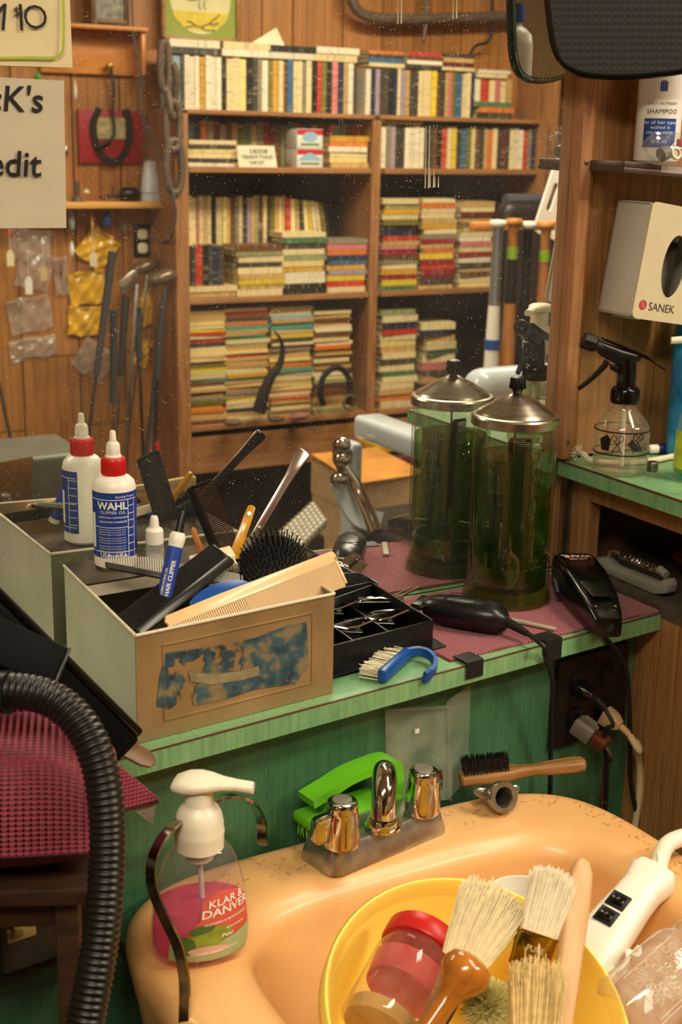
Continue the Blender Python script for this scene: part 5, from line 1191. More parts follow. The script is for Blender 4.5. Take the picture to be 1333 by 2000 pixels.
# ------------------------------------------------------------------ square hand mirror hanging in front of the wall mirror, black padded back to the room
HP0, HP1 = ay(1070, 70, -.036), ay(1333, 70, -.108)          # the mirror hangs turned a little away from the wall
HMX = frame(HP0, HP1 - HP0, (0, 0, 1)); HMI = HMX.inverted(); hn_ = HMX.to_3x3() @ Vector((0, 1, 0))
def on_hm(px, py):
    d = sight(px, py); return HMI @ (CAM + d * ((HP0 - CAM).dot(hn_) / d.dot(hn_)))
ol = [on_hm(*p) for p in ((1062, -60), (1070, 0), (1077, 55), (1084, 90), (1097, 118), (1118, 136), (1150, 146), (1200, 149), (1260, 147), (1333, 138), (1400, 122), (1440, 90), (1455, 40), (1460, -60), (1450, -160), (1400, -210), (1230, -235), (1120, -215), (1070, -160))]
cx_, cz_ = sum(p.x for p in ol) / len(ol), sum(p.z for p in ol) / len(ol)
ol = [Vector((p.x - cx_, p.z - cz_, 0)) for p in smooth_path(ol + [ol[0]], 4)[:-1]]
hm = thing('hand_mirror', 'hand mirror with a black quilted back hanging in front of the wall mirror', 'mirror', HMX @ T(cx_, .004, cz_))
m, nt, p = nodes('quilted_black'); t = N(nt, 'TexCoord')
w1 = N(nt, 'TexWave', wave_type='BANDS', bands_direction='X'); w2 = N(nt, 'TexWave', wave_type='BANDS', bands_direction='Z')
for w in (w1, w2): w.inputs['Scale'].default_value = 44.0; L(nt, t.outputs['Object'], w.inputs['Vector'])
mm = N(nt, 'Math', operation='MULTIPLY'); L(nt, w1.outputs['Fac'], mm.inputs[0]); L(nt, w2.outputs['Fac'], mm.inputs[1]); p.inputs['Base Color'].default_value = c4(srgb('#15110e')); p.inputs['Roughness'].default_value = .6
bump(nt, p, mm.outputs[0], .22, .0012)
pl_ = [(p.x, p.y) for p in ol]
G().prism([(x * .985, y * .985) for x, y in pl_], .004, T(0, -.003, 0) @ RX(90)).obj('padded_back', m, hm, 0)
G().tube([(x, -.0035, y) for x, y in pl_ + pl_[:1]], .0042, 10, cap=False).obj('rim', M_BLACKGLOSS, hm)
mg, nt, p = nodes('hand_mirror_glass'); p.inputs['Metallic'].default_value = 1; p.inputs['Roughness'].default_value = 0.02; p.inputs['Base Color'].default_value = (.86, .90, .86, 1)
G().prism([(x * .98, y * .98) for x, y in pl_], .002, T(0, .002, 0) @ RX(90), .0009).obj('glass', mg, hm, 0)
G().tube([(x * .985, .001, y * .985) for x, y in pl_ + pl_[:1]], .0022, 8, cap=False).obj('bevel_edge', mat('blue_glass_edge', '#6f9aa0', 0.08, 0.7, 0.1), hm)

# ------------------------------------------------------------------ inside the opening of the side cabinet
q0, q1 = ax(1172, 1118, 1.085), ax(1310, 1158, 1.085)
ra = thing('hand_exerciser', 'grey plastic hair tool with a coiled spring lying in the cabinet opening', 'tool', frame((q0.x, q0.y, .9078), (q1.x - q0.x, q1.y - q0.y, 0), (0, 0, 1)))
ln = Vector((q1.x - q0.x, q1.y - q0.y)).length; M_TOOL = mat('tool_grey', '#8f8b80', 0.4, var=0.1)
G().prism([(0, 0), (ln * .85, 0), (ln, .006), (ln * 1.02, .018), (ln * .97, .024), (ln * .88, .014), (.03, .012), (.012, .018), (0, .016)], .018, RX(90) @ T(0, 0, -.009), .002).obj('body', M_TOOL, ra)
sp_ = [(ln * .28 + ln * .55 * t / 90, .0045 * math.cos(t * .75), .026 + .0045 * math.sin(t * .75) + .003) for t in range(91)]
G().tube(sp_, .0011, 5).obj('coil_spring', M_NICKEL, ra); G().tube([(.012, 0, .016), (.018, 0, .030), (ln * .28, 0, .030)], .003, 8).obj('spring_arm', M_NICKEL, ra)
G().tube([(ln * .83, 0, .030), (ln * .93, 0, .026)], .005, 10).obj('spring_socket', M_TOOL, ra)
q0 = Vector((1.16, -.10, .930)); q1 = Vector((1.16, -.23, .925))
rb = thing('red_bristle_brush', 'dark brush with red bristles lying deep in the cabinet opening', 'brush', frame(q0, q1 - q0, (-.5, 0, 1)))
loft(G(), [(0, .020, .010, 0), (.01, .034, .014, 0), (.06, .036, .014, 0), (.09, .024, .013, 0), (.13, .018, .013, 0)], 20, 2.4).obj('back', mat('navy_plastic', '#1c2330', 0.3), rb)
g = G()
for i in range(14):
    for k in range(7):
        b0 = Vector((.008 + .005 * i, -.014 + .0045 * k, .006)); g.tube([b0, b0 + Vector((0, (k - 3) * .0012, .016))], .0007, 4)
tag(g.obj('bristles', mat('red_bristle', '#a03a22', 0.4), rb), kind='stuff')

# ------------------------------------------------------------------ outlet plate, plugs and leads on the apron
def aplate(px, name, label, cat, pts, th, m, off):
    a = [apron_at(*p, off) for p in pts]; t = thing(name, label, cat, T(a[0])); n = Vector((-.1163, 1, 0)).normalized() * -th; inv = T(-a[0]); v = [inv @ p for p in a] + [inv @ (p + n) for p in a]
    return t, G().add(v, [(0, 1, 2, 3), (7, 6, 5, 4), (0, 4, 5, 1), (1, 5, 6, 2), (2, 6, 7, 3), (3, 7, 4, 0)])
ot, g = aplate(0, 'outlet_plate', 'black four socket outlet plate on the green board under the counter', 'outlet', ((1087, 1290), (1222, 1252), (1213, 1415), (1070, 1460)), .006, None, .001)
g.obj('plate', mat('bakelite', '#17120f', 0.4, var=0.15), ot, 0)
AN = Vector((.1163, -1, 0)).normalized(); AU = Vector((1, .1163, 0)).normalized()
def afr(px, py, off): return frame(apron_at(px, py, off), AU, (0, 0, 1))     # X along the board, -Y out of it, Z up
for px, py in ((1130, 1335), (1190, 1318), (1125, 1405), (1188, 1385)):
    s_ = G().prism(rrect(.024, .028, .007, 4), .0012, T(-ot.matrix_world.translation) @ afr(px, py, .008) @ RX(90), .0004).obj('socket', M_BLACK, ot)
    for dx in (-.005, .005): G().box((.0018, .002, .008), T(-ot.matrix_world.translation) @ afr(px, py, .0092) @ T(dx, 0, .003)).obj('slot', mat('slot_black', '#050404', 0.9, var=0), s_)
def plug(name, label, px, py, m, size, dirv, body2=None):
    o_ = apron_at(px, py, .0095); t = thing(name, label, 'plug', frame(o_, dirv, (0, 0, 1)))
    loft(G(), [(0, size[0], size[1], 0), (.003, size[0] * 1.05, size[1] * 1.05, 0), (size[2] * .6, size[0], size[1] * .9, 0), (size[2] * .85, size[0] * .7, size[1] * .7, 0), (size[2], size[0] * .45, size[1] * .5, 0)], 20, 5).obj('body', m, t, 40)
    G().tube([(size[2], 0, 0), (size[2] + .016, 0, -.003)], [.0042, .003], 10).obj('strain_relief', m, t)
    for k in range(4): G().lathe([(.003, -.0006), (.0046, -.0006), (.0046, .0006), (.003, .0006), (.003, -.0006)], 12, T(size[2] + .003 + .003 * k, 0, -.0006 * k) @ RY(90)).obj('rib', m, t)
    return t, t.matrix_world @ Vector((size[2] + .015, 0, -.003))
PD = (AN * 1.0 + AU * .35 + Vector((0, 0, -.45)))
t1, e1 = plug('black_plug', 'black plug pushed into the outlet plate', 1128, 1340, M_BLACKGLOSS, (.020, .016, .026), PD)
cord('black_lead', 'black lead hanging from the plug in the outlet plate', [e1, e1 + PD * .010 + Vector((0, 0, -.012)), apron_at(1182, 1430, .045), apron_at(1186, 1500, .035), apron_at(1184, 1570, .030), apron_at(1180, 1650, .03)], .0026, M_RUBBER)
M_IVP = mat('ivory_plug', '#c9a878', 0.45, var=0.05)
t2, e2 = plug('ivory_plug', 'ivory plug in the lower right socket of the outlet plate', 1180, 1395, M_IVP, (.022, .020, .024), PD)
cord('ivory_lead', 'thick ivory lead hanging beside the cabinet', [e2, e2 + PD * .012 + Vector((0, 0, -.01)), apron_at(1243, 1450, .040), apron_at(1250, 1500, .030), apron_at(1249, 1555, .030), apron_at(1240, 1620, .03)], .0042, mat('ivory_cable', '#c8b48c', 0.5, var=0.05))
t3 = thing('grey_adapter', 'grey ground adapter in the lower left socket with a brown plug in it', 'adapter', frame(apron_at(1124, 1412, .0095), PD, (0, 0, 1)))
G().box((.026, .022, .020), T(.013, 0, 0), .003).obj('body', mat('grey_vinyl', '#6f675c', 0.5), t3); G().box((.018, .007, .012), T(.012, .012, .004), .002).obj('ground_tab', mat('grey_vinyl', '#6f675c'), t3)
t4 = thing('brown_plug', 'brown plug pushed into the grey adapter', 'plug', t3.matrix_world @ T(.0265, 0, 0)); G().box((.018, .020, .014), T(.009, 0, 0), .003).obj('body', mat('brown_bakelite', '#5b2a16', 0.35), t4)
e4 = t4.matrix_world @ Vector((.018, 0, -.002))
cord('brown_lead', 'thin brown lead hanging from the brown plug', [e4, e4 + Vector((.004, -.006, -.012)), apron_at(1181, 1500, .030), apron_at(1177, 1560, .028), apron_at(1172, 1640, .03)], .0019, mat('brown_cable', '#4a2414', 0.5))

# ------------------------------------------------------------------ left foreground: black folded case, leather strop, knitted pad, vacuum hose, switch box
p0, p1 = ad(262, 1450, 1.115), ad(-70, 1120, 1.045)
sl = thing('black_case', 'long black hinged case leaning against the tin', 'case', frame(p0, p1 - p0, camdir(p0) + Vector((-.2, 0, .3))))
ln = (p1 - p0).length
G().box((ln, .062, .016), T(ln / 2, .026, 0), .004).obj('body', mat('case_black', '#050505', 0.5, var=0.1, ior=1.2), sl)
G().box((ln * .97, .008, .020), T(ln / 2, -.008, -.001), .003).obj('edge_rail', M_BLACKGLOSS, sl)
q0, q1 = ad(112, 1305, 1.06), ad(-60, 1225, 1.03)
lid = thing('clipper_case', 'dull black plastic case with a raised edge behind the hose', 'case', frame(q0, q1 - q0, camdir(q0) + Vector((0, 0, .4))))
ln = (q1 - q0).length
G().box((ln, .036, .008), T(ln / 2, .002, .006), .003).obj('panel', mat('lid_black', '#0b0908', 0.6, ior=1.2), lid); G().box((.003, .036, .011), T(.0, .002, .007), .0012).obj('edge', M_STEEL if False else mat('edge_grey', '#2b2a26', 0.3), lid)
s0, s1 = ad(212, 1445, 1.112), ad(303, 1494, 1.118)
sr = thing('leather_strop', 'brown leather strop end hanging over the counter edge', 'strop', frame(s0, s1 - s0, (-.1, -.45, 1)))
ln = (s1 - s0).length
G().prism([(-.06, -.009), (ln * .75, -.009), (ln * .93, -.006), (ln, 0), (ln * .93, .006), (ln * .75, .009), (-.06, .009)], .003, I4, .0008).obj('strap', mat('brown_leather', '#6e4c2c', 0.4, var=0.2), sr)
# knitted burgundy pad: a cushion with modelled stitches in rows
pc = ad(25, 1540, 1.04)
M_KNIT = mat('burgundy_yarn', '#8e2c40', 0.85, var=0.25, vscale=250, sheen=.3)
kp = thing('knitted_pad', 'burgundy knitted pad on the wooden rack behind the hose', 'pad', frame(pc, RGT * 1.0 + FWD * .2, (0, 0, 1)))
rows = []
for i in range(15):
    th = -PI / 2 + PI * i / 14
    rows.append([((.080 * math.copysign(abs(math.cos(2 * PI * k / 40)) ** .6, math.cos(2 * PI * k / 40))) * max(.02, math.cos(th) ** .45), (.068 * math.copysign(abs(math.sin(2 * PI * k / 40)) ** .6, math.sin(2 * PI * k / 40))) * max(.02, math.cos(th) ** .45), .046 * math.sin(th)) for k in range(40)])
G().grid(rows, close_u=True).obj('cushion', mat('dark_burgundy', '#541826', 0.9), kp, 60)
g = G()
def padp(u, w): # u along x -1..1, w from the back over the top to the front base
    x = .080 * u; t = w
    if t < .45: y, z = .07 - t / .45 * .115, .046
    else:
        a = (t - .45) / .55; y, z = -.045 - .030 * math.sin(min(1, a * 1.6) * PI / 2), .046 * math.cos(min(1, a * 1.15) * PI * .62)
    f = (1 - abs(u) ** 3.5 * .55); 
    return Vector((x, y * (1 - abs(u) ** 4 * .3), z * f + (-.02 * abs(u) ** 4)))
NR, NS = 30, 46
for i in range(NR):
    u0 = -1 + 2 * i / NR; u1 = u0 + 2 / NR
    for k in range(NS):
        w = k / NS; um = (u0 + u1) / 2
        a, b, c = padp(u0 + .006, w), padp(um, w + .55 / NS), padp(u1 - .006, w)
        lift = Vector((0, -.6, .8)) * .0012
        g.tube([a + lift, b + lift * 2.2, c + lift], [.0013, .0016, .0013], 5, cap=False)
tag(g.obj('stitches', M_KNIT, kp), kind='stuff')
f0, f1, f2 = ad(228, 1495, 1.10), ad(312, 1566, 1.12), ad(222, 1588, 1.09)
fl = thing('knitted_corner', 'corner of a burgundy knitted cloth with a grey lining hanging below the counter', 'cloth', T(f0)); g = G()
for i in range(12):
    for k in range(12 - i):
        s_, t = i / 12, k / 12; pt = (f1 - f0) * s_ + (f2 - f0) * t
        g.lathe([(0, -.0022), (.0026, 0), (0, .0026)], 6, T(pt))
tag(g.obj('knots', M_KNIT, fl), kind='stuff')
G().add([Vector((0, 0, 0)), f1 - f0, f2 - f0, Vector((0, 0, -.003)), f1 - f0 + Vector((0, .002, -.002)), f2 - f0 + Vector((0, .002, -.002))], [(0, 1, 2), (5, 4, 3), (0, 3, 4, 1), (1, 4, 5, 2), (2, 5, 3, 0)]).obj('backing', mat('dark_burgundy', '#3d1019'), fl, 0)
w0, w1, w2 = ad(246, 1572, 1.105), ad(306, 1562, 1.122), ad(299, 1610, 1.125)
G().add([w0 - f0, w1 - f0, w2 - f0, w0 - f0 + Vector((0, .003, 0)), w1 - f0 + Vector((0, .003, 0)), w2 - f0 + Vector((0, .003, 0))], [(0, 1, 2), (5, 4, 3), (0, 3, 4, 1), (1, 4, 5, 2), (2, 5, 3, 0)]).obj('lining', mat('grey_fleece', '#a39a8a', 0.95, var=0.25, vscale=300, bmp=.6, bscale=500), fl, 0)
# rack that carries the pad
rk = thing('wooden_rack', 'dark wooden rack under the knitted pad', 'rack', T(pc.x, pc.y, 0)); M_DW = wood('dark_rack_wood', '#1e120a', '#40260f', 0, 20, 12, .5)
rz_ = pc.z - .050
G().box((.15, .12, .014), T(-.012, 0, rz_ - .007) @ RZ(-25), .002).obj('top_board', M_DW, rk)
for x, y in ((.045, -.045), (-.07, .03), (.045, .03), (-.07, -.045)): G().box((.018, .018, rz_ - .014), T(0, 0, 0) @ RZ(-25) @ T(x, y, (rz_ - .014) / 2), .002).obj('leg', M_DW, rk)
G().box((.10, .012, .020), T(0, 0, rz_ - .030) @ RZ(-25) @ T(-.012, -.045, 0), .002).obj('rail', M_DW, rk)
# ribbed vacuum hose
hp_ = [Vector((.10, -.42, .30)), Vector((.07, -.44, .60)), ad(-330, 1500, 1.0), ad(-190, 1400, .995), ad(-100, 1372, .99), ad(-10, 1352, .985), ad(50, 1352, .98), ad(105, 1368, .975), ad(152, 1408, .97), ad(184, 1465, .965), ad(203, 1540, .962), ad(210, 1630, .96), ad(207, 1730, .955), ad(197, 1830, .95), ad(180, 1930, .945), ad(160, 2030, .94), ad(135, 2140, .93), Vector((.26, -.52, .55)), Vector((.22, -.56, .30)), Vector((.16, -.60, .05)), Vector((.06, -.62, .018))]
hs = thing('vacuum_hose', 'ribbed black vacuum hose hanging in front of the knitted pad', 'hose', T(hp_[0]))
sp_ = smooth_path(hp_, 60); L_ = 0; rr_l = []; out = []; last = sp_[0]
dens = [sp_[0]]
for p in sp_[1:]:
    dens.append(p)
pos = 0.0; rad = []
for i, p in enumerate(dens):
    if i: pos += (dens[i] - dens[i - 1]).length
    rad.append(.0122 + .0014 * (0.5 + 0.5 * math.cos(2 * PI * pos / .0050)) ** .6)
G().tube(dens, rad, 20, T(-hp_[0])).obj('ribbed_tube', mat('hose_black', '#16130f', 0.35, var=0.1), hs, 80)
hq = smooth_path(hp_[5:7], 4); G().tube(hq[:3], [.0160] * 3, 24, T(-hp_[0])).obj('cuff', M_BLACK, hs)
# switch box
sw0 = apron_at(80, 1805, .03)
sx_ = thing('switch_box', 'grey metal switch box with an ivory toggle on the green board', 'switch box', frame(sw0, AU, (0, 0, 1)))
G().box((.085, .036, .062), T(0, .004, 0), .007, 4).obj('cover', mat('scuffed_grey_metal', '#6f695e', 0.35, 0.75, 0.35, 30), sx_, 40)
pt = sx_.matrix_world.inverted() @ apron_at(42, 1822, .045)
tp = G().box((.026, .004, .012), T(pt.x, -.0145, pt.z), .001).obj('toggle_plate', mat('aged_ivory', '#b59a5c', 0.4, var=0.1), sx_)
G().prism([(-.005, 0), (.005, 0), (.004, .010), (-.004, .010)], .006, T(pt.x - .004, -.016, pt.z) @ RX(105) @ T(0, 0, -.003), .001).obj('toggle', mat('aged_ivory', '#b59a5c'), tp)
G().lathe([(0, 0), (.004, 0), (.003, .0015), (0, .002)], 12, T(.022, -.0142, .004) @ RX(90)).obj('screw', M_STEEL, sx_)
G().box((.098, .016, .014), T(0, .010, -.040), .002).obj('wood_block', M_DW, sx_)
w_ = [apron_at(110, 1700, .012), apron_at(140, 1722, .010), apron_at(175, 1745, .010), apron_at(205, 1790, .01), apron_at(240, 1850, .01), apron_at(270, 1900, .01)]
cord('switch_wire', 'thin brown wire running along the green board to the switch box', w_, .0018, mat('brown_cable'))
# ================================================================== the room behind the camera, seen in the mirror
# ------------------------------------------------------------------ bookcase of two bays
M_BC = wood('bookcase_wood', '#7c5230', '#b07e4c', 2, 16, 12, 0.45); M_BCH = wood('bookshelf_wood', '#7c5230', '#b07e4c', 0, 16, 12, 0.45)
BF, BB = -2.90, -3.148                    # front and back planes
bc = thing('bookcase', 'tall brown bookcase of two bays packed with paperbacks behind the barber', 'bookcase', T(2.45, -3.02, 0))
Bi = T(-2.45, 3.02, 0)
def bpart(x0, x1, y0, y1, z0, z1, nm, m=M_BC, bev=.002): return G().box((x1 - x0, abs(y1 - y0), z1 - z0), Bi @ T((x0 + x1) / 2, (y0 + y1) / 2, (z0 + z1) / 2), bev).obj(nm, m, bc, 0)
bpart(1.724, 1.744, BB, BF - .018, 0, 1.513, 'side_panel'); bpart(3.19, 3.21, BB, BF - .018, 0, 1.513, 'side_panel'); bpart(2.470, 2.490, BB, BF - .018, 0.05, 1.498, 'partition')
bpart(1.722, 1.769, BF - .018, BF, 0, 1.513, 'face_stile'); bpart(2.463, 2.480, BF - .018, BF, 0, 1.498, 'face_stile'); bpart(2.4805, 2.497, BF - .018, BF, 0, 1.498, 'face_stile'); bpart(3.185, 3.222, BF - .018, BF, 0, 1.513, 'face_stile')
for x0, x1 in ((1.745, 2.4695), (2.4905, 3.1895)):
    for zt, th in ((1.515, .014), (1.335, .018), (.905, .018), (.470, .018)):
        bpart(x0, x1, BB, BF - (.0185 if zt != 1.515 else .0), zt - th, zt, 'shelf_board', M_BCH)
        if zt != 1.515: bpart(x0 + .025, x1 - .008, BF - .018, BF, zt - th, zt + .001, 'shelf_edge', M_BCH)
    bpart(x0, x1, BB, BB + .006, .0, 1.50, 'back_sheet', mat('bookcase_back', '#3a2614', 0.7), 0)
    bpart(x0, x1, BF - .03, BF - .012, .30, .43, 'kick_board', M_BCH)

# ------------------------------------------------------------------ paperbacks
PAL = {'cream': '#e6d8ae', 'white': '#e9e4d6', 'pale yellow': '#ead995', 'tan': '#c9a870', 'gold': '#d9a93c', 'orange': '#d97b34', 'red': '#c8402f', 'crimson': '#9a2430', 'pink': '#cf7a80', 'maroon': '#6e2a2a',
       'brown': '#6f4a2e', 'black': '#221f1c', 'charcoal': '#46423c', 'grey': '#8d877a', 'sky blue': '#8fb4cc', 'blue': '#3d6f9e', 'navy': '#2b3358', 'green': '#4f7a5c', 'sage': '#9aa47c', 'teal': '#4d9a94', 'olive': '#7a7434', 'lilac': '#a89ab4', 'lemon': '#dfc93c'}
def spine_mat(attr):
    m, nt, p = nodes('paperback_cover' + ('_mixed' if attr else '')); t = N(nt, 'TexCoord'); oi = N(nt, 'ObjectInfo')
    if attr:
        a = N(nt, 'Attribute'); a.attribute_name = 'cover'; col = a.outputs['Color']; v = coords(nt, (110, 1, 190)); f = noise(nt, v, 1.0, 3)
    else:
        col = oi.outputs['Color']; cb_ = N(nt, 'CombineXYZ'); sx = N(nt, 'SeparateXYZ'); L(nt, t.outputs['Object'], sx.inputs[0])
        for k, (ax__, sc) in enumerate((('X', .35), ('Y', .2), ('Z', 30.0))):
            mu = N(nt, 'Math', operation='MULTIPLY_ADD'); mu.inputs[1].default_value = sc; L(nt, sx.outputs[ax__], mu.inputs[0]); r_ = N(nt, 'Math', operation='MULTIPLY'); r_.inputs[1].default_value = 91.0 + 13 * k; L(nt, oi.outputs['Random'], r_.inputs[0]); L(nt, r_.outputs[0], mu.inputs[2]); L(nt, mu.outputs[0], cb_.inputs[k])
        f = noise(nt, cb_.outputs[0], 1.0, 2)
    hs_ = N(nt, 'HueSaturation'); L(nt, col, hs_.inputs['Color']); hs_.inputs['Value'].default_value = .38
    lt = mixc(nt, .6, col, (.75, .66, .45)); col = mixc(nt, 1.0, col, (.90, .82, .66), 'MULTIPLY')
    c = mixc(nt, ramp(nt, f, [(.56, (0, 0, 0)), (.66, (.6, .6, .6))]), col, hs_.outputs['Color'])
    c = mixc(nt, ramp(nt, f, [(.30, (.6, .6, .6)), (.40, (0, 0, 0))]), c, lt)
    L(nt, c, p.inputs['Base Color']); p.inputs['Roughness'].default_value = .42; return m
M_COVER = spine_mat(False); M_PAGES = mat('paper_pages', '#d5c08a', 0.8, var=0.12, vscale=80)
def book_geo(g, M=I4):
    g.box((.06, 1, 1), M @ T(.03, -.5, .5)); g.box((.06, 1, 1), M @ T(.97, -.5, .5)); g.box((.88, .05, 1), M @ T(.5, -.025, .5)); g.box((.88, .93, .975), M @ T(.5, -.515, .5), mi=1); return g
book_me = book_geo(G()).mesh('paperback', [M_COVER, M_PAGES], 0)   # spine faces +Y, X thickness, Z height
def ordn(n): return f"{n}{'th' if 10 <= n % 100 <= 20 else {1: 'st', 2: 'nd', 3: 'rd'}.get(n % 10, 'th')}"
BR_ = random.Random(21)
def shade(c, s=.12):
    k = 1 + BR_.uniform(-s, s); r, g_, b = srgb(PAL[c]); return (min(1, r * k), min(1, g_ * k), min(1, b * k), 1)
def book(M, col, label, group):
    o = link(book_me, 'paperback', None, M); o.color = shade(col); return tag(o, label, 'book', group)
def row(x0, x1, z, y, cols, hs, where, group, depth=.108, lean=0.0, gap=.0015):
    """Standing books from x0 to x1; cols gives (colour, weight); ends exactly at x1."""
    tot = sum(w for _, w in cols); x = x0
    for i, (c, w) in enumerate(cols):
        th = (x1 - x0) * w / tot - gap; h = hs if not isinstance(hs, tuple) else BR_.uniform(*hs)
        M = T(x, y + BR_.uniform(-.006, 0), z + .0008)
        if lean: M = M @ RY(-lean * (i / len(cols)) if callable(lean) is False else lean(i))
        book(M @ SC(th, depth, h), c, f'{c} paperback, {ordn(i + 1)} from left {where}', group); x += th + gap
def stack(xc, z, y, cols, where, group, ln=.172, thr=(.014, .022), jit=.007, depth=.108, rot=1.2, zmax=None):
    """Lying books, listed from the bottom up."""
    for i, c in enumerate(cols):
        th = BR_.uniform(*thr); l = ln + BR_.uniform(-.006, .004)
        if zmax and z + th > zmax: break
        M = T(xc + BR_.uniform(-jit, jit), y + BR_.uniform(-jit, 0), z + .0006) @ RZ(BR_.uniform(-rot, rot)) @ T(-l / 2, 0, th) @ RY(90)
        book(M @ SC(th, depth, l), c, f'{c} paperback lying {ordn(i + 1)} up {where}', group); z += th + .0008
    return z
def cols(s): # "cream*2 black:.8 ..." -> [(colour, weight)]
    out = []
    for w in s.split():
        c, _, n = w.partition(':'); c = c.replace('_', ' '); out.append((c, float(n) if n else 1.0))
    return out
TOPZ = 1.5155
X = lambda px, py=200, yv=2.93: my(px, py, yv).x
GA = 'paperbacks standing on top of the bookcase'
row(X(338), X(697), TOPZ, -2.925, cols('sky_blue:1.3 charcoal:.8 white white:.9 white:.9 gold white white white black:.8 cream:1.3 cream:1.3 pale_yellow:1.2 black:1.1 charcoal grey:.8 white:1.2 olive:.9 gold cream brown:.8 blue:1.1 cream:.8 cream grey:.8 cream:1.1 black red:.9 olive black:1.1 pink:1.2 navy:1.2 tan:.8 white:1.1 charcoal:.8'), (.160, .168), 'in the top row of the first bay', GA)
for pc_, cc in ((383, ('charcoal', 'white')), (482, ('white', 'cream')), (570, ('white', 'black')), (657, ('cream', 'white'))):
    stack(X(pc_), TOPZ + .170, -2.928, cc, f'in the {"first" if pc_ < 400 else "second" if pc_ < 500 else "third" if pc_ < 600 else "fourth"} pair lying on the top row', 'paperbacks lying on the top row', thr=(.018, .024))
GB = 'paperbacks at the back of the upper shelf'
row(X(368, 280, 3.0), X(722, 280, 3.0), 1.336, -3.00, cols('blue black orange grey maroon grey brown tan olive green tan grey crimson maroon brown sage teal orange olive blue gold charcoal crimson orange sky_blue grey brown red tan charcoal'), (.135, .150), 'in the back row of the upper shelf, first bay', GB)
stack(X(414), 1.336, -2.922, ('white', 'charcoal', 'cream', 'pale yellow', 'charcoal', 'cream'), 'in the stack beside the white card sign', 'stacked paperbacks on the upper shelf', thr=(.012, .015))
stack(X(683), 1.336, -2.922, ('tan', 'pale yellow', 'cream', 'white', 'orange', 'gold'), 'in the stack right of the red and white boxes', 'stacked paperbacks on the upper shelf', thr=(.015, .019), ln=.155)
# second shelf, first bay
rs = G().box((.60, .10, .155), T(2.07, -3.08, .906 + .0775)).obj('book_riser', M_BCH); tag(rs, 'hidden wooden riser carrying the back row of the middle shelf', 'riser')
GC = 'paperbacks at the back of the middle shelf'
row(X(370, 430, 3.02), X(560, 430, 3.02), 1.062, -3.025, cols('cream cream pink:.7 cream tan cream black:1.1 cream:1.6 pale_yellow tan brown grey cream charcoal lilac tan sage brown cream charcoal olive tan cream:.8 tan'), (.166, .176), 'in the back row of the middle shelf, first bay', GC)
xx = X(562, 430, 3.02)
for i, c in enumerate(('red', 'cream', 'tan', 'charcoal', 'cream', 'lemon', 'white', 'cream', 'olive', 'black')):
    th = BR_.uniform(.011, .018); ln_ = 1 + i * 1.15
    book(T(xx + i * .0012, -3.025, 1.0625 + .0) @ T(th, 0, 0) @ RY(-ln_) @ T(-th, 0, .001) @ SC(th, .108, .165 - i * .0015), c, f'leaning {c} paperback, {ordn(i + 1)} of the slanting ones on the middle shelf', GC); xx += th / math.cos(math.radians(ln_)) + .0036
z_ = stack(X(415, 570), .906, -2.925, ('tan', 'cream'), 'under the red upright book on the middle shelf', 'stacked paperbacks on the middle shelf', ln=.180, thr=(.016, .02))
row(X(376, 540), X(440, 540), z_, -2.935, cols('charcoal:.7 red:1.3 black charcoal:.7 navy charcoal'), (.128, .135), 'on the two lying books, middle shelf', 'paperbacks standing in front on the middle shelf')
stack(X(508, 540), .906, -2.918, ('cream', 'tan', 'lemon', 'tan', 'cream', 'charcoal', 'cream', 'sage', 'brown'), 'in the first front stack of the middle shelf', 'stacked paperbacks on the middle shelf', ln=.175)
stack(X(593, 540), .906, -2.918, ('black', 'black', 'white', 'white', 'gold', 'pale yellow', 'sage', 'cream', 'charcoal', 'green', 'cream'), 'in the second front stack of the middle shelf', 'stacked paperbacks on the middle shelf', ln=.168, thr=(.015, .021))
stack(X(676, 540), .906, -2.918, ('cream', 'red', 'lemon', 'lilac', 'gold', 'blue', 'navy', 'orange', 'pink', 'grey'), 'in the third front stack of the middle shelf', 'stacked paperbacks on the middle shelf', ln=.158)
# second bay
GA2 = 'paperbacks standing on the second bay'
row(X(713), X(925), TOPZ, -2.925, cols('white:1.1 navy lilac charcoal:.8 charcoal black:1.1 navy:.8 cream:.7 lilac:1.1 tan charcoal charcoal:.8 cream cream cream:.8 lemon:1.2 brown:.8 charcoal tan:.8 pink:.8 olive blue:1.3 cream cream navy:.7'), (.148, .158), 'in the top row of the second bay', GA2)
row(X(932), X(1003), TOPZ + .055, -2.94, cols('white red:1.5 cream pink cream tan'), (.075, .085), 'of the small books at the end of the top row', GA2)
stack(X(967, 220), TOPZ, -2.925, ('charcoal', 'orange', 'green'), 'in the grey stack ending the top row', 'stacked paperbacks on the second bay', ln=.15, thr=(.016, .02))
stack(X(965, 150), TOPZ + .142, -2.93, ('cream', 'white'), 'on the small books ending the top row', 'stacked paperbacks on the second bay', ln=.14, thr=(.012, .015))
for pc_, cc, nm in ((755, ('cream', 'blue', 'charcoal', 'orange'), 'first'), (828, ('charcoal', 'white', 'brown', 'red'), 'middle'), (892, ('cream', 'maroon', 'tan', 'charcoal'), 'last')):
    stack(X(pc_), TOPZ + .160, -2.928, cc, f'in the {nm} pile lying on the second bay top row', 'stacked paperbacks on the second bay', ln=.145, thr=(.011, .015))
row(X(742, 290), X(1047, 290), 1.336, -2.925, cols('white:1.4 grey lilac charcoal charcoal white white:1.1 white:1.2 white charcoal charcoal brown black red:1.2 cream lemon:1.2 charcoal blue:1.3 olive cream brown charcoal tan orange cream:1.1 charcoal maroon charcoal cream white white:1.2 red:1.2 grey navy'), (.138, .148), 'on the upper shelf of the second bay', 'paperbacks standing on the upper shelf of the second bay')
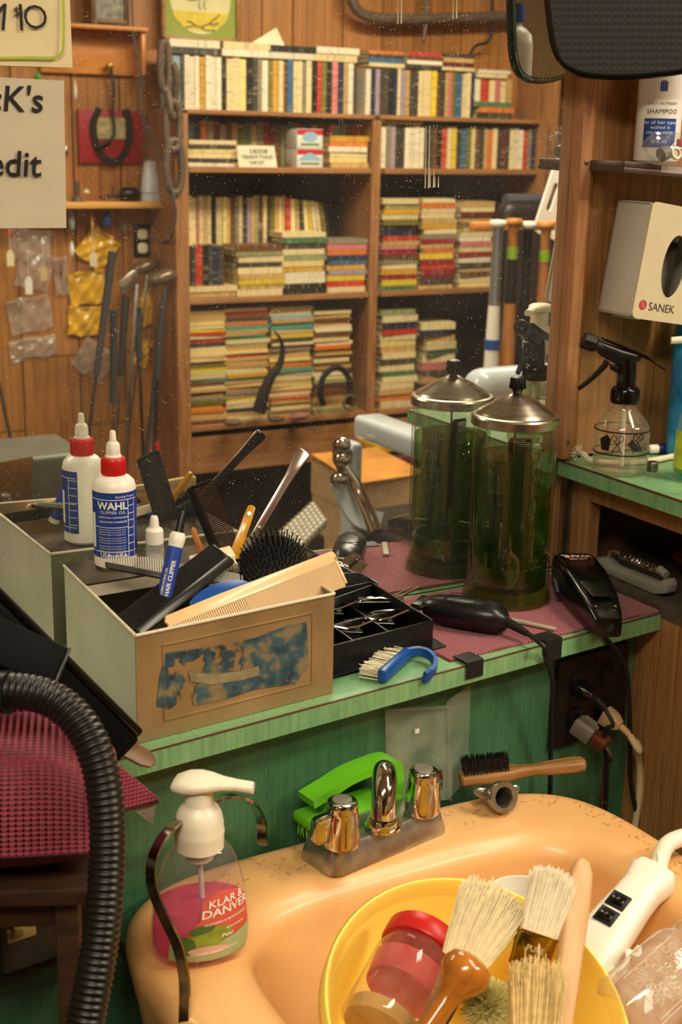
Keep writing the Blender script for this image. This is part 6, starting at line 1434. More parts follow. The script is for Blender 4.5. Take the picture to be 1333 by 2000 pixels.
stack(X(782, 230), 1.336 + .1495, -2.925, ('cream',), 'on the upright ones, upper shelf, second bay', 'stacked paperbacks on the second bay', thr=(.011, .0115))
S2 = 'stacked paperbacks on the second bay'
stack(X(779, 470), .906, -2.915, ('green', 'lemon', 'crimson', 'gold', 'cream', 'grey', 'brown', 'crimson', 'pink', 'tan', 'red', 'navy', 'black', 'olive', 'cream', 'gold', 'sage', 'cream', 'charcoal', 'tan'), 'in the first stack, middle shelf of the second bay', S2, ln=.150, thr=(.013, .021), zmax=1.25)
stack(X(854, 470), .906, -2.915, ('tan', 'charcoal', 'maroon', 'crimson', 'red', 'crimson', 'lemon', 'orange', 'tan', 'crimson', 'grey', 'cream', 'gold', 'tan', 'cream', 'cream', 'orange', 'cream'), 'in the second stack, middle shelf of the second bay', S2, ln=.145, thr=(.014, .021), zmax=1.24)
stack(X(928, 470), .906, -2.915, ('pale yellow', 'cream', 'brown', 'tan', 'charcoal', 'white', 'crimson', 'cream', 'pink', 'white', 'cream', 'tan', 'olive', 'tan', 'maroon', 'cream', 'tan'), 'in the third stack, middle shelf of the second bay', S2, ln=.145, thr=(.014, .021), zmax=1.24)
z_ = stack(X(776, 700), .471, -2.915, ('cream', 'orange', 'tan', 'cream', 'cream', 'green', 'cream', 'charcoal', 'cream', 'tan', 'pale yellow', 'cream', 'red', 'navy', 'cream', 'sage'), 'in the bottom shelf stack, second bay', S2, ln=.150, thr=(.018, .026), zmax=.88)
stack(X(862, 650), .471, -2.93, ('brown', 'cream', 'tan', 'tan', 'charcoal', 'pink', 'cream', 'green', 'cream', 'tan', 'navy', 'cream'), 'in the untidy heap, bottom shelf, second bay', S2, ln=.145, thr=(.020, .03), rot=9, jit=.02, zmax=.82)
# the four tall thin stacks of the bottom shelf: too many to pick apart, one mass
g = G(); cl_ = []
tones = ['cream'] * 7 + ['pale yellow'] * 3 + ['tan'] * 9 + ['sage', 'teal', 'charcoal', 'brown', 'orange', 'gold', 'grey', 'olive', 'sky blue', 'red', 'lemon', 'brown', 'white']
for pc_, ztop, l in ((402, .86, .150), (482, .865, .165), (569, .86, .165), (650, .835, .150)):
    z = .471
    while z < ztop:
        th = BR_.uniform(.0085, .0155); M = T(X(pc_, 700) + BR_.uniform(-.006, .006), -2.925 + BR_.uniform(-.01, 0), z) @ RZ(BR_.uniform(-1.5, 1.5)) @ T(-l / 2, 0, th) @ RY(90) @ SC(th * .96, .108, l + BR_.uniform(-.006, .004))
        n0 = len(g.f); book_geo(g, M); c = shade(BR_.choice(tones)); cl_ += [c] * (len(g.f) - n0); z += th
me = g.mesh('paperback_stacks', [spine_mat(True), M_PAGES], 0)
at = me.attributes.new('cover', 'FLOAT_COLOR', 'FACE')
for i, c in enumerate(cl_): at.data[i].color = c
tag(link(me, 'paperback_stacks'), 'four tall stacks of thin yellowed paperbacks on the bottom shelf', 'books', kind='stuff')

# ------------------------------------------------------------------ cards, boxes and relics on the bookcase
def slabcard(name, label, px4, yv, m, th=.0015, cat='sign', lines=()):
    a = [my(*p, yv) for p in px4]; o_ = (a[2] + a[3]) / 2; t = thing(name, label, cat, T(o_)); inv = T(-o_); v = [inv @ p for p in a] + [inv @ (p + Vector((0, -th, 0))) for p in a]
    G().add(v, [(0, 1, 2, 3), (7, 6, 5, 4), (0, 4, 5, 1), (1, 5, 6, 2), (2, 6, 7, 3), (3, 7, 4, 0)]).obj('card', m, t, 0)
    for tx, px, py, s_, ang in lines:
        p = my(px, py, yv); v, f = text_vf(tx, s_, 'CENTER', 0, .01); G().add(v, f, T(inv @ p + Vector((0, .001, 0))) @ RY(ang) @ RZ(180) @ RX(90)).obj('lettering', M_INKB, t, 0)
    return t
slabcard('shelf_card', 'white card sign leaning on the upper shelf between the book stacks', ((463, 284), (536, 285), (542, 327), (467, 327)), 2.905, mat('white_card', '#e6dfc0', 0.6), lines=(('BOOKS', 505, 296, .02, 0), ("DON'T FORGET", 502, 307, .016, 0), ('TO PAY', 502, 318, .016, 0)))
slabcard('note_paper', 'tilted sheet of note paper above the top row of books', ((476, 94), (540, 54), (557, 90), (520, 103)), 2.95, mat('note_paper', '#e2d8b4', 0.7, var=0.04), cat='paper')
for k, (y0, y1) in enumerate(((252, 290), (291, 327))):
    a, b = my(581, y1, 2.905), my(632, y0, 2.905); t = thing('tea_box', 'red and white box with a ' + ('domed picture, upper of the pair on the shelf' if k == 0 else 'white peak, lower of the pair on the shelf'), 'box', T((a.x + b.x) / 2, -2.95, a.z))
    w, h = b.x - a.x, b.z - a.z - .001
    G().box((w, .085, h), T(0, 0, h / 2), .001).obj('carton', mat('carton_white', '#dcd8cc', 0.4), t)
    G().box((w * .98, .0006, h * .28), T(0, .0430, h * (.84 if k == 0 else .84))).obj('red_panel', mat('carton_red', '#b8282c', 0.4, var=0.05), t)
    G().prism([(-w * .45, h * .40), (w * .45, h * .40), (w * .30, h * .62), (0, h * .82), (-w * .30, h * .62)] if k else oval(w * .30, h * .26, 20, 0, h * .60), .0005, T(0, .0436, 0) @ RX(90)).obj('picture', mat('carton_pale', '#d8dccc' if k else '#8fb0c4', 0.4), t, 0)
    G().box((w * .7, .0006, h * .10), T(0, .0434, h * .22)).obj('green_strip', mat('carton_green', '#4e7f3a', 0.4), t)
# framed bird print
a, b = my(316, 76, 3.10), my(467, 76, 3.10)
fpx = thing('framed_print', 'framed print with a green mat and pale oval above the bookcase', 'picture', T((a.x + b.x) / 2, -3.10, a.z)); w = b.x - a.x; h = .27
for x0, z0, sx_, sz_ in ((0, .006, w, .012), (0, h - .006, w, .012), (-w / 2 + .006, h / 2, .012, h), (w / 2 - .006, h / 2, .012, h)): G().box((sx_, .020, sz_), T(x0, 0, z0), .003).obj('frame_rail', wood('frame_gilt', '#7a5426', '#b98a44', 0, 20, 8, .4), fpx)
G().box((w - .02, .006, h - .02), T(0, -.004, h / 2)).obj('mat_board', mat('green_mat', '#8f9a3c', 0.6, var=0.03), fpx)
G().prism(oval(w * .39, h * .42, 40, 0, h * .50), .001, T(0, .0005, 0) @ RX(90)).obj('oval_print', mat('print_cream', '#ddd49a', 0.6, var=0.1, vscale=12), fpx, 0)
G().prism([(w * .36 * math.cos(t), h * .34 + h * .22 * math.sin(t)) for t in [PI + PI * k / 20 for k in range(21)]], .0006, T(0, .0014, 0) @ RX(90)).obj('print_ground', mat('print_yellow', '#d8c23c', 0.6, var=0.2, vscale=30), fpx, 0)
M_PBR = mat('print_brown', '#5a4c40', 0.7)
for pl in (((-.055, .040), (-.02, .048), (.0, .043), (.03, .056), (.07, .088)), ((.0, .043), (.02, .034), (.05, .036)), ((.03, .056), (.045, .054), (.065, .060)), ((-.02, .048), (-.035, .058), (-.05, .060))):
    G().tube([(x_, .0022, z_) for x_, z_ in pl], [.0022] * len(pl), 5).obj('branch_print', M_PBR, fpx)
G().prism(oval(.042, .022, 24, .008, .150), .0006, T(0, .0016, 0) @ RX(90) @ RZ(12)).obj('bird_print', mat('print_bird', '#6e4a30', .7, var=.4, vscale=60), fpx, 0)
for dx in (-.004, .014): G().tube([(dx, .0022, .128), (dx - .003, .0022, .108), (dx + .004, .0022, .100)], .0014, 5).obj('bird_leg_print', M_PBR, fpx)
# iron relics
M_RUST = mat('rusty_iron', '#6a5848', 0.6, 0.3, 0.35, 60, bmp=.4, bscale=120); M_IRON = mat('dark_iron', '#2e2a26', 0.5, 0.6, 0.3, 60)
pts = [my(*p, 3.08) for p in ((686, -60), (686, -15), (695, 15), (720, 32), (780, 38), (860, 36), (950, 33), (1060, 30))]
ir = thing('iron_yoke', 'bent rusty iron yoke hanging on the wall above the bookcase', 'iron relic', T(pts[0])); G().tube(smooth_path(pts, 5), .019, 10, T(-pts[0])).obj('bow', M_RUST, ir)
G().tube([my(835, -60, 3.09) - pts[0], my(832, 40, 3.09) - pts[0], my(828, 82, 3.07) - pts[0]], [.008, .010, .006], 8).obj('hook', M_RUST, ir)
pts = [my(*p, 3.09) for p in ((960, -40), (962, 40), (955, 80), (930, 90), (910, 120))]
hk = thing('iron_hook', 'dark iron hook hanging on the wall right of the yoke', 'iron relic', T(pts[0])); G().tube(smooth_path(pts, 5), .006, 8, T(-pts[0])).obj('hook', M_IRON, hk)
# chain of big links on the bookcase side
ch = thing('iron_chain', 'rusty iron chain of long links hanging beside the bookcase', 'chain', T(my(335, 100, 2.93)))
for (cx_, cy_), (hw, hh), rot_ in (((322, 130), (9, 42), 0), ((336, 178), (8, 46), 1), ((338, 245), (14, 42), 0), ((341, 325), (16, 46), 0)):
    c = my(cx_, cy_, 2.885); s_ = (my(cx_ + 1, cy_, 2.885) - c).length
    lp = [(hw * s_ * math.copysign(abs(math.cos(t)) ** .7, math.cos(t)), (.012 if rot_ else 0) * math.sin(2 * t), hh * s_ * math.sin(t)) for t in [2 * PI * k / 28 for k in range(29)]]
    G().tube(lp, .012, 8, T(c - ch.matrix_world.translation), cap=False).obj('link', M_RUST, ch)
# relics on the bottom shelf
def relic(name, label, pts, r, yv, m=M_IRON):
    pts = [my(*p, yv) for p in pts]; t = thing(name, label, 'iron relic', T(pts[0])); G().tube(smooth_path(pts, 6), r if not callable(r) else [r(i) for i in range((len(pts) - 1) * 6 + 1)], 10, T(-pts[0])).obj('forging', m, t); return t
relic('boot_last', 'black curved iron tool standing on the bottom shelf', ((505, 806), (515, 770), (530, 735), (545, 715), (552, 690), (549, 665), (536, 646)), lambda i: .024 * (1 - i / 40), 2.84)
relic('horseshoe', 'iron horseshoe standing on the bottom shelf', ((632, 792), (626, 765), (633, 735), (655, 718), (676, 728), (684, 755), (680, 790)), .011, 2.86)
relic('iron_ring', 'small iron ring in front of the horseshoe on the bottom shelf', [(685 + 14 * math.cos(t), 786 + 14 * math.sin(t)) for t in [2 * PI * k / 14 for k in range(15)]], .005, 2.84, M_RUST)
for k, (px, py, s_, c, lb) in enumerate(((585, 790, .032, '#8a5a52', 'pinkish round stone on the bottom shelf'), (455, 815, .028, '#6a5438', 'brown flat stone on the bottom shelf'), (540, 812, .025, '#5e4630', 'dark lump of wood beside the black iron tool'))):
    p = my(px, py, 2.86); t = thing('stone', lb, 'stone', T(p.x, p.y, .471 + s_ * .45)); crumple(s_ * 1.2, s_ * .8, s_ * .45, 30 + k, 10, .15).obj('body', mat('stone%d' % k, c, 0.8, var=0.3, vscale=40), t, 60)

# ------------------------------------------------------------------ wall left of the bookcase: shelves, plaque, hanging tackle, clubs
M_PINE = wood('pine_board', '#c48a3c', '#e0b060', 0, 14, 10, .45); M_PINE2 = wood('orange_pine', '#b5702c', '#d6964a', 0, 14, 10, .4)
a, b = my(90, 42, 3.04), my(290, 42, 3.04)
ws = thing('display_shelf', 'orange pine shelf with a backboard high on the panelled wall', 'shelf', T((a.x + b.x) / 2, -3.15, a.z)); w = b.x - a.x
G().box((w, .11, .012), T(0, .056, -.006), .002).obj('board', M_PINE2, ws); bz = (my(200, 52, 3.1) - my(200, 137, 3.1)).z
G().box((w * .96, .014, bz), T(0, .010, -.013 - bz / 2), .002).obj('backboard', M_PINE2, ws); G().box((.014, .09, bz), T(w / 2 - .012, .05, -.013 - bz / 2), .002).obj('end_board', M_PINE2, ws)
G().lathe([(0, 0), (.010, 0), (.013, .012), (.009, .020), (0, .022)], 20, T(my(212, 130, 3.12) - ws.matrix_world.translation) @ RX(-90)).obj('brass_peg', mat('old_brass', '#a98c4a', 0.3, 0.9, 0.2), ws)
p = my(215, 36, 3.07); pf_ = thing('ornate_frame', 'small ornate photo frame standing on the high shelf', 'frame', T(p.x, p.y, a.z + .0005)); 
for x0, z0, sx_, sz_ in ((0, .012, .13, .016), (0, .15, .13, .016), (-.056, .08, .016, .14), (.056, .08, .016, .14)): G().box((sx_, .016, sz_), T(x0, 0, z0), .004).obj('rail', mat('bronze_frame', '#6e5236', 0.45, 0.3, 0.3, 90), pf_)
G().box((.10, .004, .13), T(0, -.002, .08)).obj('photograph', mat('photo_print', '#8f8878', 0.4, var=0.6, vscale=45), pf_)
for s_ in (-1, 1): G().lathe([(0, 0), (.014, 0), (.010, .01), (.008, .02), (0, .024)], 12, T(s_ * .052, 0, 0)).obj('foot', mat('bronze_frame', '#6e5236'), pf_)
a, b = my(40, 402, 3.03), my(336, 400, 3.03)
ps = thing('pine_shelf', 'narrow pine shelf below the red plaque', 'shelf', T((a.x + b.x) / 2, -3.15, a.z)); w = b.x - a.x
G().box((w, .115, .020), T(0, .0585, 0), .002).obj('board', M_PINE, ps); PZ = a.z + .0105
p = my(295, 385, 3.08); vs = thing('white_shaker', 'white porcelain shaker on the pine shelf', 'shaker', T(p.x, p.y, PZ))
G().lathe([(0, 0), (.036, 0), (.037, .004), (.036, .028), (.034, .034), (.030, .075), (.022, .120), (.018, .130), (.008, .134), (0, .134)], 32).obj('body', mat('porcelain', '#cfd3d6', 0.25, var=0.04), vs, 40); G().lathe([(.0362, .027), (.0368, .028), (.0362, .029)], 32).obj('foot_line', M_INKB, vs)
for px, lb, sc_ in ((245, 'black fishing reel lying on the pine shelf', 1.0), (150, 'small brown figurine on the pine shelf', .8)):
    p = my(px, 385, 3.08); t = thing('fishing_reel' if px > 200 else 'small_figurine', lb, 'reel' if px > 200 else 'figurine', T(p.x, p.y, PZ))
    if px > 200:
        G().lathe([(0, -.03), (.018, -.03), (.024, -.02), (.024, .02), (.018, .03), (0, .03)], 20, T(.015, 0, .022) @ RY(90)).obj('spool', M_BLACK, t); G().tube([(-.01, 0, .02), (-.05, .01, .018), (-.09, 0, .012)], [.008, .006, .004], 8).obj('crank', M_IRON, t); G().tube([(-.05, .01, .018), (-.05, .015, .050)], .004, 6).obj('handle', M_NICKEL, t)
    else:
        G().lathe([(0, 0), (.02, 0), (.017, .012), (.008, .02), (.012, .035), (.009, .045), (.012, .055), (.009, .066), (0, .068)], 16).obj('body', mat('figurine_brown', '#5c4434', 0.5), t); G().lathe([(0, -.012), (.012, 0), (0, .012)], 10, T(.03, .01, .030)).obj('ball', M_CREAM, t)
# plaque with horseshoe
a, b = my(157, 318, 3.13), my(279, 217, 3.13)
pq = thing('red_plaque', 'red plaque with a black horseshoe and small photo on the panelled wall', 'plaque', T((a.x + b.x) / 2, -3.15, a.z)); w, h = b.x - a.x, b.z - a.z
G().box((w, .014, h), T(0, .008, h / 2), .002).obj('board', mat('plaque_red', '#9c1c22', 0.5, var=0.1), pq)
G().tube(smooth_path([(-.045 * w / .24, .022, h * 1.03), (-.062, .022, h * .75), (-.060, .022, h * .45), (-.038, .022, h * .15), (0, .022, h * .03), (.038, .022, h * .15), (.060, .022, h * .45), (.062, .022, h * .75), (.050, .022, h * 1.03)], 5), 1, flat=(.020, .010), hint=(0, 1, 0)).obj('horseshoe', M_IRON, pq, 60)
G().box((.10, .002, h * .40), T(0, .0165, h * .66)).obj('photo', mat('sepia_photo', '#b8a878', 0.5, var=0.5, vscale=30), pq)
G().tube(smooth_path([(.0, .03, h * 1.75), (.008, .03, h * 1.4), (.002, .03, h * 1.0), (.006, .03, h * .6), (-.004, .03, h * .45)], 5), .005, 6).obj('cord_knot', mat('dark_cord', '#3a332a', 0.7), pq)
G().tube([(-.055, .032, h * .28), (-.02, .034, h * .40), (.0, .034, h * .46)], [.006, .008, .003], 8).obj('spur', M_IRON, pq)
# socket and dangling lead
a = my(279, 470, 3.14); so = thing('wall_socket', 'black wall socket plate with a pale receptacle beside the bookcase', 'socket', T(a.x, -3.150, a.z)); G().box((.062, .006, .11), T(0, .004, 0), .002).obj('plate', M_BLACK, so)
for dz, c in ((.022, 1), (-.025, 0)): G().prism(rrect(.036, .034, .010, 4), .002, T(0, .0075, dz) @ RX(-90), .0004).obj('receptacle', M_CREAM, so)
pts = [my(*p, yv) for p, yv in (((252, -80), 3.05), ((257, 0), 3.05), ((262, 80), 3.04), ((276, 150), 3.03), ((272, 205), 3.02), ((292, 265), 3.0), ((318, 315), 2.92), ((338, 375), 2.86), ((344, 425), 2.86), ((333, 465), 2.90), ((310, 474), 3.08), ((290, 462), 3.12))]
cord('hanging_lead', 'grey lead dangling from above down to the wall socket', pts, .0038, mat('grey_blue_cable', '#4a4d52', 0.5))
# fishing tackle and bags hanging on the wall
M_BAGY = mat('yellow_bag', '#e6b028', 0.25, var=0.3, vscale=30, coat=.6); M_BAGC = thin_glass('tackle_bag_film', (.97, .95, .92), 1.5, .15, .03, ((.95, .88, .78), .14, 30.0))
def pouch(label, px, py, w, h, rot, m, seed, name='tackle_bag'):
    c = my(px, py, 3.135); s_ = (my(px + 1, py, 3.135) - c).length; rr_ = random.Random(seed); n = 12; rows = []
    t = thing(name, label, 'bag', T(c.x, -3.148, c.z) @ RY(rot)); t_rows = []
    w *= s_; h *= s_; ph = [rr_.uniform(0, 6) for _ in range(4)]
    for sgn in (1, 0):
        rows = [[(-w / 2 + w * i / n, .002 + sgn * (.006 + .010 * math.sin(PI * i / n) * math.sin(PI * k / n) + .004 * math.sin(i * .9 + k * .6 + ph[0]) + .003 * math.sin(i * 1.7 - k * 1.1 + ph[1])), -h / 2 + h * k / n + .004 * math.sin(i * .8 + ph[2])) for i in range(n + 1)] for k in range(n + 1)]
        t_rows.append(rows)
    G().grid(t_rows[0]).obj('front_film', m, t, 25); G().grid(t_rows[1]).obj('back_film', m, t, 25)
    G().box((w, .006, .006), T(0, .010, h / 2 - .004)).obj('seal', m, t)
    return t
for i, (px, py, w, h, r_, lb) in enumerate(((192, 485, 62, 66, 40, 'yellow tackle bag turned on its corner below the blue lure'), (172, 563, 72, 60, -6, 'yellow tackle bag with a folded top in the middle of three'), (168, 628, 66, 54, 4, 'glossy yellow tackle bag lowest on the wall beside the clubs'), (287, 600, 36, 66, -10, 'yellow tackle bag half behind the golf clubs'), (280, 690, 26, 50, 20, 'torn yellow bag scrap behind the club shafts'))):
    pouch(lb, px, py, w, h, r_, M_BAGY, i)
for i, (px, py, w, h, r_, lb) in enumerate(((60, 615, 84, 66, -8, 'clear tackle bag with bright creases on the panelled wall'), (66, 680, 92, 40, -6, 'clear bag with a blue seal lowest on the panelled wall'), (68, 530, 66, 70, 12, 'clear crumpled tackle bag under the white tags'), (122, 540, 30, 70, -5, 'narrow clear tackle bag beside the yellow ones'), (185, 705, 70, 60, 35, 'clear bag slipping down between the golf clubs'), (60, 480, 80, 60, 5, 'large clear bag of tackle just below the card'), (250, 430, 26, 40, 4, 'tiny clear bag beside the wall socket'))):
    pouch(lb, px, py, w, h, r_, M_BAGC, 20 + i)
def lure(label, px, y0, y1, m, w=7, name='fishing_lure'):
    a, b = my(px, y0, 3.09), my(px, y1, 3.09); s_ = (my(px + 1, y0, 3.09) - a).length; t = thing(name, label, 'lure', T(b)); h = a.z - b.z
    G().lathe([(0, 0), (w * s_ * .25, h * .06), (w * s_ * .5, h * .35), (w * s_ * .42, h * .6), (w * s_ * .12, h * .92), (0, h)], 12).obj('body', m, t, 60)
    G().tube([(0, 0, h), (0, 0, h + .02)], .0012, 5).obj('line', M_NICKEL, t)
for lb, px, y0, y1, m, w in (('blue lure hanging under the pine shelf', 210, 408, 446, M_BLUE, 16), ('yellow spinner hanging under the pine shelf', 181, 408, 448, M_BAGY, 7), ('pale green lure beside the card edge', 141, 402, 452, mat('lure_sage', '#9aa79a', 0.3), 13), ('white tag lure on a line near the yellow bags', 141, 470, 502, M_WHITE, 10), ('red feather lure under the card', 21, 446, 466, M_RED, 8), ('silver lure hanging beside the plaque', 129, 280, 308, M_NICKEL, 10), ('thin white lure beside the card', 148, 155, 195, M_WHITE, 6), ('green float at the card gap', 74, 140, 158, mat('float_green', '#4f9a3c', 0.3), 16), ('silver spoon left of the narrow clear bag', 120, 500, 546, M_NICKEL, 6)):
    lure(lb, px, y0, y1, m, w)
for i, (px, y0, y1) in enumerate(((21, 488, 520), (57, 540, 575), (86, 520, 548), (183, 492, 520))):
    a, b = my(px, y0, 3.08), my(px, y1, 3.08); s_ = (my(px + 1, y0, 3.08) - a).length; t = thing('price_tag', ('cream', 'white', 'tan', 'pale')[i] + ' paper tag hanging on a string among the tackle bags', 'tag', T(b)); h = a.z - b.z; w = 14 * s_
    G().prism([(-w / 2, 0), (w / 2, 0), (w / 2, h * .75), (w * .25, h), (-w * .25, h), (-w / 2, h * .75)], .001, RX(90)).obj('paper', mat('tag_%d' % i, ('#e2d6a8', '#e6e2d6', '#c9a878', '#d8cdb0')[i], 0.7), t, 0); G().tube([(0, 0, h), (0, 0, h + .10)], .0008, 4).obj('string', M_WHITE, t)
# golf clubs leaning in the corner
M_GRIP = mat('club_grip', '#2e2d2b', 0.7, var=0.2, vscale=400); M_SHAFT = chrome('club_shaft', '#b6b9bf', 0.15, 0.15); M_DSHAFT = mat('graphite_shaft', '#26282e', 0.25, 0.3); M_BLUESH = mat('blue_shaft', '#5b6472', 0.2, 0.8)
def club(label, p0, p1, yv0, yv1, shaft, grip=None, head=None, r=.0058):
    a, b = my(*p0, yv0), my(*p1, yv1); d = b - a; foot = a + d * ((a.z - .005) / -d.z) if d.z < 0 else b
    t = thing('golf_club', label, 'golf club', T(foot), 'golf clubs in the corner'); A, B = a - foot, Vector((0, 0, 0))
    G().tube([A, A * .5, B], [r, r * .95, r * .8], 8).obj('shaft', shaft, t)
    if grip: G().tube([A, A * (1 - grip)], [.0140, .0105], 10).obj('grip', M_GRIP, t)
    if head == 'wood': loft(G(), [(-.05, .030, .022, 0), (-.03, .056, .040, .0), (0, .066, .046, 0), (.03, .056, .040, 0), (.048, .028, .022, 0)], 18, 2.3, T(A + Vector((-.02, .01, .0))) @ RY(-18)).obj('head', mat('club_head', '#7a6650', 0.25, 0.5, 0.2), t, 60)
    if head == 'iron': G().prism([(-.010, -.03), (.012, -.034), (.060, -.010), (.078, .018), (.060, .030), (0, .012)], .018, T(A + Vector((-.06, .0, .0))) @ RX(90) @ RZ(20), .005).obj('head', M_NICKEL, t)
club('golf club with a long dark grip leaning at the front of the group', (220, 492), (178, 810), 2.88, 2.80, M_DSHAFT, .36)
club('upturned golf club with a steel iron head and silver shaft', (268, 556), (246, 860), 2.92, 2.85, M_SHAFT, None, 'iron', .0078)
club('upturned golf club with a rounded wood head nearest the bookcase', (326, 540), (284, 900), 2.92, 2.86, M_BLUESH, None, 'wood', .0082)
club('golf club with a grey grip beside the steel shaft', (246, 580), (226, 862), 2.95, 2.88, M_SHAFT, .28)
club('golf club with a thick ribbed grip low in the group', (222, 606), (221, 862), 2.90, 2.84, M_SHAFT, .34)
club('thin black golf club between the silver shafts', (268, 600), (279, 862), 2.98, 2.90, M_DSHAFT, .2)
club('golf club with a dark head and shaft behind the wood', (290, 520), (250, 860), 3.06, 3.0, M_SHAFT, None, 'wood')
club('dark golf club with a red band near the foot by the bookcase', (312, 640), (300, 905), 2.80, 2.74, M_DSHAFT, .2)
club('lone golf club leaning at the left edge of the mirror', (-4, 740), (30, 900), 2.85, 2.80, M_SHAFT, None, None)
o = thing('red_umbrella_tip', 'red plastic sleeve standing by the golf clubs', 'sleeve', T(my(309, 905, 2.84))); a = my(306, 862, 2.84) - my(309, 905, 2.84); G().tube([(0, 0, -.2), (0, 0, 0), a], [.012, .011, .007], 10).obj('sleeve', M_RED, o)

# ------------------------------------------------------------------ rack of baseball bats in front of a dark chair back
a, b = my(950, 432, 2.0), my(1115, 440, 2.0)
br = thing('bat_rack', 'wooden rack rail carrying baseball bats by their knobs', 'rack', T((a.x + b.x) / 2, -2.0, 0)); w = b.x - a.x + .12
G().box((w, .028, .026), T(.062, -.075, a.z - .020), .003).obj('rail', M_PINE2, br)
for s_ in (1,): G().box((.03, .05, a.z - .03), T(w / 2 + .04, -.13, (a.z - .03) / 2), .003).obj('post', M_PINE2, br)
G().box((.03, .03, a.z - .03), T(-w / 2 + .20, -.12, (a.z - .03) / 2), .003).obj('post', mat('post_black', '#1c1714', .6), br)
M_BATW = wood('bat_wood', '#a5692c', '#cf9450', 2, 14, 10, .35); M_ALU = mat('bat_aluminium', '#a9b3bb', 0.25, 0.8, 0.1)
def bat(label, px, top, mh, mg, band=None, low=None, knob=None, ring=None):
    p = my(px, top, 2.0); t = thing('baseball_bat', label, 'bat', T(p.x, -1.97, p.z - .80), 'bats hanging in the rack')
    G().lathe([(0, 0), (.019, .002), (.0245, .012), (.0250, .10), (.0245, .30), (.0215, .44), (.0175, .56)], 20).obj('barrel', low or mh, t, 60)
    G().lathe([(.0175, .56), (.0158, .63), (.0152, .69)], 20).obj('taped_grip', mg, t, 60)
    G().lathe([(.0152, .69), (.0152, .775), (.017, .785)], 16).obj('handle', mh, t, 60)
    G().lathe([(.017, .785), (.0255, .790), (.0265, .798), (.023, .806), (0, .808)], 20).obj('knob', knob or mh, t, 60)
    if band: G().lathe([(.0155, .69), (.0166, .69), (.0166, .725), (.0155, .725)], 16).obj('band', band, t)
    if ring: G().lathe([(.0222, .43), (.0232, .43), (.0228, .46), (.0212, .46)], 16).obj('ring', ring, t)
M_LIMET = mat('lime_tape', '#9ac22c', 0.4)
bat('silver aluminium bat at the end of the rack', 962, 433, M_ALU, M_ALU, None, M_WHITE, M_WHITE, M_BLUE)
bat('wooden bat with black tape and a lime band', 993, 430, M_BATW, M_BLACK, M_LIMET, M_BATW)
bat('black bat with a white knob in the rack', 1021, 436, M_BLACK, M_BLACK, None, M_BLACK, M_WHITE)
bat('plain wooden bat with a lime and white band', 1056, 437, M_BATW, M_BATW, M_LIMET, M_BATW)
bat('black bat with a white knob beside the mirror frame', 1090, 444, M_BLACK, M_BLACK, None, M_BLACK, M_WHITE)
a, b = my(970, 700, 2.55), my(1160, 392, 2.55)
cbk = thing('waiting_chair', 'dark brown padded waiting chair behind the bat rack', 'chair', T((a.x + b.x) / 2, -2.58, 0)); w = b.x - a.x
G().box((w, .09, b.z - .50), T(0, 0, .50 + (b.z - .50) / 2), .04, 4).obj('backrest', mat('dark_leather', '#2c2320', 0.4, var=0.2), cbk, 50); G().box((w, .46, .10), T(0, .22, .45), .03, 3).obj('seat', mat('dark_leather', '#2c2320'), cbk, 50)
G().tube([(-w / 2 + .02, .01, b.z + .002), (w / 2 - .02, .01, b.z + .002)], .022, 10).obj('top_roll', mat('grey_vinyl_roll', '#4a4c50', 0.4), cbk)
for x in (-1, 1):
    for y in (0, .40): G().tube([(x * (w / 2 - .03), y, 0), (x * (w / 2 - .03), y, .42)], .012, 8).obj('leg', M_STEEL, cbk)
# white board with a hand slot leaning right of the bats
a = my(1048, 452, 2.15); wb_ = thing('white_board', 'white plastic board with a slanted hand slot behind the bats', 'board', T(a.x + .004, -2.17, a.z) @ RY(19))
sl_ = [(.030 + .010 * math.cos(t), .12 + (.035 if math.sin(t) > 0 else -.035) + .010 * math.sin(t)) for t in [2 * PI * k / 20 for k in range(20)]]
G().prism(rrect(.26, .24, .02, 4, .13, .12), .008, RX(90), holes=[sl_]).obj('panel', M_WHITE, wb_, 0)
G().box((.02, .02, a.z), T(.15, -.03, -a.z / 2) ).obj('stand', M_STEEL, wb_)
# tall reference books on a further case, at the frame edge
fc = thing('side_bookcase', 'further brown bookcase just right of the main one', 'bookcase', T(3.55, -3.02, 0)); 
for x0, x1, z0, z1 in ((-.30, -.28, 0, 1.75), (.30, .32, 0, 1.75), (-.28, .30, 1.30, 1.318), (-.28, .30, 1.735, 1.75), (-.28, .30, .9, .918), (-.28, .30, .45, .468)): G().box((x1 - x0, .24, z1 - z0), T((x0 + x1) / 2, 0, (z0 + z1) / 2), .002).obj('board', M_BC, fc)
row(3.275, 3.62, 1.319, -2.93, cols('brown:1.4 maroon:1.2 navy:1.5 tan brown:1.3 gold:1.2 charcoal:1.4 tan:1.2 brown'), (.24, .29), 'of the tall volumes in the further bookcase', 'tall volumes in the further bookcase', depth=.16)
row(3.275, 3.62, .919, -2.93, cols('brown:1.4 charcoal:1.2 maroon:1.5 tan brown:1.3 black:1.2 charcoal:1.4'), (.24, .29), 'of the lower volumes in the further bookcase', 'lower volumes in the further bookcase', depth=.16)

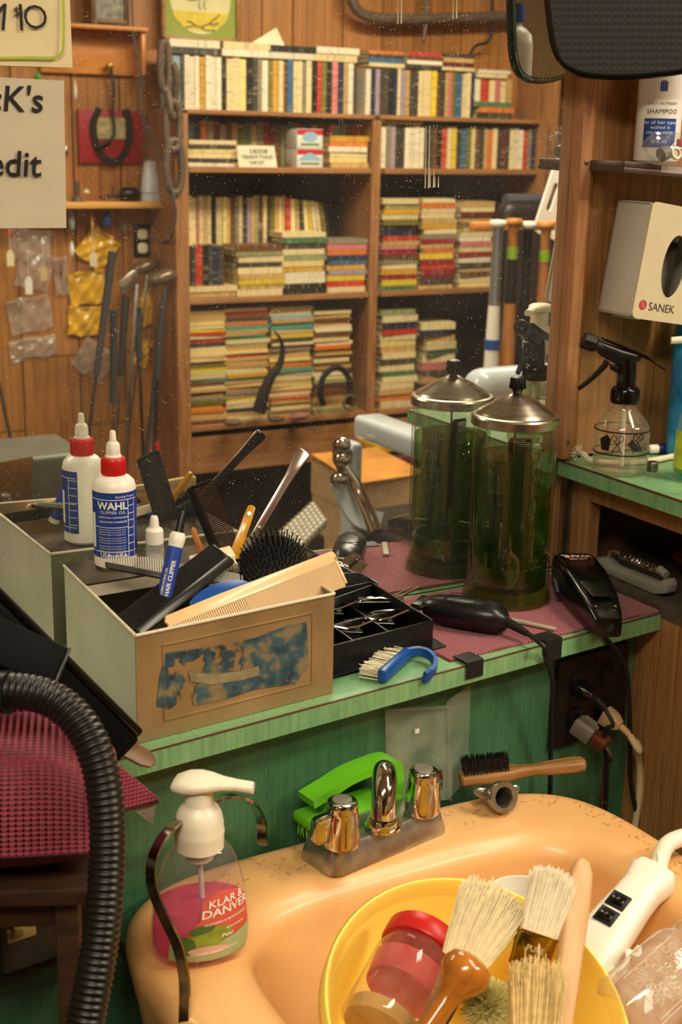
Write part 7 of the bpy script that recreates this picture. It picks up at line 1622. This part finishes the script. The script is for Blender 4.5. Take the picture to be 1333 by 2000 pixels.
# ------------------------------------------------------------------ barber chair, carton and grey cash register in the mirror
M_ENW = mat('chair_enamel', '#c3cdd2', 0.2, var=0.04, coat=.4)
A0 = my(682, 832, 1.30)
bch = thing('barber_chair', 'pale enamel barber chair with chrome brackets seen low in the mirror', 'chair', T(A0.x, A0.y, 0)); 
def cl3(p, yv): return my(*p, yv) - bch.matrix_world.translation
az0 = A0.z
G().box((.075, .40, .052), T(.045, .20, az0), .014, 4).obj('armrest', M_ENW, bch, 50)
G().box((.075, .40, .052), T(.60, .20, az0), .014, 4).obj('armrest', M_ENW, bch, 50)
G().tube(smooth_path([cl3((682, 868), 1.30), cl3((665, 880), 1.31), cl3((668, 905), 1.31), cl3((690, 940), 1.30), cl3((712, 985), 1.27), cl3((735, 1040), 1.22)], 5), [.022, .020, .019] + [.017] * 23, 12).obj('lever_arm', M_CHROME, bch, 60)
for px, py in ((668, 868), (668, 896), (663, 935)): G().lathe([(0, -.022), (.018, -.012), (.022, 0), (.018, .012), (0, .022)], 16, T(cl3((px, py), 1.29))).obj('joint_ball', M_CHROME, bch, 60)
G().tube(smooth_path([cl3((665, 938), 1.31), cl3((680, 975), 1.30), cl3((705, 1010), 1.28), cl3((745, 1022), 1.25)], 5), 1, flat=(.05, .012), hint=(0, 1, 0)).obj('bracket_plate', M_ENW, bch, 60)
G().box((.03, .06, .42), T(.02, -.02, az0 - .25), .012, 3).obj('side_plate', M_ENW, bch, 50)
G().box((.56, .46, .10), T(.32, .10, az0 - .28), .04, 4).obj('seat', mat('chair_leather', '#171513', 0.35, var=0.15), bch, 50)
bt = my(962, 718, .86); b0_ = my(914, 760, .86); G().box((.50, .09, .40), T(b0_.x - A0.x + .25, -.86 - A0.y, bt.z - .20), .04, 5).obj('backrest', M_ENW, bch, 50)
G().lathe([(0, 0), (.30, 0), (.30, .02), (.12, .05), (.08, .08), (.08, az0 - .33), (0, az0 - .33)], 32, T(.32, .10, 0)).obj('pedestal', M_ENW, bch, 40)
ft = [az(545, 1040, .40), az(612, 978, .40), az(655, 1032, .40), az(570, 1085, .40)]; ft = [flip(p) for p in ft]
fo = thing('footrest', 'grey cast footrest with rows of round studs in front of the barber chair', 'footrest', T(ft[0].x, ft[0].y, 0))
u_, v_ = (ft[1] - ft[0]), (ft[3] - ft[0])
G().prism([(0, 0), u_.xy, (u_ + v_).xy, v_.xy], .022, T(0, 0, .378), .006).obj('plate', mat('cast_grey', '#a09a8a', 0.4, 0.4, 0.15), fo, 40)
g = G()
for i in range(9):
    for k in range(6):
        p = u_ * ((i + .6) / 9.2) + v_ * ((k + .6) / 6.2); g.lathe([(.012, 0), (.010, .004), (.005, .007), (0, .008)], 8, T(p.x, p.y, .400))
tag(g.obj('studs', mat('cast_grey', '#a09a8a'), fo), kind='stuff')
c_ = (u_ + v_) / 2; G().box((.10, .08, .378), T(c_.x, c_.y, .189), .01).obj('stand', M_BLACK, fo)
a, b = my(700, 930, 2.1), my(830, 930, 2.1)
cx = thing('cardboard_carton', 'open cardboard carton with stained flaps on the floor by the chair', 'carton', T((a.x + b.x) / 2, -2.1, 0)); w = b.x - a.x; M_CTN = mat('cardboard', '#c9a878', 0.8, var=0.12); ch_ = a.z - .02
G().box((w, .30, .10), T(0, -.15, ch_ - .05)).obj('upper_wall', M_CTN, cx, 0); G().box((w * .98, .29, ch_ - .10), T(0, -.15, (ch_ - .10) / 2)).obj('carton_body', M_CTN, cx, 0)
G().prism([(-w * .56, .02), (w * .54, .0), (w * .50, -.30), (-w * .50, -.30)], .004, T(0, 0, ch_ + .001) @ RX(-4), 0).obj('flap', mat('stained_cardboard', '#c98a3c', 0.7, var=0.35, vscale=8), cx, 0)
G().box((w * .24, .002, ch_ * .5), T(w * .10, .0015, ch_ * .42)).obj('brown_stripe', mat('carton_brown', '#5e4a32', 0.7), cx)
for px_, py_, c in ((760, 862, '#d9a43c'), (742, 880, '#7a2a30')): pass
p = my(790, 868, 2.75); pk = thing('yellow_packet', 'yellow packet lying under the bottom shelf beside the carton', 'packet', T(p.x, -2.80, p.z)); G().box((.26, .16, .03), I4, .004).obj('packet', M_BAGY, pk); 
p2 = my(790, 893, 2.75); pk2 = thing('maroon_packet', 'maroon packet under the yellow one beside the carton', 'packet', T(p.x, -2.80, p2.z)); G().box((.27, .17, .03), I4, .004).obj('packet', mat('maroon_card', '#6e2230', 0.6), pk2)
G().box((.30, .18, p2.z - .017), T(0, 0, -(p2.z - .017) / 2 - .0155)).obj('crate_below', M_DW, pk2)
a, b = my(-60, 905, 1.55), my(172, 882, 1.55)
cr = thing('cash_register', 'old grey metal cash register with a copper lock plate low in the mirror', 'cash register', T((a.x + b.x) / 2, -1.62, 0)); w = b.x - a.x; M_CRG = mat('grey_green_enamel', '#66675c', 0.4, 0.15, 0.15, 10)
zt = b.z; zb = zt - .20
G().box((w, .22, .20), T(0, -.04, zb + .10), .012, 3).obj('case', M_CRG, cr, 50)
q = my(28, 960, 1.50); G().prism([(-.06, -.07), (.045, -.065), (.055, .065), (-.06, .055)], .006, T(q.x - cr.matrix_world.translation.x, .078, q.z) @ RX(-90) @ SC(1, -1, 1), .001).obj('lock_plate', mat('copper_plate', '#8f6f4c', 0.35, 0.6, 0.2), cr)
G().lathe([(0, 0), (.013, 0), (.012, .006), (.006, .010), (0, .011)], 20, T(my(18, 977, 1.50).x - cr.matrix_world.translation.x, .086, my(18, 977, 1.50).z) @ RX(-90)).obj('lock', M_CHROME, cr)
G().box((w * .9, .30, zb), T(0, -.06, zb / 2), .004).obj('stand', M_DW, cr)
